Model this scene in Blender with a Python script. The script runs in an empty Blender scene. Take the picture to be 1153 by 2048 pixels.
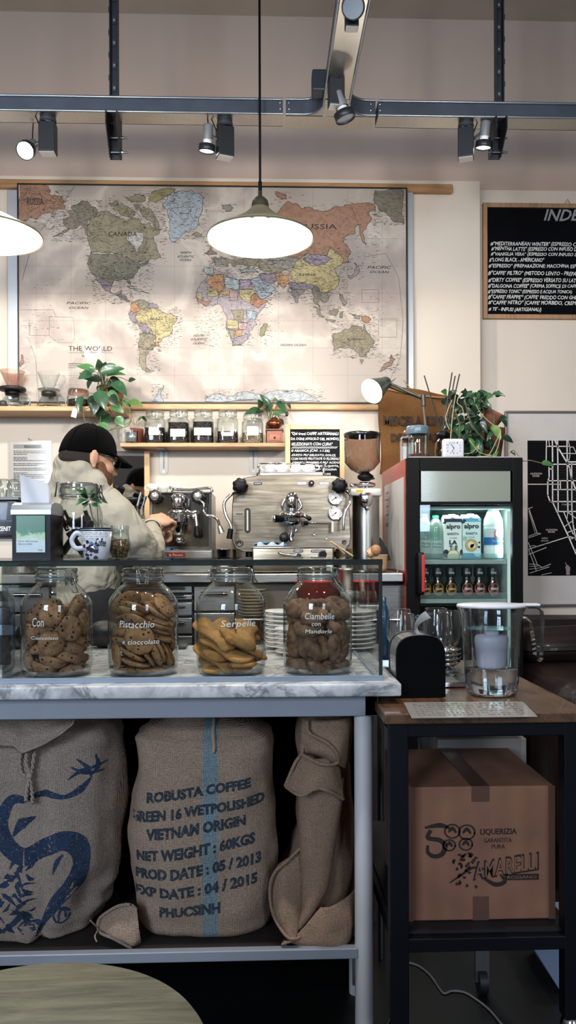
import bpy, bmesh, math, random
from math import pi, sin, cos, sqrt, radians
from mathutils import Vector, Matrix, Quaternion, noise as mnoise
from mathutils.bvhtree import BVHTree

SC = bpy.context.scene
COL = SC.collection
# ------------------------------------------------------------------ camera
F, CX, HY, YAW, ROLL, CZ = 1600.0, 576.5, 1095.0, 0.0332, 0.0035, 1.30
cd = bpy.data.cameras.new('camera'); cam = bpy.data.objects.new('camera', cd); COL.objects.link(cam)
cd.sensor_fit = 'VERTICAL'; cd.sensor_height = 36.0; cd.lens = F / 2048 * 36.0
cd.shift_y = (HY - 1024) / 2048; cd.clip_start = 0.05
cam.matrix_world = Matrix.Translation((0, 0, CZ)) @ Matrix.Rotation(-YAW, 4, 'Z') @ Matrix.Rotation(pi / 2, 4, 'X') @ Matrix.Rotation(-ROLL, 4, 'Z')
SC.camera = cam

def P(px, py, Y):
    """point of the place seen at pixel (px,py) of the 1153x2048 photo, at depth Y"""
    du, dv = px - CX, HY - py
    u = (du * cos(ROLL) + dv * sin(ROLL)) / F; v = (-du * sin(ROLL) + dv * cos(ROLL)) / F
    dx = sin(YAW) + u * cos(YAW); dy = cos(YAW) - u * sin(YAW)
    s = Y / dy
    return Vector((dx * s, Y, CZ + v * s))
def R4(x0, x1, yt, yb, Y):
    a = P(x0, (yt + yb) / 2, Y); b = P(x1, (yt + yb) / 2, Y); c = P((x0 + x1) / 2, yt, Y); d = P((x0 + x1) / 2, yb, Y)
    return a.x, b.x, d.z, c.z
def onz(px, py, z):
    """point at pixel on the horizontal plane z"""
    lo, hi = .3, 12.
    for _ in range(50):
        m = (lo + hi) / 2; q = P(px, py, m)
        if (q.z > z) == (py > HY): lo = m
        else: hi = m
    return P(px, py, lo)
# ------------------------------------------------------------------ light
def area(name, loc, target, sx, sy, power, col):
    l = bpy.data.lights.new(name, 'AREA'); l.shape = 'RECTANGLE'; l.size = sx; l.size_y = sy; l.energy = power; l.color = col
    o = bpy.data.objects.new(name, l); COL.objects.link(o); o.location = loc
    o.rotation_euler = (Vector(target) - Vector(loc)).to_track_quat('-Z', 'Y').to_euler(); return o
def point(name, loc, power, col, r=.03):
    l = bpy.data.lights.new(name, 'POINT'); l.energy = power; l.color = col; l.shadow_soft_size = r
    o = bpy.data.objects.new(name, l); COL.objects.link(o); o.location = loc; return o
def spot(name, loc, target, power, col, ang=50, r=.03, blend=.6):
    l = bpy.data.lights.new(name, 'SPOT'); l.energy = power; l.color = col; l.shadow_soft_size = r; l.spot_size = radians(ang); l.spot_blend = blend
    o = bpy.data.objects.new(name, l); COL.objects.link(o); o.location = loc
    o.rotation_euler = (Vector(target) - Vector(loc)).to_track_quat('-Z', 'Y').to_euler(); return o
SC.view_settings.view_transform = 'Standard'; SC.view_settings.look = 'None'; SC.view_settings.gamma = 1
SC.view_settings.use_curve_mapping = False
SC.view_settings.exposure = 0.12
SC.cycles.transparent_max_bounces = 48; SC.cycles.max_bounces = 12; SC.cycles.use_denoising = True
SC.cycles.sample_clamp_indirect = 4.0; SC.cycles.caustics_reflective = False; SC.cycles.caustics_refractive = False
w = bpy.data.worlds.new('world'); SC.world = w; w.use_nodes = True
w.node_tree.nodes['Background'].inputs[0].default_value = (.42, .52, .75, 1); w.node_tree.nodes['Background'].inputs[1].default_value = .6
MIRROR_YAW = 4.0
WARM = (1, .93, .83)
PEND = 66; WINPOW = 150; WALLP = 60; BARP = 62
area('window_daylight', (-2.2, -2.95, 2.35), (-.4, 2, .8), 1.2, 1.8, WINPOW, (.72, .84, 1.0))
area('window_daylight', (1.6, -2.95, 2.35), (.8, 2, .9), .8, 1.8, WINPOW * .35, (.75, .86, 1.0))

# added fill spots, out of view, brightening the bar and the back wall
for lx in (-.75, .05, .75):
    spot('bar_fill_spot', (lx, 1.35, 3.2), (lx * .8, 2.05, 1.0), BARP, (1, .96, .92), 60, .03, .8)
for lx, tx in ((-1.7, -1.5), (-.75, -.7), (.2, .1), (1.0, 1.0)):
    spot('wall_fill_spot', (lx, 1.35, 2.32), (tx, 3.8, 1.85), WALLP, (1, .95, .88), 100, .09, .9)

# ------------------------------------------------------------------ materials
def srgb(c):
    if isinstance(c, str):
        c = [int(c[i:i + 2], 16) for i in (0, 2, 4)]
    f = lambda v: (v / 255 / 12.92) if v / 255 <= .04045 else ((v / 255 + .055) / 1.055) ** 2.4
    return (f(c[0]), f(c[1]), f(c[2]), 1)
_mc = {}
def node_mat(name):
    m = bpy.data.materials.new(name); m.use_nodes = True; nt = m.node_tree
    return m, nt, nt.nodes['Principled BSDF']
def N(nt, t, **k):
    n = nt.nodes.new(t)
    for a, b in k.items(): setattr(n, a, b)
    return n
def L(nt, a, b): nt.links.new(a, b)
def coords(nt, scale=(1, 1, 1), rot=(0, 0, 0)):
    tc = N(nt, 'ShaderNodeTexCoord'); mp = N(nt, 'ShaderNodeMapping'); mp.inputs['Scale'].default_value = scale; mp.inputs['Rotation'].default_value = rot
    L(nt, tc.outputs['Object'], mp.inputs[0]); return mp.outputs[0]
def noise(nt, vec, scale, detail=3, rough=.5, dist=0):
    n = N(nt, 'ShaderNodeTexNoise'); n.inputs['Scale'].default_value = scale; n.inputs['Detail'].default_value = detail
    n.inputs['Roughness'].default_value = rough; n.inputs['Distortion'].default_value = dist
    L(nt, vec, n.inputs['Vector']); return n.outputs['Fac']
def ramp(nt, fac, stops):
    r = N(nt, 'ShaderNodeValToRGB'); e = r.color_ramp.elements
    while len(e) < len(stops): e.new(.5)
    for el, (p, c) in zip(e, stops): el.position = p; el.color = c if len(c) == 4 else srgb(c)
    L(nt, fac, r.inputs[0]); return r.outputs[0]
def bump(nt, h, strength, dist, b):
    n = N(nt, 'ShaderNodeBump'); n.inputs['Strength'].default_value = strength; n.inputs['Distance'].default_value = dist
    L(nt, h, n.inputs['Height']); L(nt, n.outputs[0], b.inputs['Normal'])
def M(col, rough=.5, metal=0., var=0., vs=6., bmp=0., bs=60., emis=0., scale=(1, 1, 1), coat=0., spec=.5, sss=0, name=None):
    key = (str(col), rough, metal, var, vs, bmp, bs, emis, scale, coat, spec, sss)
    if key in _mc: return _mc[key]
    m, nt, b = node_mat(name or 'surface')
    c = srgb(col); b.inputs['Base Color'].default_value = c
    b.inputs['Roughness'].default_value = rough; b.inputs['Metallic'].default_value = metal
    b.inputs['Specular IOR Level'].default_value = spec; b.inputs['Coat Weight'].default_value = coat
    if sss: b.inputs['Subsurface Weight'].default_value = sss; b.inputs['Subsurface Radius'].default_value = (.01, .004, .002)
    v = coords(nt, scale)
    vv = var if var else .06
    n = noise(nt, v, vs, 4)
    dk = tuple(x * (1 - vv) for x in c[:3]) + (1,); lt = tuple(min(1, x * (1 + vv)) for x in c[:3]) + (1,)
    L(nt, ramp(nt, n, [(.3, dk), (.7, lt)]), b.inputs['Base Color'])
    if bmp: bump(nt, noise(nt, v, bs, 4), bmp, .002, b)
    if emis: b.inputs['Emission Color'].default_value = c; b.inputs['Emission Strength'].default_value = emis
    _mc[key] = m; return m
def EM(col, st):
    k = ('em', str(col), st)
    if k in _mc: return _mc[k]
    m = bpy.data.materials.new('glowing'); m.use_nodes = True; nt = m.node_tree; nt.nodes.clear()
    e = N(nt, 'ShaderNodeEmission'); e.inputs[0].default_value = srgb(col); e.inputs[1].default_value = st
    o = N(nt, 'ShaderNodeOutputMaterial'); L(nt, e.outputs[0], o.inputs[0]); _mc[k] = m; return m
def glass(tint=(1, 1, 1), edge=(.6, .68, .66), refl=1.0, rough=.0, power=3.0, base=.05, name='thin_glass', dirt=0.):
    """thin-walled glass: transparent, darker and shinier where seen edge-on"""
    k = ('gl', tint, edge, refl, rough, power, base, dirt)
    if k in _mc: return _mc[k]
    m = bpy.data.materials.new(name); m.use_nodes = True; nt = m.node_tree; nt.nodes.clear()
    lw = N(nt, 'ShaderNodeLayerWeight'); lw.inputs['Blend'].default_value = .5
    pw = N(nt, 'ShaderNodeMath', operation='POWER'); L(nt, lw.outputs['Facing'], pw.inputs[0]); pw.inputs[1].default_value = power
    mu = N(nt, 'ShaderNodeMath', operation='MULTIPLY_ADD'); L(nt, pw.outputs[0], mu.inputs[0]); mu.inputs[1].default_value = .75 * refl; mu.inputs[2].default_value = base
    mx = N(nt, 'ShaderNodeMix', data_type='RGBA'); L(nt, pw.outputs[0], mx.inputs[0])
    mx.inputs[6].default_value = (*tint, 1); mx.inputs[7].default_value = (*edge, 1)
    t = N(nt, 'ShaderNodeBsdfTransparent'); L(nt, mx.outputs[2], t.inputs[0])
    g = N(nt, 'ShaderNodeBsdfGlossy'); g.inputs['Roughness'].default_value = rough
    ms = N(nt, 'ShaderNodeMixShader'); L(nt, mu.outputs[0], ms.inputs[0]); L(nt, t.outputs[0], ms.inputs[1]); L(nt, g.outputs[0], ms.inputs[2])
    out = ms.outputs[0]
    if dirt:
        d = N(nt, 'ShaderNodeBsdfDiffuse'); m2 = N(nt, 'ShaderNodeMixShader'); m2.inputs[0].default_value = dirt
        L(nt, out, m2.inputs[1]); L(nt, d.outputs[0], m2.inputs[2]); out = m2.outputs[0]
    o = N(nt, 'ShaderNodeOutputMaterial'); L(nt, out, o.inputs[0]); _mc[k] = m; return m
def wood(c1, c2, rough=.45, axis='X', sc=1., coat=0.):
    m, nt, b = node_mat('wood')
    s = {'X': (1.2, 14, 14), 'Y': (14, 1.2, 14), 'Z': (14, 14, 1.2)}[axis]
    v = coords(nt, tuple(k * sc for k in s))
    n = noise(nt, v, 2.5, 6, .6, 1.2); n2 = noise(nt, v, 14, 4, .6)
    mx = N(nt, 'ShaderNodeMath', operation='MULTIPLY_ADD'); L(nt, n2, mx.inputs[0]); mx.inputs[1].default_value = .35; L(nt, n, mx.inputs[2])
    L(nt, ramp(nt, mx.outputs[0], [(.45, srgb(c2)), (.62, srgb(c1)), (.85, srgb(c2))]), b.inputs['Base Color'])
    b.inputs['Roughness'].default_value = rough; b.inputs['Coat Weight'].default_value = coat
    bump(nt, n2, .25, .001, b); return m
def steel(col='c8c6c2', rough=.28, scale=(2, 60, 60), bs=.15):
    k = ('st', col, rough, scale, bs)
    if k in _mc: return _mc[k]
    m, nt, b = node_mat('brushed_steel'); v = coords(nt, scale); n = noise(nt, v, 6, 4)
    c = srgb(col); L(nt, ramp(nt, n, [(.3, tuple(x * .82 for x in c[:3]) + (1,)), (.7, c)]), b.inputs['Base Color'])
    b.inputs['Metallic'].default_value = 1
    r = N(nt, 'ShaderNodeMapRange'); L(nt, n, r.inputs[0]); r.inputs[3].default_value = rough * .7; r.inputs[4].default_value = rough * 1.4
    L(nt, r.outputs[0], b.inputs['Roughness']); bump(nt, n, bs, .0004, b); _mc[k] = m; return m
def burlap(c1, c2, stripe=None, tint=None, pitch=.0042):
    m, nt, b = node_mat('burlap'); tc = N(nt, 'ShaderNodeTexCoord'); sp = N(nt, 'ShaderNodeSeparateXYZ')
    nz = N(nt, 'ShaderNodeTexNoise'); nz.inputs['Scale'].default_value = 22; nz.inputs['Detail'].default_value = 2; L(nt, tc.outputs['Object'], nz.inputs['Vector'])
    sub = N(nt, 'ShaderNodeVectorMath', operation='MULTIPLY_ADD'); L(nt, nz.outputs['Color'], sub.inputs[0]); sub.inputs[1].default_value = (.006, .006, .006); L(nt, tc.outputs['Object'], sub.inputs[2])
    L(nt, sub.outputs[0], sp.inputs[0]); k = 2 * pi / pitch
    def sn(o, ph=0., kk=None):
        a = N(nt, 'ShaderNodeMath', operation='MULTIPLY_ADD'); L(nt, o, a.inputs[0]); a.inputs[1].default_value = kk or k; a.inputs[2].default_value = ph
        s = N(nt, 'ShaderNodeMath', operation='SINE'); L(nt, a.outputs[0], s.inputs[0]); return s.outputs[0]
    sx, sz = sn(sp.outputs[0]), sn(sp.outputs[2])
    # over-under weave: product pattern plus thread ridges
    pr = N(nt, 'ShaderNodeMath', operation='MULTIPLY'); L(nt, sx, pr.inputs[0]); L(nt, sz, pr.inputs[1])
    ab = N(nt, 'ShaderNodeMath', operation='ABSOLUTE'); L(nt, pr.outputs[0], ab.inputs[0])
    fine = noise(nt, coords(nt, (1, 1, 1)), 260, 3)
    ad = N(nt, 'ShaderNodeMath', operation='MULTIPLY_ADD'); L(nt, fine, ad.inputs[0]); ad.inputs[1].default_value = .7; L(nt, ab.outputs[0], ad.inputs[2])
    colr = ramp(nt, ad.outputs[0], [(.30, tuple(x * .16 for x in srgb(c2)[:3]) + (1,)), (.58, srgb(c2)), (1.0, srgb(c1))])
    if stripe:  # a dyed warp band woven into the cloth
        x0, x1, sc = stripe
        g = N(nt, 'ShaderNodeMath', operation='COMPARE'); so = N(nt, 'ShaderNodeSeparateXYZ'); L(nt, tc.outputs['Object'], so.inputs[0]); L(nt, so.outputs[0], g.inputs[0])
        g.inputs[1].default_value = (x0 + x1) / 2; g.inputs[2].default_value = (x1 - x0) / 2
        mx = N(nt, 'ShaderNodeMix', data_type='RGBA'); L(nt, g.outputs[0], mx.inputs[0]); L(nt, colr, mx.inputs[6]); L(nt, ramp(nt, ad.outputs[0], [(.3, srgb('1a2a32')), (.6, srgb('566e78')), (1., srgb('a8b8bc'))]), mx.inputs[7]); colr = mx.outputs[2]
    L(nt, colr, b.inputs['Base Color']); b.inputs['Roughness'].default_value = .9; b.inputs['Specular IOR Level'].default_value = .15
    bump(nt, ad.outputs[0], .8, .0016, b); return m
def marble():
    m, nt, b = node_mat('marble'); v = coords(nt, (1, 1, 1), (0, 0, .6))
    n1 = noise(nt, v, 4.5, 8, .62, 1.4); n2 = noise(nt, v, 22, 6, .6, .8)
    f = ramp(nt, n1, [(0, (1, 1, 1, 1)), (.43, (.88, .88, .88, 1)), (.485, (.2, .21, .23, 1)), (.515, (.8, .8, .8, 1)), (.8, (1, 1, 1, 1))])
    g = ramp(nt, n2, [(.3, srgb('a3a7ab')), (.6, srgb('dededc'))])
    mx = N(nt, 'ShaderNodeMix', data_type='RGBA', blend_type='MULTIPLY'); mx.inputs[0].default_value = .8; L(nt, g, mx.inputs[6]); L(nt, f, mx.inputs[7])
    L(nt, mx.outputs[2], b.inputs['Base Color']); b.inputs['Roughness'].default_value = .22; return m

# ------------------------------------------------------------------ mesh builder
WORLD = {}
class MB:
    def __init__(s): s.v = []; s.f = []; s.m = []; s.s = []; s.mats = []
    def mi(s, mat):
        if mat not in s.mats: s.mats.append(mat)
        return s.mats.index(mat)
    def add(s, vs, fs, mat, smooth=False, xf=None):
        n = len(s.v); s.v += [tuple(xf @ Vector(v)) if xf else tuple(v) for v in vs]
        k = s.mi(mat)
        for f in fs: s.f.append([i + n for i in f]); s.m.append(k); s.s.append(smooth)
        return s
    def box(s, x0, x1, y0, y1, z0, z1, mat, b=0., seg=2, xf=None):
        if b <= 0:
            vs = [(x, y, z) for z in (z0, z1) for y in (y0, y1) for x in (x0, x1)]
            return s.add(vs, [(0, 2, 3, 1), (4, 5, 7, 6), (0, 1, 5, 4), (2, 6, 7, 3), (0, 4, 6, 2), (1, 3, 7, 5)], mat, False, xf)
        bm = bmesh.new(); bmesh.ops.create_cube(bm, size=1)
        for v in bm.verts: v.co = ((x0 + x1) / 2 + v.co.x * (x1 - x0), (y0 + y1) / 2 + v.co.y * (y1 - y0), (z0 + z1) / 2 + v.co.z * (z1 - z0))
        b = min(b, abs(x1 - x0) * .49, abs(y1 - y0) * .49, abs(z1 - z0) * .49)
        bmesh.ops.bevel(bm, geom=bm.edges[:], offset=b, segments=seg, affect='EDGES', profile=.5)
        bm.verts.index_update(); s.add([v.co.copy() for v in bm.verts], [[v.index for v in f.verts] for f in bm.faces], mat, seg > 2, xf); bm.free(); return s
    def lathe(s, prof, c, mat, seg=32, axis=None, sx=1., sy=1., smooth=True, ang=None, flute=None):
        """prof: (r,z) pairs from bottom to top, around c; axis: direction of local z"""
        c = Vector(c); q = Vector((0, 0, 1)).rotation_difference(Vector(axis).normalized()).to_matrix().to_4x4() if axis else Matrix()
        xf = Matrix.Translation(c) @ q; vs = []; fs = []
        for (r, z) in prof:
            for i in range(seg):
                a = 2 * pi * i / seg; rr = r * (1 + (flute[1] * cos(flute[0] * a) if flute else 0))
                vs.append((rr * cos(a) * sx, rr * sin(a) * sy, z))
        for j in range(len(prof) - 1):
            for i in range(seg):
                k = (i + 1) % seg; fs.append((j * seg + i, j * seg + k, (j + 1) * seg + k, (j + 1) * seg + i))
        if prof[0][0] > 1e-5 and False: pass
        return s.add(vs, fs, mat, smooth, xf)
    def cyl(s, p0, p1, r0, mat, r1=None, seg=16, caps=True, smooth=True):
        p0, p1 = Vector(p0), Vector(p1); r1 = r0 if r1 is None else r1; d = (p1 - p0); ln = d.length
        q = Vector((0, 0, 1)).rotation_difference(d.normalized()).to_matrix().to_4x4(); xf = Matrix.Translation(p0) @ q
        vs = [(r0 * cos(2 * pi * i / seg), r0 * sin(2 * pi * i / seg), 0) for i in range(seg)] + [(r1 * cos(2 * pi * i / seg), r1 * sin(2 * pi * i / seg), ln) for i in range(seg)]
        s.add(vs, [(i, (i + 1) % seg, seg + (i + 1) % seg, seg + i) for i in range(seg)], mat, smooth, xf)
        if caps: s.add(vs, [list(range(seg))[::-1], list(range(seg, 2 * seg))], mat, False, xf)
        return s
    def tube(s, pts, r, mat, seg=8, smooth_n=0, caps=True):
        pts = [Vector(p) for p in pts]
        if smooth_n: pts = catmull(pts, smooth_n)
        n = len(pts); rs = r if isinstance(r, (list, tuple)) else [r] * n
        if len(rs) != n: rs = [rs[0] + (rs[-1] - rs[0]) * i / (n - 1) for i in range(n)]
        t = (pts[1] - pts[0]).normalized(); up = Vector((0, 0, 1)) if abs(t.z) < .9 else Vector((1, 0, 0))
        u = t.cross(up).normalized(); vs = []
        for i in range(n):
            t2 = (pts[min(i + 1, n - 1)] - pts[max(i - 1, 0)])
            t2 = t2.normalized() if t2.length > 1e-9 else t
            q = t.rotation_difference(t2); u = (q @ u).normalized(); t = t2; w_ = t.cross(u)
            for k in range(seg):
                a = 2 * pi * k / seg; vs.append(pts[i] + (u * cos(a) + w_ * sin(a)) * rs[i])
        fs = [(i * seg + k, i * seg + (k + 1) % seg, (i + 1) * seg + (k + 1) % seg, (i + 1) * seg + k) for i in range(n - 1) for k in range(seg)]
        if caps: fs += [list(range(seg))[::-1], list(range((n - 1) * seg, n * seg))]
        return s.add(vs, fs, mat, True)
    def ball(s, c, r, mat, seg=16, rings=10, xf=None, nz=0., ns=10.):
        r = (r, r, r) if isinstance(r, (int, float)) else r; vs = []; fs = []
        for j in range(rings + 1):
            th = pi * j / rings
            for i in range(seg):
                a = 2 * pi * i / seg; d = Vector((sin(th) * cos(a), sin(th) * sin(a), cos(th)))
                k = 1 + (nz * mnoise.noise(d * ns * .3 + Vector(c) * 31) if nz else 0)
                vs.append(Vector((d.x * r[0], d.y * r[1], d.z * r[2])) * k)
        for j in range(rings):
            for i in range(seg): fs.append((j * seg + i, (j + 1) * seg + i, (j + 1) * seg + (i + 1) % seg, j * seg + (i + 1) % seg))
        X = Matrix.Translation(Vector(c)) @ (xf or Matrix())
        return s.add(vs, fs, mat, True, X)
    def poly(s, pts, mat): return s.add(pts, [list(range(len(pts)))], mat)
    def prism(s, pts, y0, y1, mat, plane='xz', smooth=False):
        """pts (a,b) outline extruded from y0 to y1"""
        f = {'xz': lambda a, b, d: (a, d, b), 'xy': lambda a, b, d: (a, b, d), 'yz': lambda a, b, d: (d, a, b)}[plane]
        n = len(pts); vs = [f(a, b, y0) for a, b in pts] + [f(a, b, y1) for a, b in pts]
        s.add(vs, [list(range(n)), list(range(n, 2 * n))[::-1]], mat)
        return s.add(vs, [(i, n + i, n + (i + 1) % n, (i + 1) % n) for i in range(n)], mat, smooth)
    def grid(s, fn, nu, nv, mat, smooth=True, flip=False):
        vs = [fn(i / nu, j / nv) for j in range(nv + 1) for i in range(nu + 1)]
        fs = [(j * (nu + 1) + i, j * (nu + 1) + i + 1, (j + 1) * (nu + 1) + i + 1, (j + 1) * (nu + 1) + i) for j in range(nv) for i in range(nu)]
        return s.add(vs, fs, mat, smooth)
    def text(s, txt, x0, x1, z0, z1, Y, mat, shear=0., jit=0., keep=False, fn=None, bold=0.):
        """letters filling the rectangle, on the vertical plane Y facing the room (or mapped by fn(x,z))"""
        vs, fs = glyphs(txt, shear, bold)
        if not vs: return s
        ax = [v[0] for v in vs]; az = [v[1] for v in vs]; a0, a1, b0, b1 = min(ax), max(ax), min(az), max(az)
        kx = (x1 - x0) / (a1 - a0 or 1); kz = (z1 - z0) / (b1 - b0 or 1)
        if keep: kz = kx = min(kx, kz)
        ox = x0; out = []
        for (a, b) in vs:
            x = ox + (a - a0) * kx; z = z0 + (b - b0) * kz
            if jit:
                h = (z1 - z0); q = Vector((x / h * .55, z / h * .6, len(txt) * 1.7)); x += jit * h * mnoise.noise(q); z += jit * h * mnoise.noise(q + Vector((9, 4, 2)))
            out.append(fn(x, z) if fn else (x, Y, z))
        return s.add(out, fs, mat)
    def obj(s, name, parent=None, label=None, cat=None, group=None, kind=None, origin=None, plabel=None):
        me = bpy.data.meshes.new(name)
        if parent is not None: o0 = WORLD[parent.name]
        elif origin is not None: o0 = Vector(origin)
        else:
            xs = [v[0] for v in s.v]; ys = [v[1] for v in s.v]; zs = [v[2] for v in s.v]
            o0 = Vector(((min(xs) + max(xs)) / 2, (min(ys) + max(ys)) / 2, min(zs)))
        me.from_pydata([(v[0] - o0.x, v[1] - o0.y, v[2] - o0.z) for v in s.v], [], s.f)
        for m_ in s.mats: me.materials.append(m_)
        me.polygons.foreach_set('material_index', s.m); me.polygons.foreach_set('use_smooth', s.s); me.update()
        o = bpy.data.objects.new(name, me); COL.objects.link(o); WORLD[o.name] = o0.copy()
        if parent is not None: o.parent = parent
        else: o.location = o0
        if label: o['label'] = label
        if plabel: o['label'] = plabel
        if cat: o['category'] = cat
        if group: o['group'] = group
        if kind: o['kind'] = kind
        return o
def catmull(pts, n):
    out = []; P_ = [pts[0]] + pts + [pts[-1]]
    for i in range(1, len(P_) - 2):
        a, b, c, d = P_[i - 1], P_[i], P_[i + 1], P_[i + 2]
        for k in range(n):
            t = k / n; out.append(.5 * ((2 * b) + (c - a) * t + (2 * a - 5 * b + 4 * c - d) * t * t + (3 * b - 3 * c + d - a) * t ** 3))
    out.append(pts[-1]); return out
_gc = {}
def glyphs(txt, shear=0., bold=0.):
    k = (txt, shear, bold)
    if k in _gc: return _gc[k]
    cu = bpy.data.curves.new('lettering', 'FONT'); cu.body = txt; cu.size = 1; cu.resolution_u = 2; cu.shear = shear; cu.offset = bold; cu.dimensions = '2D'; cu.fill_mode = 'FRONT'
    cu.align_x = 'CENTER'
    o = bpy.data.objects.new('lettering', cu); me = bpy.data.meshes.new_from_object(o)
    r = ([(v.co.x, v.co.y) for v in me.vertices], [list(p.vertices) for p in me.polygons])
    bpy.data.objects.remove(o); bpy.data.meshes.remove(me); bpy.data.curves.remove(cu); _gc[k] = r; return r
def T(name, label, cat, loc, group=None):
    o = bpy.data.objects.new(name, None); COL.objects.link(o); o.location = loc; o.empty_display_size = .05
    o['label'] = label; o['category'] = cat
    if group: o['group'] = group
    WORLD[o.name] = Vector(loc); return o
def dup(o, loc=None, rz=None, label=None, group=None, parent=None, rot=None, scale=None):
    c = o.copy(); COL.objects.link(c); WORLD[c.name] = WORLD[o.name].copy()
    if parent is not None: c.parent = parent
    if loc is not None: c.location = loc
    if rz is not None: c.rotation_euler = (0, 0, rz)
    if rot is not None: c.rotation_mode = 'QUATERNION'; c.rotation_quaternion = rot
    if scale is not None: c.scale = scale
    if label: c['label'] = label
    if group: c['group'] = group
    for ch in list(o.children): dup(ch, parent=c)
    return c
def struct(mb, name): return mb.obj(name, kind='structure', origin=(0, 0, 0))
def vmod(o, voxel, smooth=3, fac=.6, sub=0):
    m = o.modifiers.new('remesh', 'REMESH'); m.mode = 'VOXEL'; m.voxel_size = voxel; m.use_smooth_shade = True
    if smooth: m2 = o.modifiers.new('smooth', 'SMOOTH'); m2.iterations = smooth; m2.factor = fac
# ================================================================== room shell
YW, YB = 4.0, 3.9
CEIL = P(576, 33, YW).z
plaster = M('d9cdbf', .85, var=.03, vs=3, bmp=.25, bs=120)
plaster_shade = M('bda99c', .9, var=.04, vs=2, bmp=.3, bs=90)  # darker copy of the plaster: shade above the lamps is in its colour
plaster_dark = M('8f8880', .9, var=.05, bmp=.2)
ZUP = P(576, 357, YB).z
XBOX = P(962, 600, YB).x
m = MB(); m.box(-3.3, 2.7, YW, YW + .1, 0, ZUP, plaster); m.box(-3.3, 2.7, YW, YW + .1, ZUP, CEIL, plaster_shade); struct(m, 'wall_back')
m = MB(); m.box(-3.3, XBOX, YB, YW, 0, ZUP, plaster, .004); struct(m, 'trim_1')
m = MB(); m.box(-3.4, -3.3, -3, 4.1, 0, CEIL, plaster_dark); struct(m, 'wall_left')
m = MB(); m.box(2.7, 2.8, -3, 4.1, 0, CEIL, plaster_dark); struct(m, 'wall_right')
m = MB(); m.box(-3.4, 2.8, -3.1, 4.1, CEIL, CEIL + .1, M('c8bcae', .9, var=.04, bmp=.2)); struct(m, 'ceiling')
fm = M('09090a', .5, var=.2, vs=4, bmp=.1)
m = MB(); m.box(-3.4, 2.8, -3.1, 4.1, -.1, 0, fm); struct(m, 'floor')
# street side wall with its two shop windows (behind the camera)
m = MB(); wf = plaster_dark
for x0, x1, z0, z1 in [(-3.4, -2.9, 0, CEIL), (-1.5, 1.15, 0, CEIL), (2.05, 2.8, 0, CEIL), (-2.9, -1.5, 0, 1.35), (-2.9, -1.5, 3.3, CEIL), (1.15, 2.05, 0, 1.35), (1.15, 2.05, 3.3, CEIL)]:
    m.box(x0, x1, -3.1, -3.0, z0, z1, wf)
struct(m, 'wall_front')
for k, (x0, x1) in enumerate([(-2.9, -1.5), (1.15, 2.05)]):
    m = MB(); fr = M('2c2f33', .4, .3)
    for a, b, c, d in [(x0, x1, 1.35, 1.41), (x0, x1, 3.24, 3.3), (x0, x0 + .06, 1.41, 3.24), (x1 - .06, x1, 1.41, 3.24), ((x0 + x1) / 2 - .025, (x0 + x1) / 2 + .025, 1.41, 3.24)]:
        m.box(a, b, -3.08, -3.02, c, d, fr)
    m.box(x0, x1, -3.052, -3.048, 1.4, 3.26, glass((.9, .95, 1)))
    struct(m, 'window_%d' % (k + 1))

# ================================================================== lighting rig
grey = M('59616e', .42, .65, var=.1, vs=12, spec=.5)
greyd = M('3a3f47', .5, .5); chrome = M('d8d8d8', .12, 1.); dsteel = M('8c8c8c', .3, .9)
black = M('08080a', .45, spec=.2); blackg = M('08080a', .15, coat=.5); white = M('e9e8e6', .5); offw = M('d9d6d0', .5)
galv = steel('b9b4ac', .32, (60, 2, 2), .05)
YR = 3.0
zt, zb = P(576, 196, YR).z, P(576, 229, YR).z
yrb = 3.086
rig = T('lighting_track', 'grey metal channel lighting track with curved tee junction hanging high across the room', 'track', (0, YR, zb))
xj0, xj1 = P(640, 210, YR).x, P(700, 210, YR).x
xl, xr = P(572, 210, YR).x, P(752, 210, YR).x
def channel(m, x0, x1):
    h = zt - zb
    m.box(x0, x1, YR + .006, YR + .009, zb + .004, zt - .004, grey)           # web
    m.box(x0, x1, YR, yrb, zt - .005, zt, grey, .001); m.box(x0, x1, YR, yrb, zb, zb + .004, galv)
    m.cyl((x0, YR + .003, zt - .004), (x1, YR + .003, zt - .004), .005, M('8d949c', .3, .8), seg=8)
    m.cyl((x0, YR + .003, zb + .004), (x1, YR + .003, zb + .004), .005, M('8d949c', .3, .8), seg=8)
    m.box(x0, x1, yrb - .003, yrb, zb, zt, grey)
m = MB(); channel(m, -2.0, xl - .01); m.obj('track_channel', rig)
m = MB(); channel(m, xr + .01, 2.5); m.obj('track_channel', rig)
# branch towards the room
m = MB(); wbr = xj1 - xj0; xa, xb = xj0 + .012, xj1 - .008
for x in (xa, xb): 
    m.box(x - .003, x, .2, YR - .05, zb, zt, grey)
    m.cyl((x - .002, .2, zb + .003), (x - .002, YR - .05, zb + .003), .005, M('8d949c', .3, .8), seg=8)
m.box(xa, xb, .2, YR, zb + .004, zb + .007, galv)
m.obj('track_branch', rig)
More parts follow.
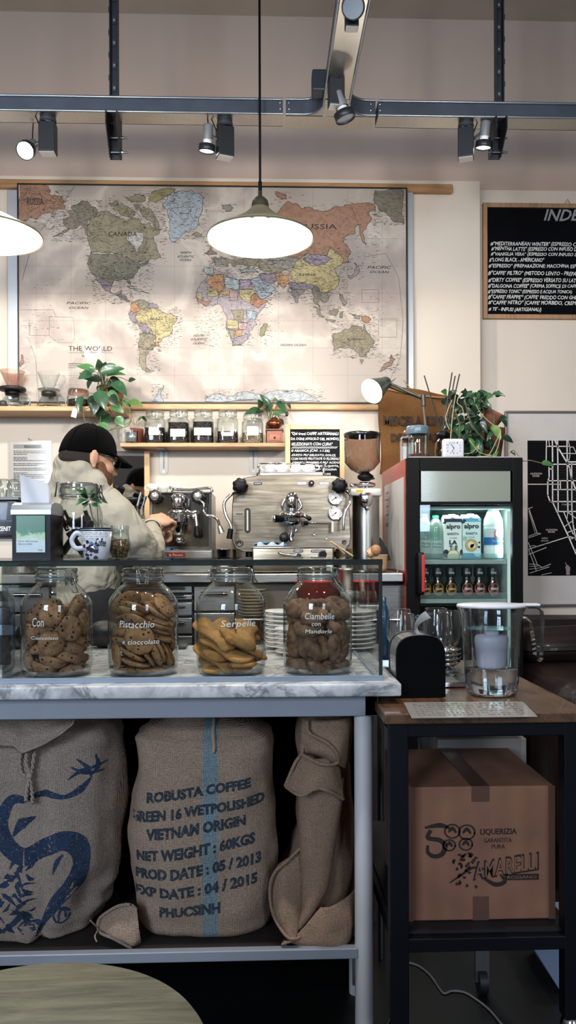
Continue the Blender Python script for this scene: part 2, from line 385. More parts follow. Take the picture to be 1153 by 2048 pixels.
# curved junction
m = MB(); R_ = .075
def curve_wall(m, cx, sgn, x_end):
    pts = [(cx + sgn * -R_ * 0, 0)]
    arc = [(cx + sgn * (R_ - R_ * cos(a)), YR + .004 - (R_ - R_ * sin(a))) for a in [pi / 2 * i / 10 for i in range(11)]]
    arc.append((x_end, YR + .004))
    for (a, b), (c, d) in zip(arc[:-1], arc[1:]):
        m.add([(a, b, zb), (c, d, zb), (c, d, zt), (a, b, zt)], [(0, 1, 2, 3)], grey, True)
        m.cyl((a, b - .002, zb + .003), (c, d - .002, zb + .003), .005, M('8d949c', .3, .8), seg=6); m.cyl((a, b - .002, zt - .003), (c, d - .002, zt - .003), .005, M('8d949c', .3, .8), seg=6)
curve_wall(m, xb, 1, xr); curve_wall(m, xa, -1, xl)
m.box(xl, xr, YR + .008, yrb + .012, zb - .002, zb + .002, galv); m.box(xa, xb, YR - .1, YR + .02, zb, zb + .003, galv)
m.obj('tee_junction', rig)
m = MB()
for x in (P(560, 0, YR).x, P(578, 0, YR).x, P(742, 0, YR).x, P(760, 0, YR).x):
    for z in (zb + .022, zb + .045): m = MB(); m.ball((x, YR + .004, z), .0055, chrome, 8, 6); m.obj('screw', rig)
m = MB(); q = P(624, 168, YR - .1); m.box(q.x, q.x + .06, YR - .13, YR - .07, zb + .02, zt + .035, greyd, .006); m.obj('feed_box', rig)

# strut hangers
for px, lab in ((226, 'slotted strut channel hanging from the ceiling, above the map side of the track'), (1003, 'slotted strut channel hanging from the ceiling, above the menu chalkboard')):
    x = P(px, 100, YR).x; w_ = .0165
    t = T('strut_hanger', lab, 'bracket', (x, YR + .03, zb))
    m = MB(); y0 = YR + .012; st = greyd
    m.box(x - w_, x + w_, y0 + .02, y0 + .024, zb - .0, CEIL, st)
    m.box(x - w_, x - w_ + .004, y0, y0 + .024, zb, CEIL, st); m.box(x + w_ - .004, x + w_, y0, y0 + .024, zb, CEIL, st)
    z = zt + .03
    while z < CEIL - .02:
        m.box(x - .008, x + .008, y0 + .016, y0 + .0205, z, z + .028, M('30343a', .5)); m.box(x - .004, x + .004, y0 + .014, y0 + .0165, z + .008, z + .018, M('8f9aa0', .4, .5))
        for sx in (-1, 1): m.box(x + sx * w_ - .002, x + sx * w_ + .002, y0 - .002, y0 + .006, z + .034, z + .052, st)
        z += .085
    m.obj('channel', t)
    m = MB(); s_ = 1 if px < 500 else -1
    # angled support foot below the track
    zt2 = zb - .002; zb2 = P(px, 298, YR).z
    xx = x - .012
    m.prism([(YR - .02, zt2), (yrb, zt2), (yrb, zb2), (yrb - .025, zb2), (YR - .02, zt2 - .045)], xx - .014, xx - .010, M('24262a', .5, .4), 'yz')
    m.prism([(YR - .02, zt2), (yrb, zt2), (yrb, zb2), (yrb - .025, zb2), (YR - .02, zt2 - .045)], xx + .026, xx + .030, M('24262a', .5, .4), 'yz')
    m.box(xx - .014, xx + .03, yrb - .004, yrb, zb2, zt2, M('30333a', .5, .4)); m.obj('support_foot', t)
    for zz in (zb2 + .02, zb2 + .075):
        m = MB(); m.cyl((xx - .02, yrb - .02, zz), (xx + .055, yrb - .02, zz), .004, M('60646a', .3, .8), seg=8); m.cyl((xx + .03, yrb - .02, zz), (xx + .038, yrb - .02, zz), .008, chrome, seg=6); m.obj('bolt', t)

def track_spot(px0, px1, pyt, pyb, hx, hy, aim, label, lum=12., Y=None, yaw=0., head=.03, top=None, fore=0.):
    """adaptor, driver box, tilted cylindrical head with glowing lens"""
    Y = Y or YR + .04
    a = P((px0 + px1) / 2, pyt, Y); b = P((px0 + px1) / 2, pyb, Y); w_ = (px1 - px0) / F * Y / 2
    t = T('track_spotlight', label, 'spotlight', (a.x, Y, b.z), 'track spotlights')
    zt_ = zb - .001 if top is None else top
    m = MB(); m.lathe([(w_ * .95, 0), (w_ * .95, zt_ - a.z)], (a.x, Y, a.z), greyd, 24); m.lathe([(w_ * 1.02, 0), (w_ * 1.02, .01)], (a.x, Y, a.z + .005), M('3a3e44', .5), 24); m.obj('track_adaptor', t)
    m = MB(); R = Matrix.Translation((a.x, Y, 0)) @ Matrix.Rotation(yaw, 4, 'Z')
    m.box(-w_, w_, -w_ * .8, w_ * .8, b.z, a.z, M('26292e', .45, .2), .003, xf=R); m.box(-w_ * .9, w_ * .9, -w_ * .7, w_ * .7, b.z - .002, b.z + .001, M('c8c8c8', .4), xf=R); m.obj('driver_box', t)
    h = P(hx, hy, Y - fore); d = (Vector(aim) - h).normalized()
    m = MB(); r = head
    m.lathe([(0, -.085), (r * .55, -.085), (r * .62, -.08), (r * .62, -.03)], h, M('8e9298', .4, .4), 24, d)
    m.lathe([(r * .5, -.03), (r * .5, -.012)], h, M('d8d8d8', .4), 24, d)
    m.lathe([(r * .62, -.013), (r, -.012), (r, .012), (r * .92, .013), (r * .9, .006)], h, M('2c2f34', .4, .3), 32, d); hd = m.obj('lamp_head', t)
    m = MB(); m.lathe([(r * .9, .007), (0, .007)], h, EM('fff6ea', lum) if lum else M('9aa4b0', .2, .3), 32, d); m.obj('lens', hd)
    m = MB(); m.cyl(h - d * .05, (a.x, Y, (a.z + b.z) / 2), .006, M('30333a', .4), seg=8); m.obj('swivel_arm', t)
    m = MB(); s_ = -1 if hx < a.x / 1 * 0 + (px0 + px1) / 2 else 1
    m.tube([h - d * .08, h - d * .1 + Vector((s_ * .005, 0, .05)), (a.x + s_ * w_ * 1.6, Y, a.z + .03), (a.x + s_ * w_ * .8, Y, a.z - .03)], .0022, black, smooth_n=6); m.obj('cable', t)
    if lum > 3: spot('track_spot_light', h + d * .02, aim, 16, (1, .95, .88), 62)
    return t
track_spot(80, 112, 248, 308, 52, 300, (-1.1, 1.2, 1.25), 'track spotlight with its lens turned to the room, glaring, above the map\'s upper corner', 40, head=.034)
track_spot(434, 466, 256, 316, 414, 297, (-.35, 3.3, 1.0), 'track spotlight aimed down beside the pendant cord', 16, yaw=.35, head=.031)
track_spot(917, 948, 258, 318, 968, 290, (.75, 3.35, .9), 'track spotlight aimed down near the menu chalkboard side', 16, yaw=-.3, head=.031)
track_spot(657, 688, 136, 214, 690, 232, (1.2, 2.8, 0), 'unlit track spotlight mounted right under the tee junction of the track', 0, Y=2.78, yaw=.1, head=.036, top=zb)
track_spot(690, 717, -60, 58, 707, 14, (-.1, .9, 2.0), 'unlit track spotlight on the branch nearest the room, round lens facing out', 0, Y=2.45, head=.034, top=zb, fore=.085)

# ================================================================== pendants
def pendant(px, py, label):
    Y = 2.96; c = P(px, py, Y); r = .197; z0 = c.z
    t = T('pendant_lamp', label, 'lamp', (c.x, Y, z0), 'cone pendant lamps over the bar')
    t.location.z = z0
    olive = M('5b5846', .4, .3)
    m = MB(); prof = [(r, 0), (r * .985, .006), (.13, .040), (.07, .074), (.045, .096), (.03, .112)]
    sh, nt, b = node_mat('enamel_shade'); b.inputs['Base Color'].default_value = srgb('efeee8'); b.inputs['Roughness'].default_value = .35
    # enamel thin enough to glow faintly from its own bulb
    b.inputs['Transmission Weight'].default_value = 0
    tr = N(nt, 'ShaderNodeBsdfTranslucent'); tr.inputs[0].default_value = (1, .97, .9, 1); ms = N(nt, 'ShaderNodeMixShader'); ms.inputs[0].default_value = .18
    L(nt, b.outputs[0], ms.inputs[1]); L(nt, tr.outputs[0], ms.inputs[2]); L(nt, ms.outputs[0], nt.nodes['Material Output'].inputs[0])
    m.lathe([(r_ * 1.0, z_ + .003) for r_, z_ in prof], (c.x, Y, z0), M('77745f', .4, spec=.3), 64); m.lathe([(r_ * .985, z_) for r_, z_ in prof], (c.x, Y, z0), sh, 64); s_ = m.obj('lamp_shade', t)
    m = MB(); m.lathe([(r * 1.004, -.002), (r * 1.004, .003), (r * .99, .003)], (c.x, Y, z0), olive, 64); m.obj('rim', s_)
    m = MB(); m.lathe([(.05, .09), (.034, .108), (.031, .115), (.032, .124), (.029, .138), (.018, .15), (.008, .155), (.007, .175), (.0, .178)], (c.x, Y, z0), M('3a3a2c', .4, .2), 32); m.obj('cap', t)
    m = MB(); m.cyl((c.x, Y, z0 + .178), (c.x, Y, CEIL), .0045, black, seg=8); m.cyl((c.x, Y, z0 + .16), (c.x, Y, z0 + .21), .007, black, seg=8); m.obj('cord', t)
    m = MB(); m.ball((c.x, Y, z0 + .035), .045, EM('fff4e2', 11), 24, 16); m.lathe([(.018, .07), (.018, .11)], (c.x, Y, z0), white, 16); m.obj('bulb', t)
    point('pendant_light', (c.x, Y, z0 + .01), PEND, WARM, .05)
    return t
pendant(521, 477, 'cone pendant lamp hanging fully in view in front of the world map')
pendant(-26, 471, 'cone pendant lamp half cut off, beside the edge of the world map')
# ================================================================== world map
def batten(name, px0, px1, y0, y1, lab, Y0, th, mat):
    a = P(px0, y0, Y0); b = P(px1, y1, Y0)
    x0, x1, z0, z1 = R4(px0, px1, y0, y1, Y0)
    m = MB(); m.box(x0, x1, Y0, Y0 + th, z0, z1, mat, .006, 3); return m.obj(name, label=lab, cat='rail')
pine = wood('cfa97f', 'b98f63', .45); oak = wood('b98e62', '9a7350', .5)
MY = YB - .035
bt = batten('wooden_rail', -60, 907, 362, 379, 'round-edged pine rail running along the top of the world map', MY + .003, .03, oak)
bt2 = batten('wooden_rail', 60, 762, 806, 819, 'pale pine rail under the bottom edge of the world map', MY + .003, .03, pine)
x0, x1, z0, z1 = R4(38, 813, 374, 804, MY)
wm = T('world_map', 'large framed world map in beige and pastel colours under a glossy cover', 'map', ((x0 + x1) / 2, MY, z0))
ink = M('3a3230', .7)
m = MB(); t_ = .006
for a, b, c, d in [(x0 - t_, x1 + t_, z1, z1 + t_), (x0 - t_, x1 + t_, z0 - t_, z0), (x0 - t_, x0, z0, z1), (x1, x1 + t_, z0, z1)]: m.box(a, b, MY - .006, MY + .02, c, d, M('1e1c1c', .4))
m.obj('frame', wm)
sea, nt, b = node_mat('map_paper'); v = coords(nt, (1, 1, 1)); nn = noise(nt, v, 2.6, 3, .5, .5); n2 = noise(nt, v, 9, 4)
mm = N(nt, 'ShaderNodeMath', operation='MULTIPLY_ADD'); L(nt, n2, mm.inputs[0]); mm.inputs[1].default_value = .3; L(nt, nn, mm.inputs[2])
L(nt, ramp(nt, mm.outputs[0], [(.5, srgb('9f938b')), (.6, srgb('ada198')), (.66, srgb('c0b5aa')), (.72, srgb('b0a59b'))]), b.inputs['Base Color']); b.inputs['Roughness'].default_value = .6
def landmat(c):
    k = ('land', c)
    if k not in _mc:
        mt, nt, b = node_mat('map_colour'); v = coords(nt, (1, 1, 1)); cc = tuple(x * .7 + y * .3 for x, y in zip(srgb(c), srgb('a59b8c')))
        L(nt, ramp(nt, noise(nt, v, 38, 5, .7), [(.3, tuple(x * .5 for x in cc[:3]) + (1,)), (.5, tuple(x * .84 for x in cc[:3]) + (1,)), (.75, tuple(min(1, x * 1.0) for x in cc[:3]) + (1,))]), b.inputs['Base Color'])
        b.inputs['Roughness'].default_value = .6; _mc[k] = mt
    return _mc[k]
def MU(u, v, d=0.): return P(u * .3643, 350 + v * .3643, MY - d)
rnd = random.Random(4)
def rough(pts, amp, it=3):
    for k in range(it):
        o = []
        for i, a in enumerate(pts):
            b = pts[(i + 1) % len(pts)]; ln = math.hypot(b[0] - a[0], b[1] - a[1]); o.append(a)
            if ln > 7:
                j = rnd.uniform(-.5, .5) * min(ln, 40) * amp; o.append(((a[0] + b[0]) / 2 - (b[1] - a[1]) / ln * j, (a[1] + b[1]) / 2 + (b[0] - a[0]) / ln * j))
        pts = o; amp *= .9
    return pts
BR, OL, GO, YE, PU, BL, LG, PI_, OR, TE = 'a8704f', '8f8768', '77705e', 'c9b97c', '93879a', 'a9bccb', 'dcdad6', 'b9a3a6', 'c98a4a', '9fb0ae'
LAND = [  # colour, x offset, outline in map units
 (BR, 0, '109 55 265 60 275 110 330 115 350 160 355 190 310 185 290 210 230 215 205 240 170 235 125 260 109 290'),
 (GO, 0, '400 165 440 150 480 145 505 175 535 190 525 225 495 240 478 265 500 330 490 360 470 300 440 270 400 300 350 320 290 340 345 310 380 290 345 265 345 245 390 225 370 200 395 195'),
 (OL, 0, '535 205 590 200 615 215 650 225 700 250 720 240 760 240 780 270 800 270 820 260 850 290 885 300 870 325 850 330 860 400 870 430 885 455 850 460 820 465 800 480 760 480 720 470 700 450 660 435 500 425 490 380 480 320 495 240'),
 (LG, 0, '700 325 740 315 785 320 788 350 775 385 760 400 752 430 742 400 715 375 695 352'),
 ('6f6d58', 0, '498 425 660 435 700 452 725 472 770 488 820 465 800 492 770 508 755 530 735 560 712 575 716 602 704 595 698 572 660 575 625 578 612 604 590 590 560 572 520 550 492 522 485 470'),
 (PU, 0, '517 550 560 572 590 590 612 605 608 640 627 655 650 640 668 628 665 650 690 665 715 698 690 690 650 665 600 640 562 612 530 560'),
 ('5c5a52', 0, '640 655 662 650 690 665 712 700 690 692'),
 (BL, 0, '895 155 920 115 980 90 1050 82 1095 100 1120 125 1110 170 1095 230 1080 290 1040 310 1000 325 965 365 945 365 930 340 935 300 925 230 920 190 895 180'),
 ('a09358', 0, '820 115 850 85 920 72 965 80 940 105 890 130 850 150 820 140'),
 (OL, 0, '690 120 740 105 790 110 800 140 760 150 720 150'), (OL, 0, '790 170 830 190 860 240 880 300 850 285 820 250 790 230 770 190'),
 (OL, 0, '640 160 700 170 740 200 720 235 660 215 620 185'), (OL, 0, '735 160 770 165 775 195 745 190'), (OL, 0, '600 150 640 140 650 160 610 172'),
 (OR, 0, '720 700 745 690 755 715 775 735 750 765 715 745'), (OL, 0, '750 690 785 685 820 700 815 730 780 740 755 715'), (PU, 0, '820 705 870 720 865 737 815 735'),
 (PU, 0, '705 765 720 748 750 765 745 790 765 820 770 845 740 815 712 785'), (PU, 0, '765 812 800 815 832 845 820 870 785 870 765 840'),
 (YE, 0, '775 735 815 735 865 735 890 755 935 760 970 785 965 810 945 835 940 870 900 890 870 920 850 940 857 890 835 865 830 845 800 812 765 810 745 790 750 765'),
 (OL, 0, '768 865 785 870 820 870 857 892 850 945 835 960 810 985 800 1010 805 1050 830 1085 800 1080 775 1045 765 960'), (OR, 0, '850 920 870 918 876 940 855 943'),
 (OL, 0, '1060 322 1085 316 1110 324 1100 340 1068 336'), ('8d8aa0', 0, '700 615 740 622 790 640 820 645 790 640 740 632'),
 (BR, 0, '118 985 128 1000 122 1040 112 1060 115 1020'),
 ('8d6a5a', 1098, '25 430 60 390 80 420 95 435 50 440'),
 (OL, 1098, '60 452 120 455 300 462 480 450 520 470 480 512 430 545 380 530 300 500 240 490 190 505 165 480 150 505 120 490 100 478 70 480'),
 (TE, 1098, '25 510 75 503 80 538 38 547'), (PU, 1098, '75 455 120 455 125 490 85 498'), (TE, 1098, '215 515 300 505 320 530 230 540'),
 (BL, 1098, '275 575 320 560 375 600 415 630 395 652 340 682 320 672 300 622'), (PU, 1098, '325 550 410 535 430 580 390 600 350 580'),
 (OR, 1098, '415 545 490 550 492 590 465 620 430 600'), ('9c958c', 1098, '320 462 400 450 560 450 500 512 430 512 370 492'),
 (BR, 1098, '440 190 480 145 540 160 555 190 600 175 650 195 720 190 800 165 870 155 960 165 965 195 930 200 945 240 915 290 890 320 905 350 915 385 900 370 880 300 885 270 850 290 855 320 790 345 790 370 830 420 820 480 790 485 790 460 760 430 730 400 710 410 700 440 600 430 560 455 540 460 480 440 400 440 350 420 330 300 400 250'),
 (YE, 1098, '490 540 510 520 540 460 570 460 600 487 660 492 715 462 705 430 715 400 740 415 770 440 790 465 780 490 760 500 740 510 765 560 755 610 720 635 690 645 640 640 610 600 560 600 520 585 500 560'),
 ('a393ae', 1098, '568 460 600 440 700 445 718 460 700 480 640 496 600 486'),
 ('857c8c', 1098, '490 592 520 590 620 600 632 640 600 625 575 630 545 665 540 700 525 700 505 650 490 615'),
 ('6e6e60', 1098, '632 602 660 640 700 650 705 690 680 700 660 680 645 700 662 742 640 710 620 650'),
 ('77746a', 1098, '630 720 650 735 690 780 670 782 645 755'), ('77746a', 1098, '710 745 760 735 750 770 715 765'), ('77746a', 1098, '690 790 740 795 745 802 695 798'), ('77746a', 1098, '770 755 790 750 785 780 772 785'),
 ('8a857a', 1098, '765 650 785 660 810 700 795 722 775 690'), ('8a857a', 1098, '830 765 880 770 880 790 850 785'), ('b5734a', 1098, '880 770 910 775 940 790 930 810 890 797'),
 ('857d5c', 1098, '725 885 740 870 780 860 800 845 830 840 835 822 885 832 890 860 902 820 920 865 950 900 950 940 915 990 880 995 860 970 850 955 820 945 790 950 735 962'), ('857d5c', 1098, '878 1015 900 1015 890 1035'),
 ('9a6a58', 1098, '1050 985 1075 1010 1040 1050 990 1078 1000 1060 1045 1020'),
 ('a58c98', 1098, '815 552 850 535 862 500 850 480 870 500 867 545 820 565'),
 ('a79ca8', 1098, '-20 640 10 590 40 555 110 540 150 560 215 575 280 580 300 640 330 690 375 690 340 740 300 790 315 820 270 860 265 900 225 935 180 935 160 880 145 830 150 790 130 750 110 710 40 720 0 700 -25 670'),
 (OR, 1098, '30 592 80 545 130 545 135 610 110 645 60 615'), ('bccad0', 1098, '135 560 215 575 215 637 140 617'), ('b3a0b4', 1098, '217 577 277 577 290 625 220 625'),
 (YE, 1098, '217 627 290 627 305 650 280 700 240 690 215 660'), ('bf7440', 1098, '285 660 310 650 335 685 370 690 320 730 275 700'), (YE, 1098, '40 612 110 647 90 665 40 665'),
 ('d0a860', 1098, '112 645 160 627 165 660 100 672'), ('c09aa0', 1098, '166 630 212 640 205 690 166 690'), (OL, 1098, '170 740 240 740 240 810 195 800'), (YE, 1098, '150 790 210 800 210 842 150 842'),
 (BL, 1098, '255 740 310 750 305 795 260 790'), (OL, 1098, '155 845 195 850 190 900 172 900'), (OR, 1098, '197 850 235 850 225 885 197 885'), (PU, 1098, '182 900 265 872 260 905 225 933 182 933'), ('c09aa0', 1098, '212 810 262 810 250 850 212 847'),
 ('b3a07c', 1098, '-22 645 12 645 12 690 -18 672'), (BR, 1098, '-20 672 20 690 60 690 40 715 0 700'), ('77803c', 1098, '330 880 345 830 368 815 360 860 342 887'),
 (GO, 1098, '960 85 1120 85 1120 270 1060 255 1030 220 1000 200 975 165 955 130'),
 (BR, 1098, '415 95 450 100 478 130 440 125'), ('8c8478', 1098, '120 165 165 160 180 185 150 200 125 185'),
 ('b3bec6', 1098, '30 1225 70 1205 180 1215 240 1190 330 1205 400 1190 560 1190 640 1230 660 1243 30 1243'), ('a9b7c4', 0, '840 1243 870 1180 900 1155 880 1200 900 1243'),
]
m = MB(); m.box(x0, x1, MY, MY + .004, z0, z1, sea); lm = MB()
def ring_strip(mb, pts, wd, d, mat, closed=True):
    n = len(pts)
    for i in range(n if closed else n - 1):
        a, b = pts[i], pts[(i + 1) % n]; ln = math.hypot(b[0] - a[0], b[1] - a[1]) or 1; nx, nz = -(b[1] - a[1]) / ln * wd, (b[0] - a[0]) / ln * wd
        mb.add([MU(a[0] + nx, a[1] + nz, d), MU(b[0] + nx, b[1] + nz, d), MU(b[0] - nx, b[1] - nz, d), MU(a[0] - nx, a[1] - nz, d)], [(0, 1, 2, 3)], mat)
from mathutils.geometry import tessellate_polygon
halo = landmat('d9d3cb'); inkm = M('3a3331', .7); inkl = M('6c635c', .7)
D = .0006
for k, (c, off, s) in enumerate(LAND):
    q = [float(t) for t in s.split()]; pts = [(q[i] + off, q[i + 1]) for i in range(0, len(q), 2)]
    inner = off == 1098 and 52 <= k <= 66
    pts = rough(pts, .12 if c == LG or inner else .46, 3 if len(pts) < 14 else 4); d = D + k * .00002
    vs = [MU(a, b, d) for a, b in pts]
    tri = tessellate_polygon([[Vector((a, b, 0)) for a, b in pts]])
    m.add(vs, [list(t) for t in tri], landmat(c))
    ring_strip(m, pts, 1.1 if c != LG else .6, d + .00001, inkm)
    # place names and river strokes printed inside and off the coast
    xs = [a for a, b in pts]; zs = [b for a, b in pts]; ar = (max(xs) - min(xs)) * (max(zs) - min(zs))
    for j in range(int(min(460, ar / 85))):
        a = rnd.uniform(min(xs) - 14, max(xs) + 18); b = rnd.uniform(min(zs) - 6, max(zs) + 8)
        if not (110 < a < 2220 and 85 < b < 1235): continue
        w_ = rnd.uniform(4, 17); h_ = rnd.uniform(.7, 1.7); sl = rnd.uniform(-.25, .25) * w_
        m.add([MU(a, b, .0022), MU(a + w_, b + sl, .0022), MU(a + w_, b + h_ + sl, .0022), MU(a, b + h_, .0022)], [(0, 1, 2, 3)], inkm if rnd.random() < .6 else inkl)
    if ar > 4000 and c != LG and not inner:  # internal borders
        for j in range(int(min(14, ar / 3500))):
            a = (rnd.uniform(min(xs), max(xs)), rnd.uniform(min(zs), max(zs))); an = rnd.uniform(0, 6.28); ln = rnd.uniform(30, 90)
            def inside(p):
                r_ = False
                for i in range(len(pts)):
                    (ax, az), (bx, bz) = pts[i], pts[i - 1]
                    if (az > p[1]) != (bz > p[1]) and p[0] < (bx - ax) * (p[1] - az) / (bz - az) + ax: r_ = not r_
                return r_
            ps = [a]
            for i in range(14): an += rnd.uniform(-.6, .6); ps.append((ps[-1][0] + cos(an) * 8, ps[-1][1] + sin(an) * 8))
            ps = [p_ for p_ in ps if inside(p_)]
            for p_, q_ in zip(ps[:-1], ps[1:]):
                if math.hypot(p_[0] - q_[0], p_[1] - q_[1]) < 12: ring_strip(m, [p_, q_], .7, .0021, inkm, False)
# small islands and their names
for (ux, uz, su, sz, n) in [(210, 830, 110, 120, 60), (2020, 800, 120, 110, 70), (1850, 760, 90, 60, 40), (740, 640, 60, 25, 24), (620, 150, 120, 50, 24), (1700, 640, 60, 60, 12), (1520, 830, 50, 30, 8), (240, 600, 60, 30, 12), (2080, 380, 60, 30, 14), (830, 200, 60, 60, 16), (1560, 110, 90, 20, 10), (1180, 600, 60, 200, 24), (500, 330, 120, 120, 16)]:
    for j in range(n):
        a = ux + rnd.gauss(0, .6) * su; b = uz + rnd.gauss(0, .6) * sz
        if not (112 < a < 2215 and 90 < b < 1230): continue
        w_ = rnd.uniform(4, 18); h_ = rnd.uniform(.8, 1.6)
        m.add([MU(a, b, .0023), MU(a + w_, b, .0023), MU(a + w_, b + h_, .0023), MU(a, b + h_, .0023)], [(0, 1, 2, 3)], inkm if rnd.random() < .5 else inkl)
# graticule, date line and inset boxes
for u in range(200, 2220, 190): ring_strip(m, [(u, 80), (u, 1240)], .35, .0003, inkl, False)
for v_ in range(200, 1240, 150): ring_strip(m, [(109, v_), (2225, v_)], .35, .0003, inkl, False)
ring_strip(m, [(410, 62), (330, 170), (180, 360), (120, 580)], .9, .002, inkl, False)
ring_strip(m, [(160, 800), (160, 880), (270, 880), (320, 920), (400, 920), (412, 890), (402, 782), (270, 778), (270, 880)], .7, .002, inkl, False)
ring_strip(m, [(112, 740), (290, 740), (310, 780)], .7, .002, inkl, False)
ring_strip(m, [(112, 828), (165, 828), (165, 880)], .7, .002, inkl, False); ring_strip(m, [(155, 890), (195, 1010), (215, 1240)], .7, .002, inkl, False)
ring_strip(m, [(1988, 630), (2080, 630), (2080, 700), (1988, 700)], .7, .002, inkl); ring_strip(m, [(2080, 790), (2180, 790), (2180, 890), (2080, 890)], .7, .002, inkl)
ring_strip(m, [(2000, 450), (2120, 430), (2190, 560), (2215, 800), (2200, 1000), (2140, 1130)], .8, .002, inkl, False)
m.obj('map_print', wm)
m = MB(); dk = M('2b2523', .7)
def mt(s, u0, u1, v0, v1, mat=dk, sh=0., keep=False):
    a, b = MU(u0, v1, .003), MU(u1, v0, .003); m.text(s, a.x, b.x, a.z, b.z, MY - .003, mat, sh, keep=keep)
mt('THE WORLD', 376, 616, 940, 965); mt('Classic Political', 443, 555, 968, 979); mt('PACIFIC', 365, 503, 697, 709, sh=.3); mt('OCEAN', 380, 487, 723, 735, sh=.3)
mt('NORTH', 990, 1052, 420, 432, sh=.3); mt('ATLANTIC', 973, 1068, 441, 453, sh=.3); mt('OCEAN', 988, 1052, 460, 472, sh=.3)
mt('SOUTH', 1062, 1125, 876, 887, sh=.3); mt('ATLANTIC', 1046, 1140, 897, 908, sh=.3); mt('OCEAN', 1062, 1125, 918, 929, sh=.3)
mt('CANADA', 596, 752, 312, 335, sh=.1); mt('BRAZIL', 825, 900, 783, 796); mt('GREENLAND', 985, 1040, 208, 214); mt('ALGERIA', 1162, 1215, 583, 592)
mt('INDIAN OCEAN', 1540, 1685, 927, 939, sh=.3); mt('PACIFIC', 2018, 2150, 500, 514, sh=.3); mt('OCEAN', 2034, 2138, 526, 538, sh=.3)
mt('CHINA', 1643, 1735, 540, 553); mt('AUSTRALIA', 1908, 1988, 895, 907); mt('RUSSIA', 1640, 1850, 270, 295); mt('RUSSIA', 148, 238, 125, 165); mt('MONGOLIA', 1698, 1768, 459, 468)
mt('ANTARCTICA', 1298, 1390, 1231, 1239); mt('ARGENTINA', 780, 845, 952, 960); mt('MEXICO', 562, 600, 600, 610); mt('INDIA', 1608, 1660, 624, 633); mt('KAZAKHSTAN', 1472, 1570, 466, 474)
mt('SAUDI', 1425, 1455, 618, 625); mt('ARABIA', 1422, 1460, 628, 635); mt('MALI', 1148, 1180, 636, 643); mt('NIGER', 1222, 1255, 652, 659); mt('SUDAN', 1325, 1368, 648, 656); mt('LIBYA', 1250, 1290, 597, 604); mt('ANGOLA', 1252, 1300, 822, 829)
ring_strip(m, [(376, 975), (440, 975)], .6, .003, dk, False); ring_strip(m, [(558, 975), (620, 975)], .6, .003, dk, False)
rr = random.Random(2)
for r_ in range(3):
    for j in range(14): 
        a = 450 + j * 6.6; b = 989 + r_ * 4; ring_strip(m, [(a, b), (a + 5, b)], .9, .003, inkm, False)
for j in range(14):
    b = 1035 + j * 9.5; ring_strip(m, [(375, b), (375 + rr.uniform(45, 80), b)], 1.0 if j < 3 else .5, .003, inkm, False)
for j in range(4): ring_strip(m, [(395 + j * 12, 1040), (420 + j * 12, 1005)], .5, .003, inkm, False)
m.obj('map_lettering', wm)
m = MB(); gx0, gx1, gz0, gz1 = R4(36, 816, 372, 806, MY)
gv = lambda u, v: (gx0 + (gx1 - gx0) * u, MY - .012 - .004 * mnoise.noise(Vector((u * 6, v * 3, 1))), gz0 + (gz1 - gz0) * v)
m.grid(gv, 60, 34, glass((.985, .985, .985), (.9, .9, .9), .2, .02, base=.004)); m.obj('glossy_cover', wm)
# aluminium rails at the sides of the map
m = MB(); a0, a1, c0, c1 = R4(15, 36, 380, 800, MY); m.box(a0, a1, MY - .005, MY + .03, c0, c1, M('b9bcc2', .35, .4), .004); m.obj('side_rail', label='pale grey vertical rail at the end of the world map by the half-hidden lamp', cat='rail')
m = MB(); a0, a1, c0, c1 = R4(817, 829, 378, 806, MY); m.box(a0, a1, MY + .01, MY + .03, c0, c1, M('b9bcc2', .35, .4), .003); m.obj('side_rail', label='slim grey vertical rail at the end of the world map by the desk lamp', cat='rail')

# ================================================================== menu chalkboard
CYB = YW - .02
def board(name, px0, px1, py0, py1, Y, fw, label, cat, woodm, slate, th=.02, lowdark=True):
    x0, x1, z0, z1 = R4(px0, px1, py0, py1, Y); t = T(name, label, cat, ((x0 + x1) / 2, Y, z0)); w_ = fw / F * Y
    m = MB(); m.box(x0 + w_ * .8, x1 - w_ * .8, Y + .004, Y + .012, z0 + w_ * .8, z1 - w_ * .8, slate); m.obj('writing_surface', t)
    m = MB()
    m.box(x0, x0 + w_, Y - .004, Y + th - .003, z0, z1, woodm, .003); m.box(x1 - w_, x1, Y - .004, Y + th - .003, z0, z1, woodm, .003)
    m.box(x0 + w_, x1 - w_, Y - .004, Y + th - .003, z1 - w_, z1, woodm, .003); m.box(x0 + w_, x1 - w_, Y - .004, Y + th - .003, z0, z0 + w_, woodm, .003); m.obj('frame', t)
    return t, (x0, x1, z0, z1)
slate = M('05060b', .8, var=.3, vs=6, spec=.1); chalk = M('e6e4e0', .9); chalkg = M('8f9096', .9)
framew = wood('b08a68', '8f6c4e', .5, 'Z')
t, _ = board('menu_chalkboard', 967, 1290, 407, 638, CYB, 9, 'large wood-framed chalkboard menu of coffees on the white wall', 'chalkboard', framew, slate)
m = MB()
def wline(s, px0, px1, py0, py1, mat=chalk, sh=.25, jit=.12, bold=.012, Y=None):
    Y = CYB + .003 if Y is None else Y; a = P(px0, py1, Y); b = P(px1, py0, Y); m.text(s, a.x, b.x, a.z, b.z, Y, mat, sh, jit, bold=bold)
wline('INDEX', 1088, 1186, 419, 441, chalkg, .35, .1, .02)
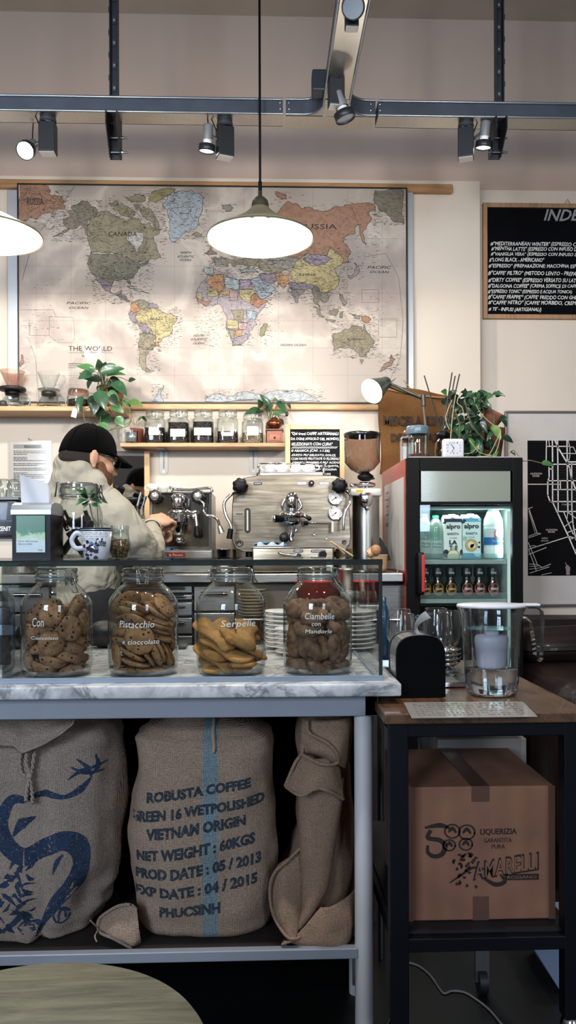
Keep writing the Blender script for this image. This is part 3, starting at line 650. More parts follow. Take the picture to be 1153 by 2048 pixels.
MENU = [('#"MEDITERRANEAN WINTER" (ESPRESSO CON INFUSO DI', 982, 1212, 485, 493), ('#"MENTHA LATTE" (ESPRESSO CON INFUSO DI MENTA FRESCA', 983, 1218, 495, 503),
 ('#"VANIGLIA VERA" (ESPRESSO CON INFUSO DI VANIGLIA)', 982, 1200, 506, 513), ('#"LONG BLACK - AMERICANO"', 979, 1090, 516, 524), ('#"ESPRESSO" (PREPARAZIONE: MACCHINA ESPRESSO)', 978, 1180, 529, 537),
 ('#"CAFFE\' FILTRO" (METODO LENTO - PREPARATO AL', 977, 1190, 543, 552), ('#"DIRTY COFFEE" (ESPRESSO VERSATO SU LATTE FREDDO)', 977, 1200, 557, 566), ('#"DALGONA COFFEE" (CREMA SOFFICE DI CAFFE\' MONTATO)', 977, 1205, 569, 577),
 ('#"ESPRESSO TONIC" (ESPRESSO E ACQUA TONICA)', 977, 1145, 580, 588), ('#"CAFFE\' FRAPPE\'" (CAFFE\' FREDDO CON GHIACCIO E', 977, 1188, 591, 600), ('#"CAFFE\' NITRO" (CAFFE\' MORBIDO, CREMOSO E', 977, 1180, 602, 611), ('# TE\' - INFUSI (ARTIGIANALI)', 978, 1084, 615, 624)]
for s, a, b, c, d in MENU: wline(s, a, b, c, d)
m.obj('chalk_writing', t)
m = MB(); q = P(1136, 406, CYB); m.tube([q + Vector((-.012, 0, 0)), q + Vector((0, 0, .02)), q + Vector((.012, 0, 0))], .0015, dsteel); m.obj('hanging_hook', t)
# small chalkboard above the espresso machine
SY = 3.66
t, _ = board('small_chalkboard', 571, 690, 849, 985, SY, 10, 'small pine-framed chalkboard about the origin of the coffee, behind the espresso machine', 'chalkboard', wood('d9b78c', 'c49e70', .5, 'Z'), M('14181b', .8, var=.2, spec=.1))
t['label'] = 'small pine-framed chalkboard leaning behind the large espresso machine'
m = MB()
def w2(s, a, b, c, d): wline(s, a, b, c, d, chalk, .12, .14, .02, SY + .003)
for s, a, b, c, d in [('"Qui trovi CAFFE\' ARTIGIANALI', 583, 678, 864, 871), ('DA OGNI ANGOLO DEL MONDO,', 582, 679, 875, 881), ('SELEZIONATI CON CURA"', 583, 666, 885, 891), ('////////////////////////////', 583, 676, 893, 897), ('# ARABICA (CAF. 1-1.5%)', 583, 660, 899, 905),
   ('.GUSTO: PIU\' DELICATO, DOLCE,', 583, 672, 908, 913), ('CON NOTE FRUTTATE O FLOREALI', 583, 679, 915, 920), ('.CORPO LEGGERO E PIU\' ACIDO', 583, 680, 923, 927), ('COLTIVATA IN ALTA QUOTA,', 598, 678, 930, 935), ('DI MONTAGNA', 630, 674, 937, 941), ('(1.5%)', 648, 662, 946, 951)]: w2(s, a, b, c, d)
m.obj('chalk_writing', t)

# ================================================================== city map poster
PY = YW - .022
x0, x1, z0, z1 = R4(1012, 1300, 822, 1212, PY); t = T('city_map_poster', 'framed black and white street map poster with white borders beside the fridge', 'poster', ((x0 + x1) / 2, PY, z0))
m = MB(); m.box(x0, x1, PY + .006, PY + .01, z0, z1, M('c9c2be', .7)); m.obj('paper_border', t)
m = MB(); fw = .011; fmt = M('77736f', .35, .5)
for a, b, c, d in [(x0, x1, z1 - fw, z1), (x0, x1, z0, z0 + fw * .9), (x0, x0 + fw, z0 + fw, z1 - fw), (x1 - fw, x1, z0 + fw, z1 - fw)]: m.box(a, b, PY - .006, PY + .02, c, d, fmt, .002)
m.obj('frame', t)
m = MB(); a0, a1, c0, c1 = R4(1057, 1256, 881, 1151, PY); m.box(a0, a1, PY + .003, PY + .0062, c0, c1, M('0a080b', .7, var=.2, vs=2, spec=.1)); m.obj('street_print', t)
m = MB(); st = M('d9d5d1', .6); k_ = 103 / 727
def CU(u, v, d=.0): return P(1050 + u * k_, 870 + v * k_, PY + .0015 - d)
def street(pts, wd, mat=st):
    for (a, b), (c, d) in zip(pts[:-1], pts[1:]):
        ln = math.hypot(c - a, d - b) or 1; nx, nz = -(d - b) / ln * wd / 2, (c - a) / ln * wd / 2
        ex, ez = (c - a) / ln * wd * .3, (d - b) / ln * wd * .3
        m.add([CU(a + nx - ex, b + nz - ez), CU(c + nx + ex, d + nz + ez), CU(c - nx + ex, d - nz + ez), CU(a - nx - ex, b - nz - ez)], [(0, 1, 2, 3)], mat)
for pts, wd in [(((310, 75), (305, 360)), 14), (((340, 75), (355, 150)), 9), (((393, 75), (396, 375)), 18), (((430, 75), (480, 190), (600, 390), (640, 470), (655, 590), (727, 780)), 20), (((465, 75), (470, 410), (475, 1080)), 18),
  (((600, 75), (605, 640), (612, 1080)), 18), (((310, 160), (620, 160)), 14), (((530, 260), (727, 262)), 10), (((615, 75), (640, 170), (690, 170), (727, 250)), 9), (((640, 170), (640, 300), (620, 380)), 9), (((600, 380), (727, 380)), 18),
  (((396, 413), (727, 413)), 16), (((396, 413), (396, 930)), 18), (((345, 460), (348, 600), (328, 650), (328, 850), (360, 935), (400, 955), (470, 1110), (620, 1430), (727, 1680)), 18), (((348, 480), (396, 480)), 18), (((328, 645), (727, 645)), 16),
  (((45, 695), (500, 695)), 12), (((505, 645), (508, 770)), 14), (((405, 770), (727, 770)), 16), (((360, 940), (727, 940)), 18), (((665, 400), (670, 1080), (685, 1260), (727, 1480)), 16), (((470, 1080), (727, 1080)), 16),
  (((555, 1090), (600, 1200), (660, 1340), (690, 1400)), 14), (((610, 1090), (727, 1175)), 10), (((610, 1100), (600, 1180)), 10), (((570, 1290), (680, 1210)), 10), (((610, 1375), (727, 1330)), 12), (((650, 1470), (727, 1440)), 10), (((620, 1430), (727, 1460)), 14), (((700, 1630), (727, 1620)), 12),
  (((60, 1610), (300, 1535), (620, 1435)), 12), (((60, 1685), (305, 1590)), 10), (((60, 1035), (180, 1390)), 10), (((60, 1075), (150, 1380)), 5), (((50, 1040), (110, 1020)), 8), (((60, 1430), (130, 1400), (180, 1385), (235, 1392), (60, 1450)), 8), (((55, 1520), (190, 1850)), 9), (((60, 1620), (165, 1910)), 9),
  (((60, 1580), (120, 1560), (200, 1575)), 7), (((70, 1820), (190, 1830), (250, 1870), (370, 1820)), 8), (((70, 1855), (180, 1850)), 7), (((70, 1895), (250, 1870)), 7), (((75, 1950), (350, 1860)), 8), (((240, 1975), (380, 1945)), 6)]: street(pts, wd)
for u in range(420, 727, 16):
    for v in range(440, 1070, 40):
        if rnd.random() < .8: street([(u, v), (u, v + 22)], 2.2, M('4a4648', .7))
tw = M('d6d2d0', .6)
for s, a, b, c, d in [('HUDSON', 86, 245, 533, 558), ('RIVER', 115, 213, 567, 590), ('HUDSON', 303, 460, 1326, 1352), ('RIVER', 334, 431, 1358, 1380), ('NEW', 244, 330, 1446, 1470), ('JERSEY', 232, 342, 1484, 1508), ('CHELSEA', 525, 655, 974, 990)]:
    q0 = CU(a, d); q1 = CU(b, c); m.text(s, q0.x, q1.x, q0.z, q1.z, q0.y, tw)
# pale statue emblem printed low on the sheet
em = M('8a7c78', .7)
m.add([CU(*p_) for p_ in [(590, 1975), (585, 1900), (575, 1860), (590, 1845), (572, 1800), (580, 1795), (600, 1838), (612, 1832), (625, 1850), (648, 1870), (640, 1920), (640, 1975)]], [list(range(12))], em)
m.obj('street_lines', t)
# ================================================================== pinned notice at the far left
NY = YB - .012
x0, x1, z0, z1 = R4(16, 103, 882, 1010, NY); t = T('pinned_notice', 'printed allergen style notice in a clear sleeve hanging on a nail above the napkin holder', 'notice', ((x0 + x1) / 2, NY, z0))
t['label'] = 'printed sheet of text in a clear sleeve hanging on a nail behind the barista'
m = MB(); m.box(x0 + .01, x1 - .012, NY, NY + .0015, z0, z1 - .004, M('cfcac4', .7)); m.obj('sheet', t)
m = MB(); bk = M('3a3836', .7)
a, b = P(27, 897, NY - .001), P(99, 889, NY - .001); m.box(a.x, b.x, a.y, a.y + .0005, a.z, b.z, M('8d8a86', .7))
a, b = P(48, 896, NY - .002), P(82, 890, NY - .002); m.box(a.x, b.x, a.y, a.y + .0005, a.z, b.z, bk)
rr = random.Random(8); y_ = 902
while y_ < 1000:
    e = 30 + rr.choice([60, 66, 67, 45, 25]); x_ = 27
    while x_ < e:
        w_ = rr.uniform(2, 7); a, b = P(x_, y_ + .9, NY - .0015), P(min(e, x_ + w_), y_ - .6, NY - .0015); m.box(a.x, b.x, a.y, a.y + .0003, a.z, b.z, bk); x_ += w_ + .9
    y_ += rr.choice([3.3, 3.3, 3.3, 6])
m.obj('printed_text', t)
m = MB(); m.box(x0, x1, NY - .004, NY - .0035, z0, z1, glass((.97, .97, .97), (.8, .8, .8), .8, .1, base=.06)); m.obj('clear_sleeve', t)
m = MB(); q = P(60, 881, NY); m.cyl((q.x, NY - .02, q.z + .006), (q.x, YB, q.z + .004), .0018, dsteel, seg=8); m.ball((q.x, NY - .02, q.z + .006), .004, dsteel, 10, 8); m.obj('nail', t)
# ================================================================== mirror
MYR = 3.86
# ================================================================== mirror
x0, x1, z0, z1 = R4(226, 300, 903, 1030, 3.86)
t = T('mirror', 'small pine-framed mirror on the wall under the shelf, reflecting the barista', 'mirror', (x1, 3.86, z0))
mirm, nt, b = node_mat('mirror_glass'); b.inputs['Base Color'].default_value = (.62, .63, .64, 1); b.inputs['Metallic'].default_value = 1; b.inputs['Roughness'].default_value = .01
R = Matrix.Translation((x1, 3.86, z1)) @ Matrix.Rotation(radians(MIRROR_YAW), 4, 'Z') @ Matrix.Rotation(radians(1.8), 4, 'X') @ Matrix.Translation((0, 0, -z1))
pin2 = wood('d3ad7c', 'bd9466', .5, 'Z')
m = MB(); m.box(x0 - x1, -.02, 0, .004, z0, z1 - .02, mirm, xf=R); m.obj('mirror_pane', t)
m = MB(); m.box(-.026, 0, -.012, .012, z0 - .02, z1, pin2, .002, xf=R); m.box(x0 - x1 - .026, -.026, -.012, .012, z1 - .024, z1, M('5c5550', .6), .002, xf=R); m.box(x0 - x1 - .026, x0 - x1, -.012, .012, z0 - .02, z1 - .024, pin2, .002, xf=R); m.obj('frame', t)

# ================================================================== shelves
shw = wood('c69f72', 'ac8257', .45)
US, UF = P(100, 812, 3.71).z, 3.71
m = MB(); a, b = P(-80, 800, UF).x, P(246, 800, UF).x; m.box(a, b, UF, YB, US - .023, US, shw, .003); m.obj('wall_shelf', label='upper oak wall shelf under the map carrying the coffee drippers', cat='shelf')
LS, LF = P(400, 885.5, 3.75).z, 3.75
m = MB(); a, b = P(240, 880, LF).x, P(572, 880, LF).x; m.box(a, b, LF, YB, LS - .019, LS, shw, .003)
t = T('wall_shelf', 'lower oak wall shelf on two steel brackets carrying the bean jars', 'shelf', (a, LF, LS - .019)); m.obj('shelf_board', t)
br = M('85817b', .4, .7)
for px in (326, 507):
    q = P(px, 900, 3.86); m = MB(); hw = .02
    zt_ = LS - .02; zb_ = P(px, 949, 3.88).z
    arc = [(q.x + hw * cos(a_), zb_ + hw + hw * sin(a_)) for a_ in [pi + pi * i / 8 for i in range(9)]]
    m.prism([(q.x - hw, zt_)] + arc + [(q.x + hw, zt_)], YB - .004, YB, br)
    m.box(q.x - hw, q.x + hw, LF + .03, YB, zt_ - .003, zt_, br); m.box(q.x - .003, q.x + .003, YB - .006, YB - .004, zb_ + .03, zt_, M('5e5b57', .4, .7))
    m.cyl((q.x, YB - .007, zb_ + .016), (q.x, YB - .004, zb_ + .016), .006, dsteel, seg=12); m.obj('shelf_bracket', t)

jglass = glass((.97, .985, .98), (.42, .5, .48), 1.0, 0, 2.6, .05); clear = glass((.985, .99, .99), (.5, .55, .55), 1., 0, 2.4, .05)
thick = glass((.93, .97, .96), (.3, .38, .36), 1.2, 0, 2., .08)
def clip(m, cx, cy, z, r, ang, sc=1., mat=None, drop=.5):
    """wire bail clasp standing off the rim at angle ang"""
    mat = mat or dsteel
    d = Vector((cos(ang), sin(ang), 0)); s_ = Vector((-sin(ang), cos(ang), 0)); c = Vector((cx, cy, z)) + d * (r + .003 * sc); w_ = .011 * sc; h = .014 * sc; r_ = .0011 * sc
    m.tube([c - s_ * w_ + Vector((0, 0, h)), c + s_ * w_ + Vector((0, 0, h)), c + s_ * w_ + d * .004 * sc - Vector((0, 0, h)), c - s_ * w_ + d * .004 * sc - Vector((0, 0, h)), c - s_ * w_ + Vector((0, 0, h))], r_, mat, 6)
    if drop:
        e = c + d * .02 * sc * drop * 2 - Vector((0, 0, .055 * sc * drop))
        m.tube([c - s_ * w_ * .7, e - s_ * w_ * .5, e + s_ * w_ * .5, c + s_ * w_ * .7], r_, mat, 6)
        m.tube([c - s_ * w_ * .8 + Vector((0, 0, h)), c - s_ * w_ * .2, c - s_ * w_ * .7 - Vector((0, 0, h * 1.2))], r_, mat, 6); m.tube([c + s_ * w_ * .8 + Vector((0, 0, h)), c + s_ * w_ * .2, c + s_ * w_ * .7 - Vector((0, 0, h * 1.2))], r_, mat, 6)
def beans_mat(c1, c2):
    m_, nt, b = node_mat('beans'); v = N(nt, 'ShaderNodeTexVoronoi'); v.inputs['Scale'].default_value = 150; L(nt, coords(nt), v.inputs['Vector'])
    L(nt, ramp(nt, v.outputs['Distance'], [(0, srgb(c1)), (.6, srgb(c2)), (1, (.002, .002, .002, 1))]), b.inputs['Base Color']); b.inputs['Roughness'].default_value = .4
    iv = N(nt, 'ShaderNodeMath', operation='SUBTRACT'); iv.inputs[0].default_value = 1; L(nt, v.outputs['Distance'], iv.inputs[1]); bump(nt, iv.outputs[0], 1., .004, b); return m_
bm_dark = beans_mat('3a2a24', '120c0a'); bm_green = beans_mat('b3a184', '6e5f48')
paper = M('d8d2c8', .8)
def square_jar(px0, px1, pyt, pyb, fill, bmat, label, tag, lz, Y=3.83):
    a, b = P(px0, pyb, Y), P(px1, pyb, Y); r = (b.x - a.x) / 2; c = ((a.x + b.x) / 2, Y); z0 = LS; h = P(px0, pyt, Y).z - z0
    t = T('storage_jar', label, 'jar', (c[0], c[1], z0), 'clip-top coffee jars on the wall shelf')
    def sq(r_, z, m_, seg=32, n=4.):
        return [((abs(cos(a_)) ** (2 / n)) * r_ * (1 if cos(a_) > 0 else -1), (abs(sin(a_)) ** (2 / n)) * r_ * (1 if sin(a_) > 0 else -1), z) for a_ in [2 * pi * i / seg for i in range(seg)]]
    def loft(m, rows, mat, xf):
        vs = [p_ for row in rows for p_ in row]; n_ = len(rows[0]); m.add(vs, [(j * n_ + i, j * n_ + (i + 1) % n_, (j + 1) * n_ + (i + 1) % n_, (j + 1) * n_ + i) for j in range(len(rows) - 1) for i in range(n_)], mat, True, xf)
    X = Matrix.Translation((c[0], c[1], z0))
    m = MB(); loft(m, [sq(r * .9, .001, 0), sq(r * .98, .006, 0), sq(r, .02, 0), sq(r, h * .66, 0), sq(r * .96, h * .72, 0), sq(r * .86, h * .77, 0, n=2.4), sq(r * .84, h * .82, 0, n=2.)], jglass, X)
    m.add(sq(r * .9, .002, 0), [list(range(32))], thick, False, X); m.obj('glass_body', t)
    m = MB(); m.lathe([(r * .87, h * .83), (r * .9, h * .85), (r * .88, h * .87), (r * .9, h * .9), (r * .9, h * .97), (r * .8, h * .99), (r * .3, h * .975), (0, h * .97)], (c[0], c[1], z0), thick, 32)
    m.lathe([(r * .9, h * .835), (r * .93, h * .845), (r * .9, h * .855)], (c[0], c[1], z0), M('c9bfb0', .5), 32); ld = m.obj('lid', t)
    m = MB(); clip(m, c[0], c[1], z0 + h * .87, r * .88, -pi / 2, .9, drop=.35); m.obj('wire_clasp', t)
    m = MB(); fr = [sq(r * .88, .006, 0), sq(r * .94, .012, 0), sq(r * .94, fill * h, 0)]; loft(m, fr, bmat, X)
    m.grid(lambda u, v: (c[0] + (u - .5) * 2 * r * .92, c[1] + (v - .5) * 2 * r * .92, z0 + fill * h - .002 + .004 * mnoise.noise(Vector((u * 9, v * 9, c[0] * 30)))), 16, 16, bmat)
    o = m.obj('coffee_beans', label='coffee beans filling the ' + label.split(',')[0].replace('clip-top jar', 'jar') , cat='beans', kind='stuff')
    m = MB(); w_ = r * tag[0]; y_ = c[1] - r - .001; m.box(c[0] - w_, c[0] + w_, y_, y_ + .0008, z0 + h * tag[1], z0 + h * tag[2], paper)
    for i in range(3):
        zz = z0 + h * (tag[1] + (tag[2] - tag[1]) * (.25 + .25 * i)); m.box(c[0] - w_ * .7, c[0] + w_ * (.2 + .2 * i), y_ - .0004, y_, zz, zz + .001, M('8a8580', .7))
    m.obj('paper_label', t)
square_jar(290.5, 331, 822, 884, .48, bm_dark, 'clip-top jar of dark beans with a narrow paper label, beside the terracotta pot', (.5, .25, .48), 0)
square_jar(337, 379, 821, 884, .62, bm_dark, 'clip-top jar of dark beans, second from the terracotta pot, with a wide label', (.7, .2, .42), 0)
square_jar(386.5, 428, 821, 884, .64, bm_dark, 'fullest clip-top jar of dark beans, in the middle of the row', (.82, .24, .46), 0)
square_jar(435, 477, 821, 884, .36, bm_dark, 'clip-top jar only a third full of dark beans', (.55, .22, .33), 0)
square_jar(484.5, 527, 828, 884, .36, bm_green, 'clip-top jar of pale green beans, shorter than the others', (.5, .26, .55), 0)

# ---- leaves
def leafmat(c, var=.25):
    m_, nt, b = node_mat('leaf'); v = coords(nt); cc = srgb(c)
    L(nt, ramp(nt, noise(nt, v, 40, 3), [(.35, tuple(x * (1 - var) for x in cc[:3]) + (1,)), (.65, cc), (.8, tuple(min(1, x * 1.7) for x in cc[:3]) + (1,))]), b.inputs['Base Color'])
    b.inputs['Roughness'].default_value = .32; b.inputs['Coat Weight'].default_value = .25; return m_
lf_dark = leafmat('2f5238'); lf_mid = leafmat('4a7a45'); lf_deep = leafmat('1d3324'); lf_light = leafmat('6f9350'); stemm = M('5e6b3c', .5)
def leaf(m, base, tip, wd, mat, fold=.25, up=None, heart=.5, droop=.12, n=9):
    base, tip = Vector(base), Vector(tip); d = tip - base; ln = d.length; d.normalize()
    up = Vector(up or (0, -1, .4)); s_ = d.cross(up).normalized(); nn = s_.cross(d).normalized(); vs = []; fs = []
    for i in range(n + 1):
        t_ = i / n; w_ = wd * .5 * (sin(pi * t_ ** (.55 + .25 * (1 - heart))) ** .8 if 0 < t_ < 1 else 0)
        c = base + d * ln * t_ - Vector((0, 0, droop * ln * t_ * t_)) + nn * (.06 * ln * sin(pi * t_))
        vs += [c - s_ * w_ + nn * w_ * fold, c - nn * w_ * .05, c + s_ * w_ + nn * w_ * fold]
    for i in range(n):
        k = i * 3; fs += [(k, k + 1, k + 4, k + 3), (k + 1, k + 2, k + 5, k + 4)]
    m.add(vs, fs, mat, True)
def pl(px, py, Y): return P(px, py, Y)
# trailing pothos on the upper shelf
PYY = 3.66
t = T('pothos_plant', 'bushy trailing pothos at the end of the upper shelf, above the barista\'s cap', 'plant', (P(215, 812, 3.78).x, 3.78, US))
m = MB(); c = (P(222, 812, 3.78).x, 3.78, US); m.lathe([(0, .002), (.045, .002), (.05, .01), (.06, .085), (.066, .09), (.066, .1), (.058, .1), (.056, .08), (0, .078)], c, M('7a4c36', .8, var=.15), 32); m.obj('plant_pot', t)
m = MB(); st_ = MB()
LV = [(197, 740, 196, 716, 16, 0), (205, 742, 212, 722, 17, 0), (190, 738, 153, 731, 14, 1), (183, 745, 156, 757, 16, 0), (200, 745, 250, 735, 19, 0), (212, 752, 253, 748, 14, 1), (205, 760, 160, 752, 15, 2), (257, 762, 272, 758, 10, 0), (185, 760, 176, 778, 14, 0), (215, 764, 250, 775, 26, 2),
      (225, 765, 254, 790, 22, 0), (200, 772, 218, 800, 24, 1), (195, 782, 210, 818, 26, 0), (215, 785, 240, 800, 18, 1), (222, 808, 248, 826, 17, 1), (188, 790, 180, 815, 16, 2), (256, 804, 287, 812, 17, 3), (232, 834, 250, 852, 17, 1), (196, 822, 213, 852, 18, 0), (200, 845, 213, 868, 17, 1), (190, 800, 186, 830, 18, 2),
      (163, 792, 158, 826, 14, 0), (205, 752, 220, 742, 20, 2), (210, 740, 232, 728, 16, 0), (178, 752, 158, 745, 12, 2), (212, 775, 232, 768, 20, 2), (196, 800, 212, 790, 20, 1), (203, 828, 222, 845, 18, 0), (188, 745, 180, 735, 12, 0), (222, 790, 236, 812, 18, 2), (208, 808, 196, 838, 16, 2), (245, 800, 262, 812, 12, 1)]
rl = random.Random(5)
for i, (a, b_, c_, d, w_, k) in enumerate(LV):
    Y = PYY + rl.uniform(-.06, .1); w_ = w_ / F * Y * 1.15
    leaf(m, pl(a, b_, Y), pl(c_, d, Y - rl.uniform(-.01, .05)), w_, [lf_dark, lf_mid, lf_deep, lf_light][k], rl.uniform(.1, .4), (rl.uniform(-.5, .5), -1, rl.uniform(.1, .9)), droop=.05)
    st_.tube([pl(205 + rl.uniform(-12, 12), 800, 3.76), pl((a + 205) / 2 + rl.uniform(-4, 4), min(b_, 800) - 6 if b_ < 800 else b_ - 10, Y + .02), pl(a, b_, Y)], .0016, stemm, 5, smooth_n=4)
for vine in [[(200, 800), (202, 830), (200, 850), (207, 880), (214, 900)], [(245, 790), (258, 815), (262, 840), (250, 850)], [(190, 810), (168, 822), (172, 845), (190, 862)], [(236, 800), (262, 830), (255, 852), (222, 858)], [(240, 845), (228, 858), (214, 862)]]:
    st_.tube([pl(a, b_, PYY + .01) for a, b_ in vine], .002, stemm, 6, smooth_n=5)
m.obj('foliage', t); st_.obj('stems', t)
# white ribbed vase under the trailing vine
m = MB(); q = P(251, 885, 3.8); m.lathe([(0, .001), (.022, .001), (.03, .01), (.036, .035), (.034, .06), (.02, .08), (.018, .09), (.023, .097)], (q.x, 3.8, LS), M('cfc9bd', .5), 40, flute=(14, .05)); m.obj('ribbed_vase', label='small cream ribbed vase behind the barista\'s cap at the shelf end', cat='vase')
# glass drippers
def dripper(px, base_w, cone_c, collar, label, wood_collar):
    Y = 3.8; q = P(px, 812, Y); k = Y / F; t = T('coffee_dripper', label, 'dripper', (q.x, Y, US), 'glass pour-over sets on the upper shelf')
    m = MB(); R_ = 24 * k if wood_collar else 23 * k
    m.lathe([(R_, .001), (R_ * 1.02, .006), (R_ * .98, .02), (R_ * .72, .05), (R_ * .5, .066)], (q.x, Y, US), jglass, 40); m.lathe([(0, .002), (R_, .002)], (q.x, Y, US), thick, 40); m.lathe([(R_ * .98, .004), (R_ * .9, .014), (0, .015)], (q.x, Y, US), thick, 40); m.obj('glass_server', t)
    m = MB(); m.tube([(q.x + R_ * .75, Y, US + .052), (q.x + R_ * 1.35, Y, US + .05), (q.x + R_ * 1.4, Y, US + .025), (q.x + R_ * .98, Y, US + .012)], .003, thick, 8, smooth_n=6); m.obj('handle', t)
    m = MB()
    if collar == 'black':
        m.lathe([(0, .066), (.032, .066), (.034, .07), (.036, .086), (0, .088)], (q.x, Y, US), black, 32); m.lathe([(0, .086), (.058, .086), (.062, .09), (.062, .098), (.058, .102), (0, .102)], (q.x, Y, US), M('1c1a1a', .6), 40)
    else:
        m.lathe([(0, .064), (.034, .064), (.034, .082), (0, .084)], (q.x, Y, US), M('2c2a28', .4), 32); m.lathe([(0, .086), (.05, .086), (.052, .09), (.05, .094), (0, .094)], (q.x, Y, US), thick, 40)
    m.obj('collar', t)
    m = MB(); z_ = .102 if collar == 'black' else .094
    m.lathe([(.018, z_), (.026, z_ + .01), (.055 if collar == 'black' else .05, z_ + .075), (.056 if collar == 'black' else .051, z_ + .078)], (q.x, Y, US), cone_c, 72, flute=(18, .025)); cn = m.obj('cone', t)
    if collar != 'black':
        m = MB(); m.tube([(q.x + .045, Y, US + z_ + .065), (q.x + .075, Y, US + z_ + .06), (q.x + .07, Y, US + z_ + .03), (q.x + .03, Y, US + z_ + .02)], .003, thick, 8, smooth_n=6); m.obj('cone_handle', t)
dripper(25, 50, glass((.82, .55, .4), (.5, .26, .15), .8, .02, 1.6, .06, dirt=.12), 'black', 'pour-over set with an amber ribbed cone on a black collar', True)
dripper(98, 48, jglass, 'clear', 'pour-over set with a clear cone, beside the jar with a white tag', False)
t = T('clip_jar', 'squat clip-top jar with a white tag hanging over the upper shelf edge', 'jar', (P(157, 812, 3.77).x, 3.77, US)); q = P(157, 812, 3.77); k = 3.77 / F
m = MB(); m.lathe([(0, .002), (20 * k, .002), (22 * k, .008), (22 * k, .05), (20 * k, .06), (19 * k, .064)], (q.x, 3.77, US), jglass, 32); m.obj('glass_body', t)
m = MB(); m.lathe([(0, .004), (20 * k, .004), (20 * k, .038), (0, .04)], (q.x, 3.77, US), bm_dark, 24); m.obj('contents', t)
m = MB(); m.lathe([(20 * k, .064), (21 * k, .067), (20 * k, .07), (21 * k, .078), (19 * k, .086), (0, .086)], (q.x, 3.77, US), glass((.8, .6, .52), (.4, .25, .2), 1, 0, 2, .08), 32); m.obj('lid', t)
m = MB(); clip(m, q.x, 3.77, US + .07, 20 * k, -pi / 2 - .4, 1.1, drop=.3); m.obj('wire_clasp', t)
m = MB(); a, b_ = P(143, 815, 3.69), P(156, 834, 3.69); xf = Matrix.Translation(((a.x + b_.x) / 2, 3.69, (a.z + b_.z) / 2)) @ Matrix.Rotation(.25, 4, 'Y'); m.box(-.012, .012, -.0006, .0006, -.024, .018, M('e6e2da', .8), xf=xf); m.tube([P(151, 811, 3.69), P(155, 800, 3.72)], .0008, M('d8d0c0', .8), 5); m.obj('paper_tag', t)
m = MB(); q = P(6, 812, 3.75); m.lathe([(0, .002), (.016, .002), (.018, .02), (.014, .03), (0, .033)], (q.x, 3.75, US), M('3a3634', .5), 20); m.obj('small_jar', label='tiny dark jar on the upper shelf beside the amber dripper', cat='jar')
# terracotta pot with seedling in a glass at the shelf's left end
t = T('seedling_pot', 'terracotta pot with a thin seedling behind a small glass, at the shelf end', 'plant', (P(268, 885, 3.82).x, 3.82, LS)); q = P(271, 885, 3.82)
m = MB(); m.lathe([(0, .001), (.03, .001), (.036, .055), (.039, .058), (.039, .073), (.034, .073), (.033, .06), (0, .06)], (q.x, 3.82, LS), M('7d4030', .7, var=.15), 32); m.obj('plant_pot', t)
m = MB(); 
for a in [((270, 850), (264, 830), (260, 820)), ((272, 850), (276, 838), (288, 832)), ((268, 850), (262, 840), (250, 828))]: m.tube([P(x_, y_, 3.8) for x_, y_ in a], .0014, M('8a5a40', .5), 5, smooth_n=4)
leaf(m, P(262, 822, 3.8), P(257, 812, 3.8), .012, M('9a8a78', .5)); leaf(m, P(284, 833, 3.8), P(294, 842, 3.79), .016, lf_deep); leaf(m, P(284, 833, 3.8), P(276, 842, 3.79), .012, lf_mid); m.obj('seedling', t)
m = MB(); q = P(263, 885, 3.775); m.lathe([(0, .002), (.026, .002), (.028, .01), (.03, .062)], (q.x, 3.775, LS), thick, 36, flute=(12, .04)); m.lathe([(0, .006), (.025, .006), (.027, .05), (0, .051)], (q.x, 3.775, LS), M('c9cdd0', .25, .7), 24); m.obj('ribbed_tumbler', label='small silvery ribbed glass in front of the terracotta seedling pot', cat='glass')
# wooden box coffee grinder and plant on it
q = P(549.5, 885, 3.82); t = T('coffee_grinder', 'small wooden hand grinder with a brass bowl at the end of the jar shelf', 'grinder', (q.x, 3.82, LS)); k = 3.82 / F
ct = wood('9a4f2a', '7c3a1e', .35, coat=.3)
m = MB(); m.box(q.x - 18 * k, q.x + 18 * k, 3.82 - .042, 3.82 + .042, LS, LS + .008, M('4a2a1c', .4), .002); m.box(q.x - 15.5 * k, q.x + 15.5 * k, 3.82 - .036, 3.82 + .036, LS + .008, LS + .062, ct, .002); m.box(q.x - 18 * k, q.x + 18 * k, 3.82 - .042, 3.82 + .042, LS + .062, LS + .071, M('4a2a1c', .4), .002); m.obj('grinder_box', t)
m = MB(); m.box(q.x - .026, q.x + .026, 3.82 - .04, 3.82 - .036, LS + .015, LS + .048, wood('a85a30', '8a4424', .35), .001); dr = m.obj('drawer', t)
m = MB(); m.ball((q.x, 3.775, LS + .028), .005, M('2a1a12', .3), 10, 8); m.obj('knob', dr)
m = MB(); m.lathe([(.012, .07), (.02, .076), (.038, .09), (.042, .1), (.034, .112), (.024, .117), (.012, .13), (0, .132)], (q.x, 3.82, LS), M('8a4a34', .2, .8), 32); m.obj('bowl', t)
m = MB(); m.tube([(q.x, 3.82, LS + .13), (q.x + .01, 3.8, LS + .14), (q.x + .055, 3.78, LS + .13)], .0025, dsteel, 8); m.ball((q.x + .058, 3.78, LS + .14), (.008, .008, .012), M('2a1a12', .3), 12, 8); m.obj('crank', t)
t = T('broad_leaf_plant', 'glossy broad-leaved plant in a small pot behind the hand grinder', 'plant', (P(540, 885, 3.87).x, 3.87, LS))
m = MB(); q = P(542, 885, 3.872); m.lathe([(0, .001), (.02, .001), (.025, .1), (.022, .1), (0, .09)], (q.x, 3.872, LS), M('5b3a2c', .7), 24); m.obj('plant_pot', t)
m = MB(); s2 = MB()
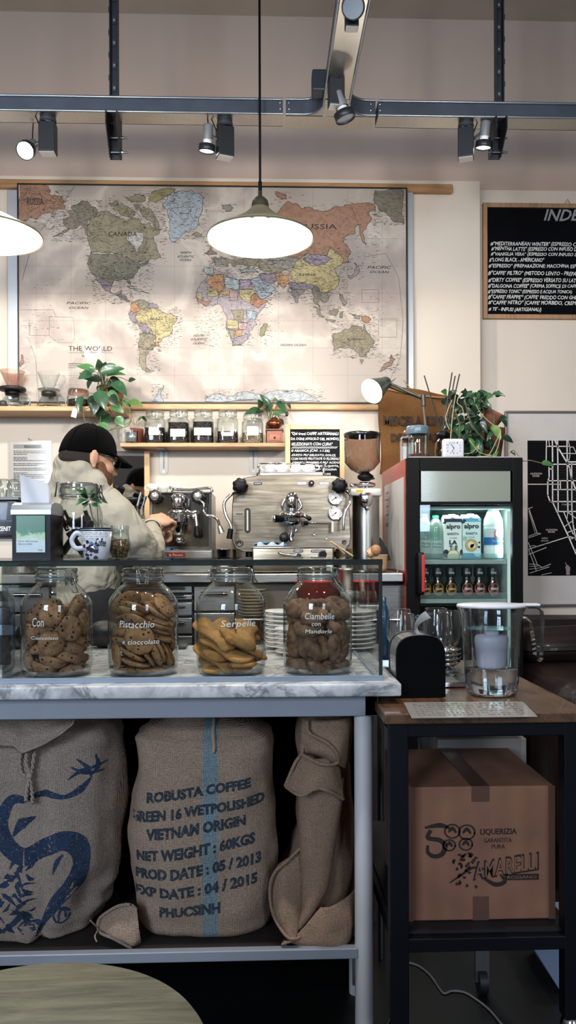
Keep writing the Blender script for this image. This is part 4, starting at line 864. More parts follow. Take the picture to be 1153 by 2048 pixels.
for (a, b_, c_, d, w_, k_) in [(524, 822, 489, 827, 16, 0), (527, 822, 508, 828, 8, 2), (521, 816, 516, 798, 14, 0), (542, 820, 519, 786, 14, 0), (555, 803, 577, 831, 12, 0), (556, 802, 565, 800, 6, 1), (545, 830, 576, 824, 8, 1), (540, 824, 530, 812, 12, 2), (560, 838, 568, 850, 7, 2), (575, 806, 582, 818, 6, 2)]:
    w_ *= 3.84 / F * 1.2; leaf(m, P(a, b_, 3.84), P(c_, d, 3.8), w_, [lf_dark, lf_mid, lf_deep][k_], .3, (0, -1, .6), droop=.04); s2.tube([P(540, 850, 3.86), P((a + 540) / 2, min(b_, 830) - 4, 3.85), P(a, b_, 3.84)], .0018, stemm, 5, smooth_n=4)
m.obj('foliage', t); s2.obj('stems', t)
# ================================================================== back counter
ZB = P(600, 1147, 3.2).z
stl = steel('b9b6b0', .3, (2, 60, 60)); stl_d = steel('8a8884', .35, (2, 50, 50)); stl_v = steel('c4c1bb', .25, (60, 60, 2))
xe = P(815, 1150, 3.15).x + .004
t = T('back_counter', 'stainless steel back counter with drawers under the coffee machines', 'counter', (0, 3.2, 0))
m = MB(); m.box(-2.2, xe - .01, 3.2, YB - .001, ZB - .036, ZB, stl, .004); m.obj('counter_top', t)
m = MB(); m.box(-2.2, xe - .012, 3.27, YB - .01, 0, ZB - .036, M('3b3c3e', .5, .3)); m.obj('carcass', t)
dx = [(-2.1, -1.45), (-1.44, -1.0)]
for px0, px1, ys in [(246, 385, [(1172, 1186), (1190, 1200), (1205, 1232), (1236, 1268), (1272, 1330)]), (388, 470, [(1172, 1222), (1226, 1330)]), (640, 700, [(1172, 1330)]), (702, 812, [(1170, 1400)])]:
    for yt, yb in ys:
        a, b, c, d = R4(px0, px1, yt, yb, 3.25); m = MB(); m.box(a, b, 3.245, 3.27, c, d, stl if px0 < 702 else stl_d, .003); dr = m.obj('drawer' if yb - yt < 60 else 'door', t)
        m = MB(); zz = d - (d - c) * .3; m.cyl((a + .03, 3.23, zz), (b - .03, 3.23, zz), .006 if yb - yt < 30 else .009, chrome, seg=12); m.obj('handle', dr)
a, b, c, d = R4(-150, 243, 1172, 1330, 3.25); m = MB(); m.box(a, b, 3.245, 3.27, c, d, M('4a5058', .35, .5), .003); m.obj('door', t)
# open bay with shelves
a, b, c, d = R4(472, 638, 1168, 1330, 3.26)
m = MB(); m.box(a, b, 3.262, 3.268, c, d, M('6a6156', .4, .5)); zs = P(500, 1232, 3.25).z; m.box(a, b, 3.12, 3.262, zs - .008, zs, stl, .002); m.obj('shelf', t)

def cup(m, x, y, z, r, h, mat, up=True, handle=None):
    prof = [(0, .001), (r * .5, .001), (r * .55, .004), (r * .85, h * .5), (r, h), (r * .96, h), (r * .8, h * .5), (r * .5, .006), (0, .006)]
    if not up: prof = [(p_[0], h - p_[1]) for p_ in prof][::-1]
    m.lathe(prof, (x, y, z), mat, 28)
    if handle is not None:
        d = Vector((cos(handle), sin(handle), 0)); c = Vector((x, y, z)); k = 1 if up else -1; b0 = c + Vector((0, 0, h * .5))
        m.tube([b0 + d * r * .85 + Vector((0, 0, h * .28)), b0 + d * r * 1.45 + Vector((0, 0, h * .22)), b0 + d * r * 1.4 - Vector((0, 0, h * .12)), b0 + d * r * .75 - Vector((0, 0, h * .25))], r * .1, mat, 8, smooth_n=5)
porc = M('ebe8e2', .18, coat=.5)
# ------------------------------------------------------------------ large espresso machine
YM = 3.35
q = P(585, 1115, YM); t = T('espresso_machine', 'large brushed steel single-group espresso machine with black knobs and two gauges', 'coffee machine', (q.x, YM, ZB))
msteel, nt, b_ = node_mat('machine_steel'); v = coords(nt, (1, 1, 14)); n1 = noise(nt, v, 6, 5, .6)
L(nt, ramp(nt, n1, [(.3, srgb('75695a')), (.55, srgb('9b8f7c')), (.75, srgb('c2b7a2'))]), b_.inputs['Base Color']); b_.inputs['Metallic'].default_value = 1; b_.inputs['Roughness'].default_value = .3
bump(nt, noise(nt, coords(nt, (1, 1, 1)), 5, 2), .3, .004, b_)
out = [(490, 957), (515, 952), (600, 950), (670, 952), (686, 958), (694, 966), (697, 985), (701, 1075), (699, 1088), (692, 1097), (680, 1103), (488, 1103), (474, 1097), (467, 1086), (465, 1072), (466, 1010), (470, 975), (476, 962)]
pts = [(P(a, b, YM).x, P(a, b, YM).z) for a, b in out]
m = MB(); m.prism(pts[::-1], YM + .012, YM + .38, M('55524d', .3, .8), smooth=False); m.obj('body', t)
m = MB(); cx_, cz_ = P(583, 1028, YM).x, P(583, 1028, YM).z
m.prism([(cx_ + (x - cx_) * 1.012, cz_ + (z - cz_) * 1.015) for x, z in pts][::-1], YM + .004, YM + .014, black); m.prism(pts[::-1], YM, YM + .006, msteel); m.obj('front_panel', t)
def knob(m, px, py, r, Y, mat=black, lob=7):
    q = P(px, py, Y); m.lathe([(r * .3, .03), (r * .35, 0), (r, -.002), (r * 1.03, -.012), (r * .95, -.026), (r * .5, -.032), (0, -.032)], q, mat, 42, (0, 1, 0), flute=(lob, .07))
for px in (484, 682):
    m = MB(); q = P(px, 972, YM); m.cyl((q.x, YM, q.z), (q.x, YM - .05, q.z), .014, chrome, seg=20); m.cyl((q.x + .006, YM - .03, q.z - .01), (q.x + .02, YM - .035, q.z - .02), .013, chrome, seg=16); knob(m, px - 3, 972, .031, YM - .045); m.obj('steam_knob', t)
m = MB(); m.tube([P(*a, YM - d) for a, d in (((478, 984), .03), ((462, 990), .05), ((449, 1006), .06), ((452, 1030), .065), ((462, 1050), .07), ((463, 1062), .07))], .0065, chrome, 10, smooth_n=6); q = P(462, 1058, YM - .07); q2 = P(459, 1078, YM - .07); m.cyl(q, q2, .011, black, r1=.012, seg=16); m.obj('steam_wand', t)
m = MB(); m.tube([P(*a, YM - d) for a, d in (((688, 980), .03), ((700, 990), .05), ((701, 1005), .06), ((692, 1022), .065), ((688, 1040), .07), ((688, 1060), .07))], .0065, chrome, 10, smooth_n=6); m.obj('steam_wand', t)
gface = M('e8e6e0', .4)
for py in (996, 1026.5):
    q = P(671, py, YM); m = MB(); m.lathe([(.031, .0), (.031, -.014), (.027, -.018), (.025, -.014)], q, chrome, 40, (0, 1, 0)); m.cyl((q.x, q.y - .013, q.z), (q.x, q.y - .0135, q.z), .025, gface, seg=32); g_ = m.obj('pressure_gauge', t)
    m = MB()
    for i in range(15):
        a = radians(225 - i * 270 / 14); u_ = Vector((cos(a), 0, sin(a))); c_ = Vector((q.x, q.y - .0145, q.z)); m.cyl(c_ + u_ * .018, c_ + u_ * .0215, .0006, black, seg=4)
    a = radians(215); u_ = Vector((cos(a), 0, sin(a))); c_ = Vector((q.x, q.y - .015, q.z)); m.cyl(c_ - u_ * .006, c_ + u_ * .019, .0011, black, seg=6); m.ball(c_, .003, black, 8, 6); m.obj('dial_marks', g_)
m = MB(); a, b, c, d = R4(489.5, 501.5, 1016, 1066, YM)
def capsule(a, b, c, d, n=8):
    r = (b - a) / 2; xm = (a + b) / 2
    return [(xm + r * cos(i * pi / n), d - r + r * sin(i * pi / n)) for i in range(n + 1)] + [(xm - r * cos(i * pi / n), c + r - r * sin(i * pi / n)) for i in range(n + 1)]
m.prism(capsule(a, b, c, d), YM - .004, YM + .001, chrome); m.prism(capsule(a + .004, b - .004, c + .004, d - .004), YM - .005, YM + .001, M('4a4436', .2, .3)); m.cyl(((a + b) / 2, YM - .006, c + .01), ((a + b) / 2, YM - .006, d - .01), .004, M('cfcabb', .1), seg=10); m.obj('water_level', t)
m = MB()
for px, py, w_ in [(516, 967, 9), (604, 967, 10), (649, 967, 10), (479, 1028, 6.5), (479, 1060, 6.5)]:
    a, b, c, d = R4(px - w_, px + w_, py - 3, py + 3, YM)
    if py > 1000: m.box(a, b, YM - .003, YM + .001, (c + d) / 2 - .003, (c + d) / 2 + .003, M('6b665e', .3, .6), .001)
    else:
        h = (d - c) / 2; zc = (c + d) / 2; o = [(b - h + h * sin(i * pi / 8), zc + h * cos(i * pi / 8)) for i in range(9)] + [(a + h - h * sin(i * pi / 8), zc - h * cos(i * pi / 8)) for i in range(9)]
        m.prism(o, YM - .002, YM + .001, M('2c5f8a', .4)); m.prism([(cx2 * .94 + (a + b) / 2 * .06, zc + (z2 - zc) * .8) for cx2, z2 in o], YM - .0026, YM, M('dfe3e6', .4) if px != 516 else M('23282e', .4))
        m.text({516: 'ACQUA', 604: 'SCARICO', 649: 'VAPORE'}[px], a + .006, b - .006, zc - .003, zc + .003, YM - .003, M('1d3f66', .5) if px != 516 else chalk)
m.obj('name_plates', t)
m = MB(); q = P(623, 967, YM); m.cyl(q, q + Vector((0, -.018, 0)), .012, black, seg=20); m.ball(q + Vector((0, -.018, 0)), .006, chrome, 10, 8); m.obj('small_knob', t)
for px, py, r in [(479, 1086, .016), (689, 1084, .01), (628, 1068, .007), (653, 1076, .006)]:
    m = MB(); q = P(px, py, YM); m.lathe([(r, 0), (r, -.006), (r * .6, -.008), (r * .5, -.004), (0, -.004)], q, chrome if r < .009 else M('57534c', .3, .6), 20, (0, 1, 0)); m.obj('bolt', t)
# group head
Yg = YM - .075
q = P(584, 1000, Yg); g0 = T  # anchor
m = MB(); zt_, zm_, zbm = P(584, 984, Yg).z, P(584, 1024, Yg).z, P(584, 1036, Yg).z
m.lathe([(.02, zm_ - zm_), (.026, .002), (.027, zt_ - zm_ - .02), (.018, zt_ - zm_ - .004), (.01, zt_ - zm_), (.0, zt_ - zm_)], (q.x, Yg, zm_), chrome, 32)
m.lathe([(.016, 0), (.046, .002), (.05, .008), (.05, .018), (.04, .026), (.02, .03)], (q.x, Yg, zbm), chrome, 40); m.lathe([(.034, -.016), (.036, 0)], (q.x, Yg, zbm), chrome, 32)
m.cyl((q.x, Yg, zm_ + .02), (q.x, YM, zm_ + .02), .024, chrome, seg=24)
for s_ in (-1, 1): m.tube([(q.x + s_ * .02, Yg, zm_ + .004), (q.x + s_ * .04, Yg - .005, zm_ + .022), (q.x + s_ * .026, Yg - .003, zm_ + .055)], .006, chrome, 8, smooth_n=5)
gh = m.obj('group_head', t)
m = MB(); q2 = P(551, 1038, Yg - .03); m.cyl(P(576, 1038, Yg - .02), P(562, 1038.5, Yg - .03), .008, chrome, seg=12); m.cyl(P(566, 1038, Yg - .03), P(550, 1037, Yg - .05), .013, black, r1=.016, seg=20); m.lathe([(.014, 0), (.012, .006), (0, .007)], P(549, 1037, Yg - .05), chrome, 16, (-1, -.3, 0)); m.obj('portafilter_handle', t)
m = MB(); c = P(584, 1048, Yg); m.lathe([(.036, .012), (.03, 0), (.014, -.008), (.0, -.009)], (c.x, Yg, c.z), chrome, 32); m.tube([(c.x, Yg, c.z), (c.x + .002, Yg, c.z - .03), (c.x - .004, Yg, c.z - .055), (c.x, Yg - .002, c.z - .07)], [.013, .01], chrome, 12, smooth_n=5); m.tube([(c.x + .002, Yg, c.z - .015), (c.x + .018, Yg - .01, c.z - .022), (c.x + .014, Yg - .01, c.z - .034)], .005, chrome, 8, smooth_n=4); m.obj('spout', t)
m = MB(); q = P(569, 1075, Yg - .01); m.ball(q, .021, M('0a0a0c', .5), 20, 14); m.obj('black_knob', t)
m = MB(); m.cyl(P(614, 1046, YM - .04), P(664, 1046, YM - .04), .0045, chrome, seg=12); m.cyl(P(608, 1046, YM - .04), P(617, 1046, YM - .04), .009, black, seg=16); m.cyl(P(666, 1043, YM - .04), P(666, 1064, YM - .04), .007, M('d5d0c6', .3, .3), seg=12); m.cyl(P(666, 1046, YM - .04), P(666, 1046, YM), .006, chrome, seg=10); m.obj('side_lever', t)
m = MB(); m.tube([P(594, 1026, Yg), P(606, 1030, Yg), P(618, 1036, Yg - .01)], .008, chrome, 10); m.ball(P(619, 1037, Yg - .01), .01, black, 12, 10); m.obj('group_lever', t)
# top cup rack
zr = P(600, 950, YM).z
m = MB(); a, b, c, d = R4(522, 648, 944, 953, YM + .03)
m.box(a, b, YM + .03, YM + .3, d - .006, d, stl, .002); m.box(a, b, YM + .03, YM + .034, zr - .004, d, stl)
for s_ in (P(515, 950, YM + .02).x, P(648, 950, YM + .02).x): m.tube([(s_, YM + .02, zr), (s_ + .002, YM + .02, zr + .03), (s_ + .01, YM + .04, zr + .052), (s_ + .01, YM + .28, zr + .052), (s_, YM + .3, zr)], .004, chrome, 8, smooth_n=4)
m.tube([(P(515, 950, YM).x + .008, YM + .02, zr + .05), (P(648, 950, YM).x + .005, YM + .02, zr + .05)], .003, chrome, 8)
m.obj('cup_rail', t)
m = MB(); a, b, c, d = R4(505, 668, 1094, 1119, YM - .12)
m.box(a, b, YM - .13, YM - .001, ZB + .004, d, msteel, .006, 3); m.box(a - .004, b + .004, YM - .134, YM - .001, d - .006, d, chrome, .002); dt = m.obj('drip_tray', t)
m = MB(); q = P(597, 1103.5, YM - .13)
for px, s_, w_ in ((597, 'CARICO', 10), (637, 'EROGAZIONE', 15)):
    a, b, c, d = R4(px - w_, px + w_, 1099, 1105, YM - .131); h = (d - c) / 2; zc = (c + d) / 2; o = [(b - h + h * sin(i * pi / 8), zc + h * cos(i * pi / 8)) for i in range(9)] + [(a + h - h * sin(i * pi / 8), zc - h * cos(i * pi / 8)) for i in range(9)]
    m.prism(o, YM - .1325, YM - .13, M('2a3038', .4)); m.text(s_, a + .005, b - .005, zc - .0035, zc + .0035, YM - .1335, chalk)
m.obj('name_plates', dt)
m = MB(); m.tube([P(558, 1104, YM - .15), P(566, 1108, YM - .155), P(596, 1111, YM - .15)], .006, chrome, 10, smooth_n=5); m.cyl(P(598, 1112, YM - .13), P(598, 1112, YM - .16), .011, chrome, seg=18); m.obj('fill_lever', t)
m = MB(); q = P(646, 1109, YM - .13); m.cyl(q, q + Vector((0, -.02, 0)), .015, black, seg=24); m.obj('small_knob', t)
m = MB(); q = P(660, 1116, YM - .15); m.lathe([(.013, -.0), (.015, .01), (.014, .034), (.01, .04), (0, .04)], (q.x, YM - .15, ZB + .01), M('c9c4b8', .4), 20); m.obj('white_cap', t)
for px in (500, 668):
    for dy in (.03, .33): m = MB(); q = P(px, 1110, YM); m.cyl((q.x, YM + dy, ZB), (q.x, YM + dy, P(px, 1102, YM).z), .018, black, seg=20); m.obj('foot', t)
# cups on the machine
cp = None
for i, (px, hd) in enumerate([(541, 2.8), (566, 0.2), (593, 2.9), (619, .1)]):
    q = P(px, 944, YM + .09); m = MB(); cup(m, q.x, YM + .09, P(600, 944, YM + .03).z, .029, .046, porc, up=False, handle=hd)
    m.obj('espresso_cup', label=['white cup upside down on the large machine, first from the mirror side', 'white cup upside down on the large machine, second from its left end', 'white cup upside down on the large machine, third from its left end', 'white cup upside down on the large machine, nearest the two gauges'][i], cat='cup', group='upturned cups on the large espresso machine')
for i, (px, yy) in enumerate([(556, .2), (606, .2)]):
    q = P(px, 944, YM + yy); m = MB(); cup(m, q.x, YM + yy, P(600, 944, YM + .03).z, .029, .046, porc, up=False, handle=1.2)
    m.obj('espresso_cup', label=['white cup in the hidden back row on the large machine, steam wand side', 'white cup in the hidden back row on the large machine, gauge side'][i], cat='cup', group='upturned cups on the large espresso machine')
# blue cloth
m = MB(); a, b, c, d = R4(508, 574, 1084, 1092, YM - .1); blue = M('3e78a8', .85, var=.3, vs=30, bmp=.4)
zt_ = P(540, 1093, YM - .1).z
m.grid(lambda u, v: (a + (b - a) * u, YM - .125 + .1 * v + .006 * sin(u * 17), zt_ + .004 + .014 * abs(mnoise.noise(Vector((u * 5, v * 3, 2)))) + .018 * max(0, sin(u * 3.2 + .2)) * (1 - v) * .5), 40, 12, blue)
m.grid(lambda u, v: (a + (b - a) * (u * .8 + .1), YM - .128, zt_ + .001 + v * (.012 + .006 * sin(u * 14))), 40, 4, M('b8c4cc', .85, var=.3, vs=30))
m.obj('blue_cloth', label='crumpled blue and white cloth lying on the drip tray of the large machine', cat='cloth')

# ------------------------------------------------------------------ small lever machine
YS = 3.42
q = P(360, 1118, YS); t = T('espresso_machine', 'smaller chrome espresso machine that the barista is working at', 'coffee machine', (q.x, YS, ZB))
mir, nt, b_ = node_mat('polished_steel'); b_.inputs['Base Color'].default_value = srgb('a39d94'); b_.inputs['Metallic'].default_value = 1; b_.inputs['Roughness'].default_value = .12; bump(nt, noise(nt, coords(nt), 4, 2), .2, .004, b_)
a, b, c, d = R4(299, 424, 984, 1100, YS); m = MB(); m.box(a, b, YS + .02, YS + .3, c, d, M('6c6862', .25, .9), .005); m.box(a + .012, b - .012, YS + .014, YS + .02, c + .012, d - .01, mir); m.obj('body', t)
m = MB()
for s_ in (a, b - .014): m.box(s_, s_ + .014, YS, YS + .03, c, d, chrome, .003)
m.box(a, b, YS, YS + .03, d - .008, d, chrome, .002); m.box(a + .01, b - .01, YS, YS + .03, c, c + .014, chrome, .002); m.obj('frame', t)
a2, b2, c2, d2 = R4(294, 428, 1099, 1120, YS - .1); m = MB(); m.box(a2 + .02, b2, YS - .1, YS + .3, ZB + .002, d2 - .004, stl, .004); m.obj('drip_tray', t)
m = MB(); a3, b3, c3, d3 = R4(334, 371, 1105, 1114.5, YS - .104); m.box(a3, b3, YS - .106, YS - .1, c3, d3, M('8e2320', .4), .001); m.box(a3 + .002, b3 - .002, YS - .1068, YS - .1, c3 + .002, d3 - .002, M('7a1c1a', .4)); m.text('la Pavoni', a3 + .01, b3 - .01, c3 + .0045, d3 - .005, YS - .1075, M('e0c8c0', .5)); m.obj('badge', t)
for px in (312, 397):
    m = MB(); q = P(px, 994, YS); m.cyl(q, q + Vector((0, -.03, 0)), .012, chrome, seg=16); m.lathe([(.02, -.02), (.028, -.024), (.028, -.038), (.02, -.042)], q, M('1a1a1c', .4), 30, (0, 1, 0), flute=(8, .06)); m.lathe([(.018, -.042), (.015, -.05), (0, -.05)], q, M('c9c9c9', .25, .8), 24, (0, 1, 0)); m.obj('steam_knob', t)
m = MB(); Yg = YS - .06; q = P(357, 1000, Yg)
z_ = lambda py: P(357, py, Yg).z
m.lathe([(.022, 0), (.028, .01), (.03, z_(988) - z_(1018) - .01), (.02, z_(988) - z_(1018)), (0, z_(988) - z_(1018) + .004)], (q.x, Yg, z_(1018)), chrome, 28, flute=(6, .04))
m.lathe([(.03, 0), (.046, .004), (.046, .016), (.03, .022)], (q.x, Yg, z_(1030)), chrome, 32); m.lathe([(.03, 0), (.032, .03)], (q.x, Yg, z_(1044)), chrome, 28); m.lathe([(.014, 0), (.024, .01), (.026, .04), (.03, .05)], (q.x, Yg, z_(1070)), chrome, 24); m.ball((q.x + .003, Yg, z_(1080)), .014, chrome, 14, 10)
m.cyl((q.x, Yg, z_(1010)), (q.x, YS + .02, z_(1010)), .024, chrome, seg=20); m.tube([P(372, 1022, Yg), P(384, 1026, Yg), P(394, 1022, Yg)], .009, chrome, 10, smooth_n=4)
for a_ in (340, 346, 377, 388): m.ball(P(a_, 1030 + (a_ % 5), Yg), .011, chrome, 10, 8)
m.obj('group_head', t)
m = MB(); m.cyl(P(392, 1028, Yg), P(394, 1052, Yg - .01), .007, chrome, seg=10); m.cyl(P(394, 1054, Yg - .01), P(395, 1070, Yg - .01), .011, black, r1=.015, seg=18); m.ball(P(395, 1070, Yg - .01), .015, black, 14, 10); m.obj('lever_handle', t)
m = MB(); m.tube([P(398, 1000, YS - .04), P(408, 1008, YS - .06), P(408, 1022, YS - .06), P(414, 1031, YS - .07), P(428, 1033, YS - .07), P(436, 1041, YS - .08), P(440, 1055, YS - .09)], .006, chrome, 10, smooth_n=6); m.cyl(P(439, 1052, YS - .09), P(444, 1066, YS - .09), .009, M('b5b0a8', .3, .8), r1=.013, seg=16); m.obj('steam_wand', t)
m = MB(); q = P(329, 1075, YS); m.lathe([(.026, .0), (.026, -.014), (.022, -.018), (.02, -.013)], q, chrome, 32, (0, 1, 0)); m.cyl((q.x, q.y - .012, q.z), (q.x, q.y - .0125, q.z), .02, gface, seg=24); m.cyl((q.x, q.y - .014, q.z - .004), (q.x, q.y - .014, q.z + .014), .001, black, seg=5); m.obj('pressure_gauge', t)
m = MB(); m.tube([P(345, 978, YS + .02), P(380, 980, YS + .02), P(420, 976, YS + .02), P(424, 984, YS + .02)], .006, chrome, 8, smooth_n=4); m.obj('cup_rail', t)
for px in (306, 416):
    for dy in (.04, .26): m = MB(); q = P(px, 1100, YS); m.cyl((q.x, YS + dy, ZB), (q.x, YS + dy, c + .01), .012, black, seg=14); m.obj('foot', t)
for i, (px, hd, dy) in enumerate([(308, 3.0, .08), (328, .1, .07), (350, .1, .1)]):
    q = P(px, 984, YS + dy); m = MB(); cup(m, q.x, YS + dy, d, .027, .04, porc, up=True, handle=hd)
    m.obj('espresso_cup', label=['white cup on the smaller machine, next to the mirror frame', 'white cup on the smaller machine, middle of the three', 'white cup on the smaller machine, nearest the curved cup rail'][i], cat='cup', group='cups on the smaller espresso machine')
m = MB(); a, b, c, d = R4(320, 350, 1092, 1103, YS - .06); m.grid(lambda u, v: (a + (b - a) * u, YS - .09 + .08 * v, d2 - .002 + .012 * abs(mnoise.noise(Vector((u * 3, v * 3, 7))))), 20, 10, blue); m.obj('blue_cloth', label='small blue cloth on the drip tray of the smaller machine', cat='cloth')
# steel bowls
for i, (px0, px1, yy, lab) in enumerate([(424, 473, 3.3, 'round steel knock bowl between the two espresso machines'), (672, 704, 3.3, 'round steel bowl behind the wooden sticks, by the large machine')]):
    q = P((px0 + px1) / 2, 1110, yy); r = (px1 - px0) / 2 / F * yy; m = MB(); h = P(440, 1099, yy).z - ZB
    m.lathe([(0, .002), (r * .85, .002), (r * .97, .012), (r, h), (r * 1.03, h + .002), (r * .98, h), (r * .95, .014), (0, .006)], (q.x, yy, ZB), chrome if i == 0 else stl, 40); m.obj('steel_bowl', label=lab, cat='bowl')
# tampers and grinder beside the mirror
q = P(262, 1080, 3.45); t = T('tamper_station', 'dark chrome tamping and dosing gear on the counter in front of the mirror', 'coffee tool', (q.x, 3.45, ZB))
m = MB(); a, b, c, d = R4(232, 292, 1045, 1130, 3.45); m.box(a, b, 3.42, 3.6, ZB, ZB + .13, M('25262a', .3, .4), .01, 3); m.obj('base', t)
m = MB(); m.lathe([(.03, 0), (.05, .01), (.06, .02), (.058, .03), (.02, .034)], P(262, 1010, 3.5), M('1c1c1e', .3, .3), 32); m.cyl(P(262, 1012, 3.5), P(262, 1050, 3.5), .03, chrome, seg=20); m.obj('dosing_cup', t)
m = MB(); m.cyl(P(233, 1000, 3.42), P(244, 975, 3.4), .015, black, seg=16); m.ball(P(234, 976, 3.4), .017, black, 14, 10); m.cyl(P(234, 976, 3.4), P(244, 1012, 3.42), .014, black, seg=14); m.obj('black_handle', t)
m = MB()
for a_ in [((275, 1012), (283, 985)), ((284, 1018), (292, 992)), ((258, 1028), (290, 1036)), ((270, 1050), (298, 1040))]: m.cyl(P(*a_[0], 3.42), P(*a_[1], 3.42), .006, chrome, seg=10)
for a_ in [(262, 1040), (272, 1030), (284, 1045), (268, 1056), (290, 1056), (256, 1050)]: m.ball(P(*a_, 3.41), .012, chrome, 12, 8)
m.obj('chrome_levers', t)

# ------------------------------------------------------------------ big grinder
YG = 3.5; q = P(732, 1118, YG); t = T('coffee_grinder', 'tall grey coffee grinder with a smoked bean hopper beside the fridge', 'grinder', (q.x, YG, ZB)); k = YG / F; zz = lambda py: P(725, py, YG).z
hx = P(725, 900, YG).x; smoke = glass((.60, .49, .42), (.22, .16, .13), .9, .02, 2, .06)
m = MB(); m.lathe([(.016, zz(948) - ZB), (.05, zz(940) - ZB), (35.5 * k, zz(925) - ZB), (36 * k, zz(872) - ZB)], (hx, YG, ZB), smoke, 48); m.obj('hopper', t)
m = MB(); m.lathe([(36 * k, zz(874) - ZB), (37 * k, zz(872) - ZB), (37 * k, zz(867) - ZB), (30 * k, zz(865) - ZB), (0, zz(865) - ZB)], (hx, YG, ZB), M('121214', .25, coat=.4), 48); m.obj('hopper_lid', t)
m = MB(); m.lathe([(.018, 0), (.034, .01), (.036, .022), (.02, .034), (.016, .04)], (hx + .014, YG, zz(962)), black, 32); m.cyl((hx + .01, YG - .02, zz(960)), (hx + .05, YG - .03, zz(958)), .004, black, seg=8); m.obj('hopper_collar', t)
m = MB(); m.lathe([(.036, 0), (.044, .004), (.044, .014), (.03, .02)], (hx + .014, YG, zz(974)), chrome, 36); m.lathe([(.012, 0), (.014, .012), (0, .014)], (hx - .045, YG - .02, zz(974)), chrome, 16); m.obj('adjusting_ring', t)
a, b, c, d = R4(701, 765, 976, 992, YG - .06); m = MB(); m.box(a, b, YG - .06, YG + .1, c, d, M('b9b7b0', .4, .3), .006, 3); hd = m.obj('head_casing', t)
m = MB(); a, b, c, d = R4(712, 727, 979, 985, YG - .061); m.box(a, b, YG - .0612, YG - .0598, c, d, M('d8b93c', .5)); m.box(a + .005, b - .005, YG - .0616, YG - .061, (c + d) / 2 - .001, (c + d) / 2 + .001, M('5b4a1c', .5)); m.obj('yellow_sticker', hd)
m = MB(); bx = P(733, 1050, YG).x; m.lathe([(27 * k, .0), (27 * k, zz(992) - ZB)], (bx, YG + .01, ZB), steel('b0aca4', .3, (60, 60, 2)), 48); m.obj('body', t)
m = MB(); q = P(731, 1000, YG - .075); m.lathe([(.012, -.03), (.026, -.02), (.03, .0), (.03, .02), (.024, .03)], q, chrome, 24, flute=(5, .06)); m.ball(P(735, 1016, YG - .08), .012, chrome, 12, 8); m.cyl(P(733, 1008, YG - .07), P(733, 1008, YG), .02, chrome, seg=14); m.obj('doser', t)
# brush, pestle and wooden mortar
m = MB(); q = P(768, 1118, 3.42); a = [P(x_, y_, 3.42) for x_, y_ in ((760, 1075), (765, 1082), (775, 1100), (781, 1120), (762, 1125))]; m.prism([(p_.x, p_.z) for p_ in a][::-1], 3.4, 3.43, M('19181a', .8, bmp=.8, bs=300)); o_ = m.obj('bristle_brush', label='black curved bristle brush standing by the fridge', cat='brush'); o_.location.z += 0
t = T('wooden_mortar', 'pale wooden mortar behind the glass counter corner, holding a pestle', 'mortar', (P(752, 1120, 3.3).x, 3.3, ZB)); q = P(754, 1120, 3.3); wd = wood('b79672', '977450', .6, 'Z')
m = MB(); m.lathe([(0, .002), (.036, .002), (.042, .02), (.045, .07), (.047, .074), (.042, .074), (.036, .02), (0, .02)], (q.x, 3.3, ZB), wd, 32); m.obj('bowl', t)
m = MB(); m.cyl(P(736, 1108, 3.26), P(750, 1101, 3.26), .016, wood('d0a47c', 'b98a60', .5), r1=.02, seg=20); m.ball(P(752, 1100, 3.25), (.022, .022, .022), wood('a87c58', '8a6244', .5), 18, 12); m.obj('wooden_pestle', label='wooden pestle resting across the mortar rim', cat='pestle')
m = MB(); m.cyl(P(662, 1083, 3.24), P(706, 1112, 3.28), .0035, wood('d8bf96', 'c0a070', .5), seg=8); m.cyl(P(668, 1086, 3.25), P(700, 1118, 3.28), .0035, wood('c9a878', 'b09060', .5), seg=8); m.obj('wooden_stirrers', label='pair of thin wooden sticks leaning by the large machine', cat='stick')
# things on the open shelf and in the bay
for i in range(9):
    q = P(505, 1230 - i * 6.4, 3.19); m = MB(); m.lathe([(0, .001), (.03, .001), (.05, .008), (.058, .012), (.05, .010), (0, .004)], (q.x, 3.19, zs + .001 + i * .0125), M('b5ac94', .35), 36)
    m.obj('side_plate', label='cream plate in the stack on the steel shelf under the back counter', cat='plate', group='plates stacked under the back counter')
# ================================================================== fridge
FY = 3.15; FX0, FX1 = P(815, 1000, FY).x, P(1047, 1000, FY).x; FT = P(930, 915, FY).z; FB = 3.8
t = T('drinks_fridge', 'tall glass-door drinks fridge with black frame and red side panel', 'fridge', ((FX0 + FX1) / 2, FY, 0))
red = M('a5261f', .35, coat=.3); fblk = M('040405', .5, spec=.12); inn = M('d3e0dd', .5)
m = MB(); w_ = .03
m.box(FX0, FX0 + w_, FY + .035, FB, .0, FT, red); m.box(FX1 - w_, FX1, FY + .035, FB, 0, FT, fblk); m.box(FX0 + w_, FX1 - w_, FY + .035, FB, FT - .03, FT, fblk); m.box(FX0 + w_, FX1 - w_, FB - .03, FB, 0, FT - .03, fblk); m.box(FX0 + w_, FX1 - w_, FY + .035, FB - .03, 0, .12, fblk); m.obj('cabinet', t)
ix0, ix1, iz0, iz1 = R4(842, 1027, 1009, 1560, FY); iz0 = .2
m = MB(); m.box(FX0 + w_, FX0 + w_ + .004, FY + .04, FB - .03, iz0, FT - .03, inn); m.box(FX1 - w_ - .004, FX1 - w_, FY + .04, FB - .03, iz0, FT - .03, inn); m.box(FX0 + w_, FX1 - w_, FB - .036, FB - .03, iz0, FT - .03, inn); m.box(FX0 + w_, FX1 - w_, FY + .04, FB - .03, iz0 - .01, iz0, inn)
zc = P(900, 1019, FY + .1).z; m.box(FX0 + w_, FX1 - w_, FY + .05, FB - .03, zc, zc + .01, inn); m.obj('liner', t)
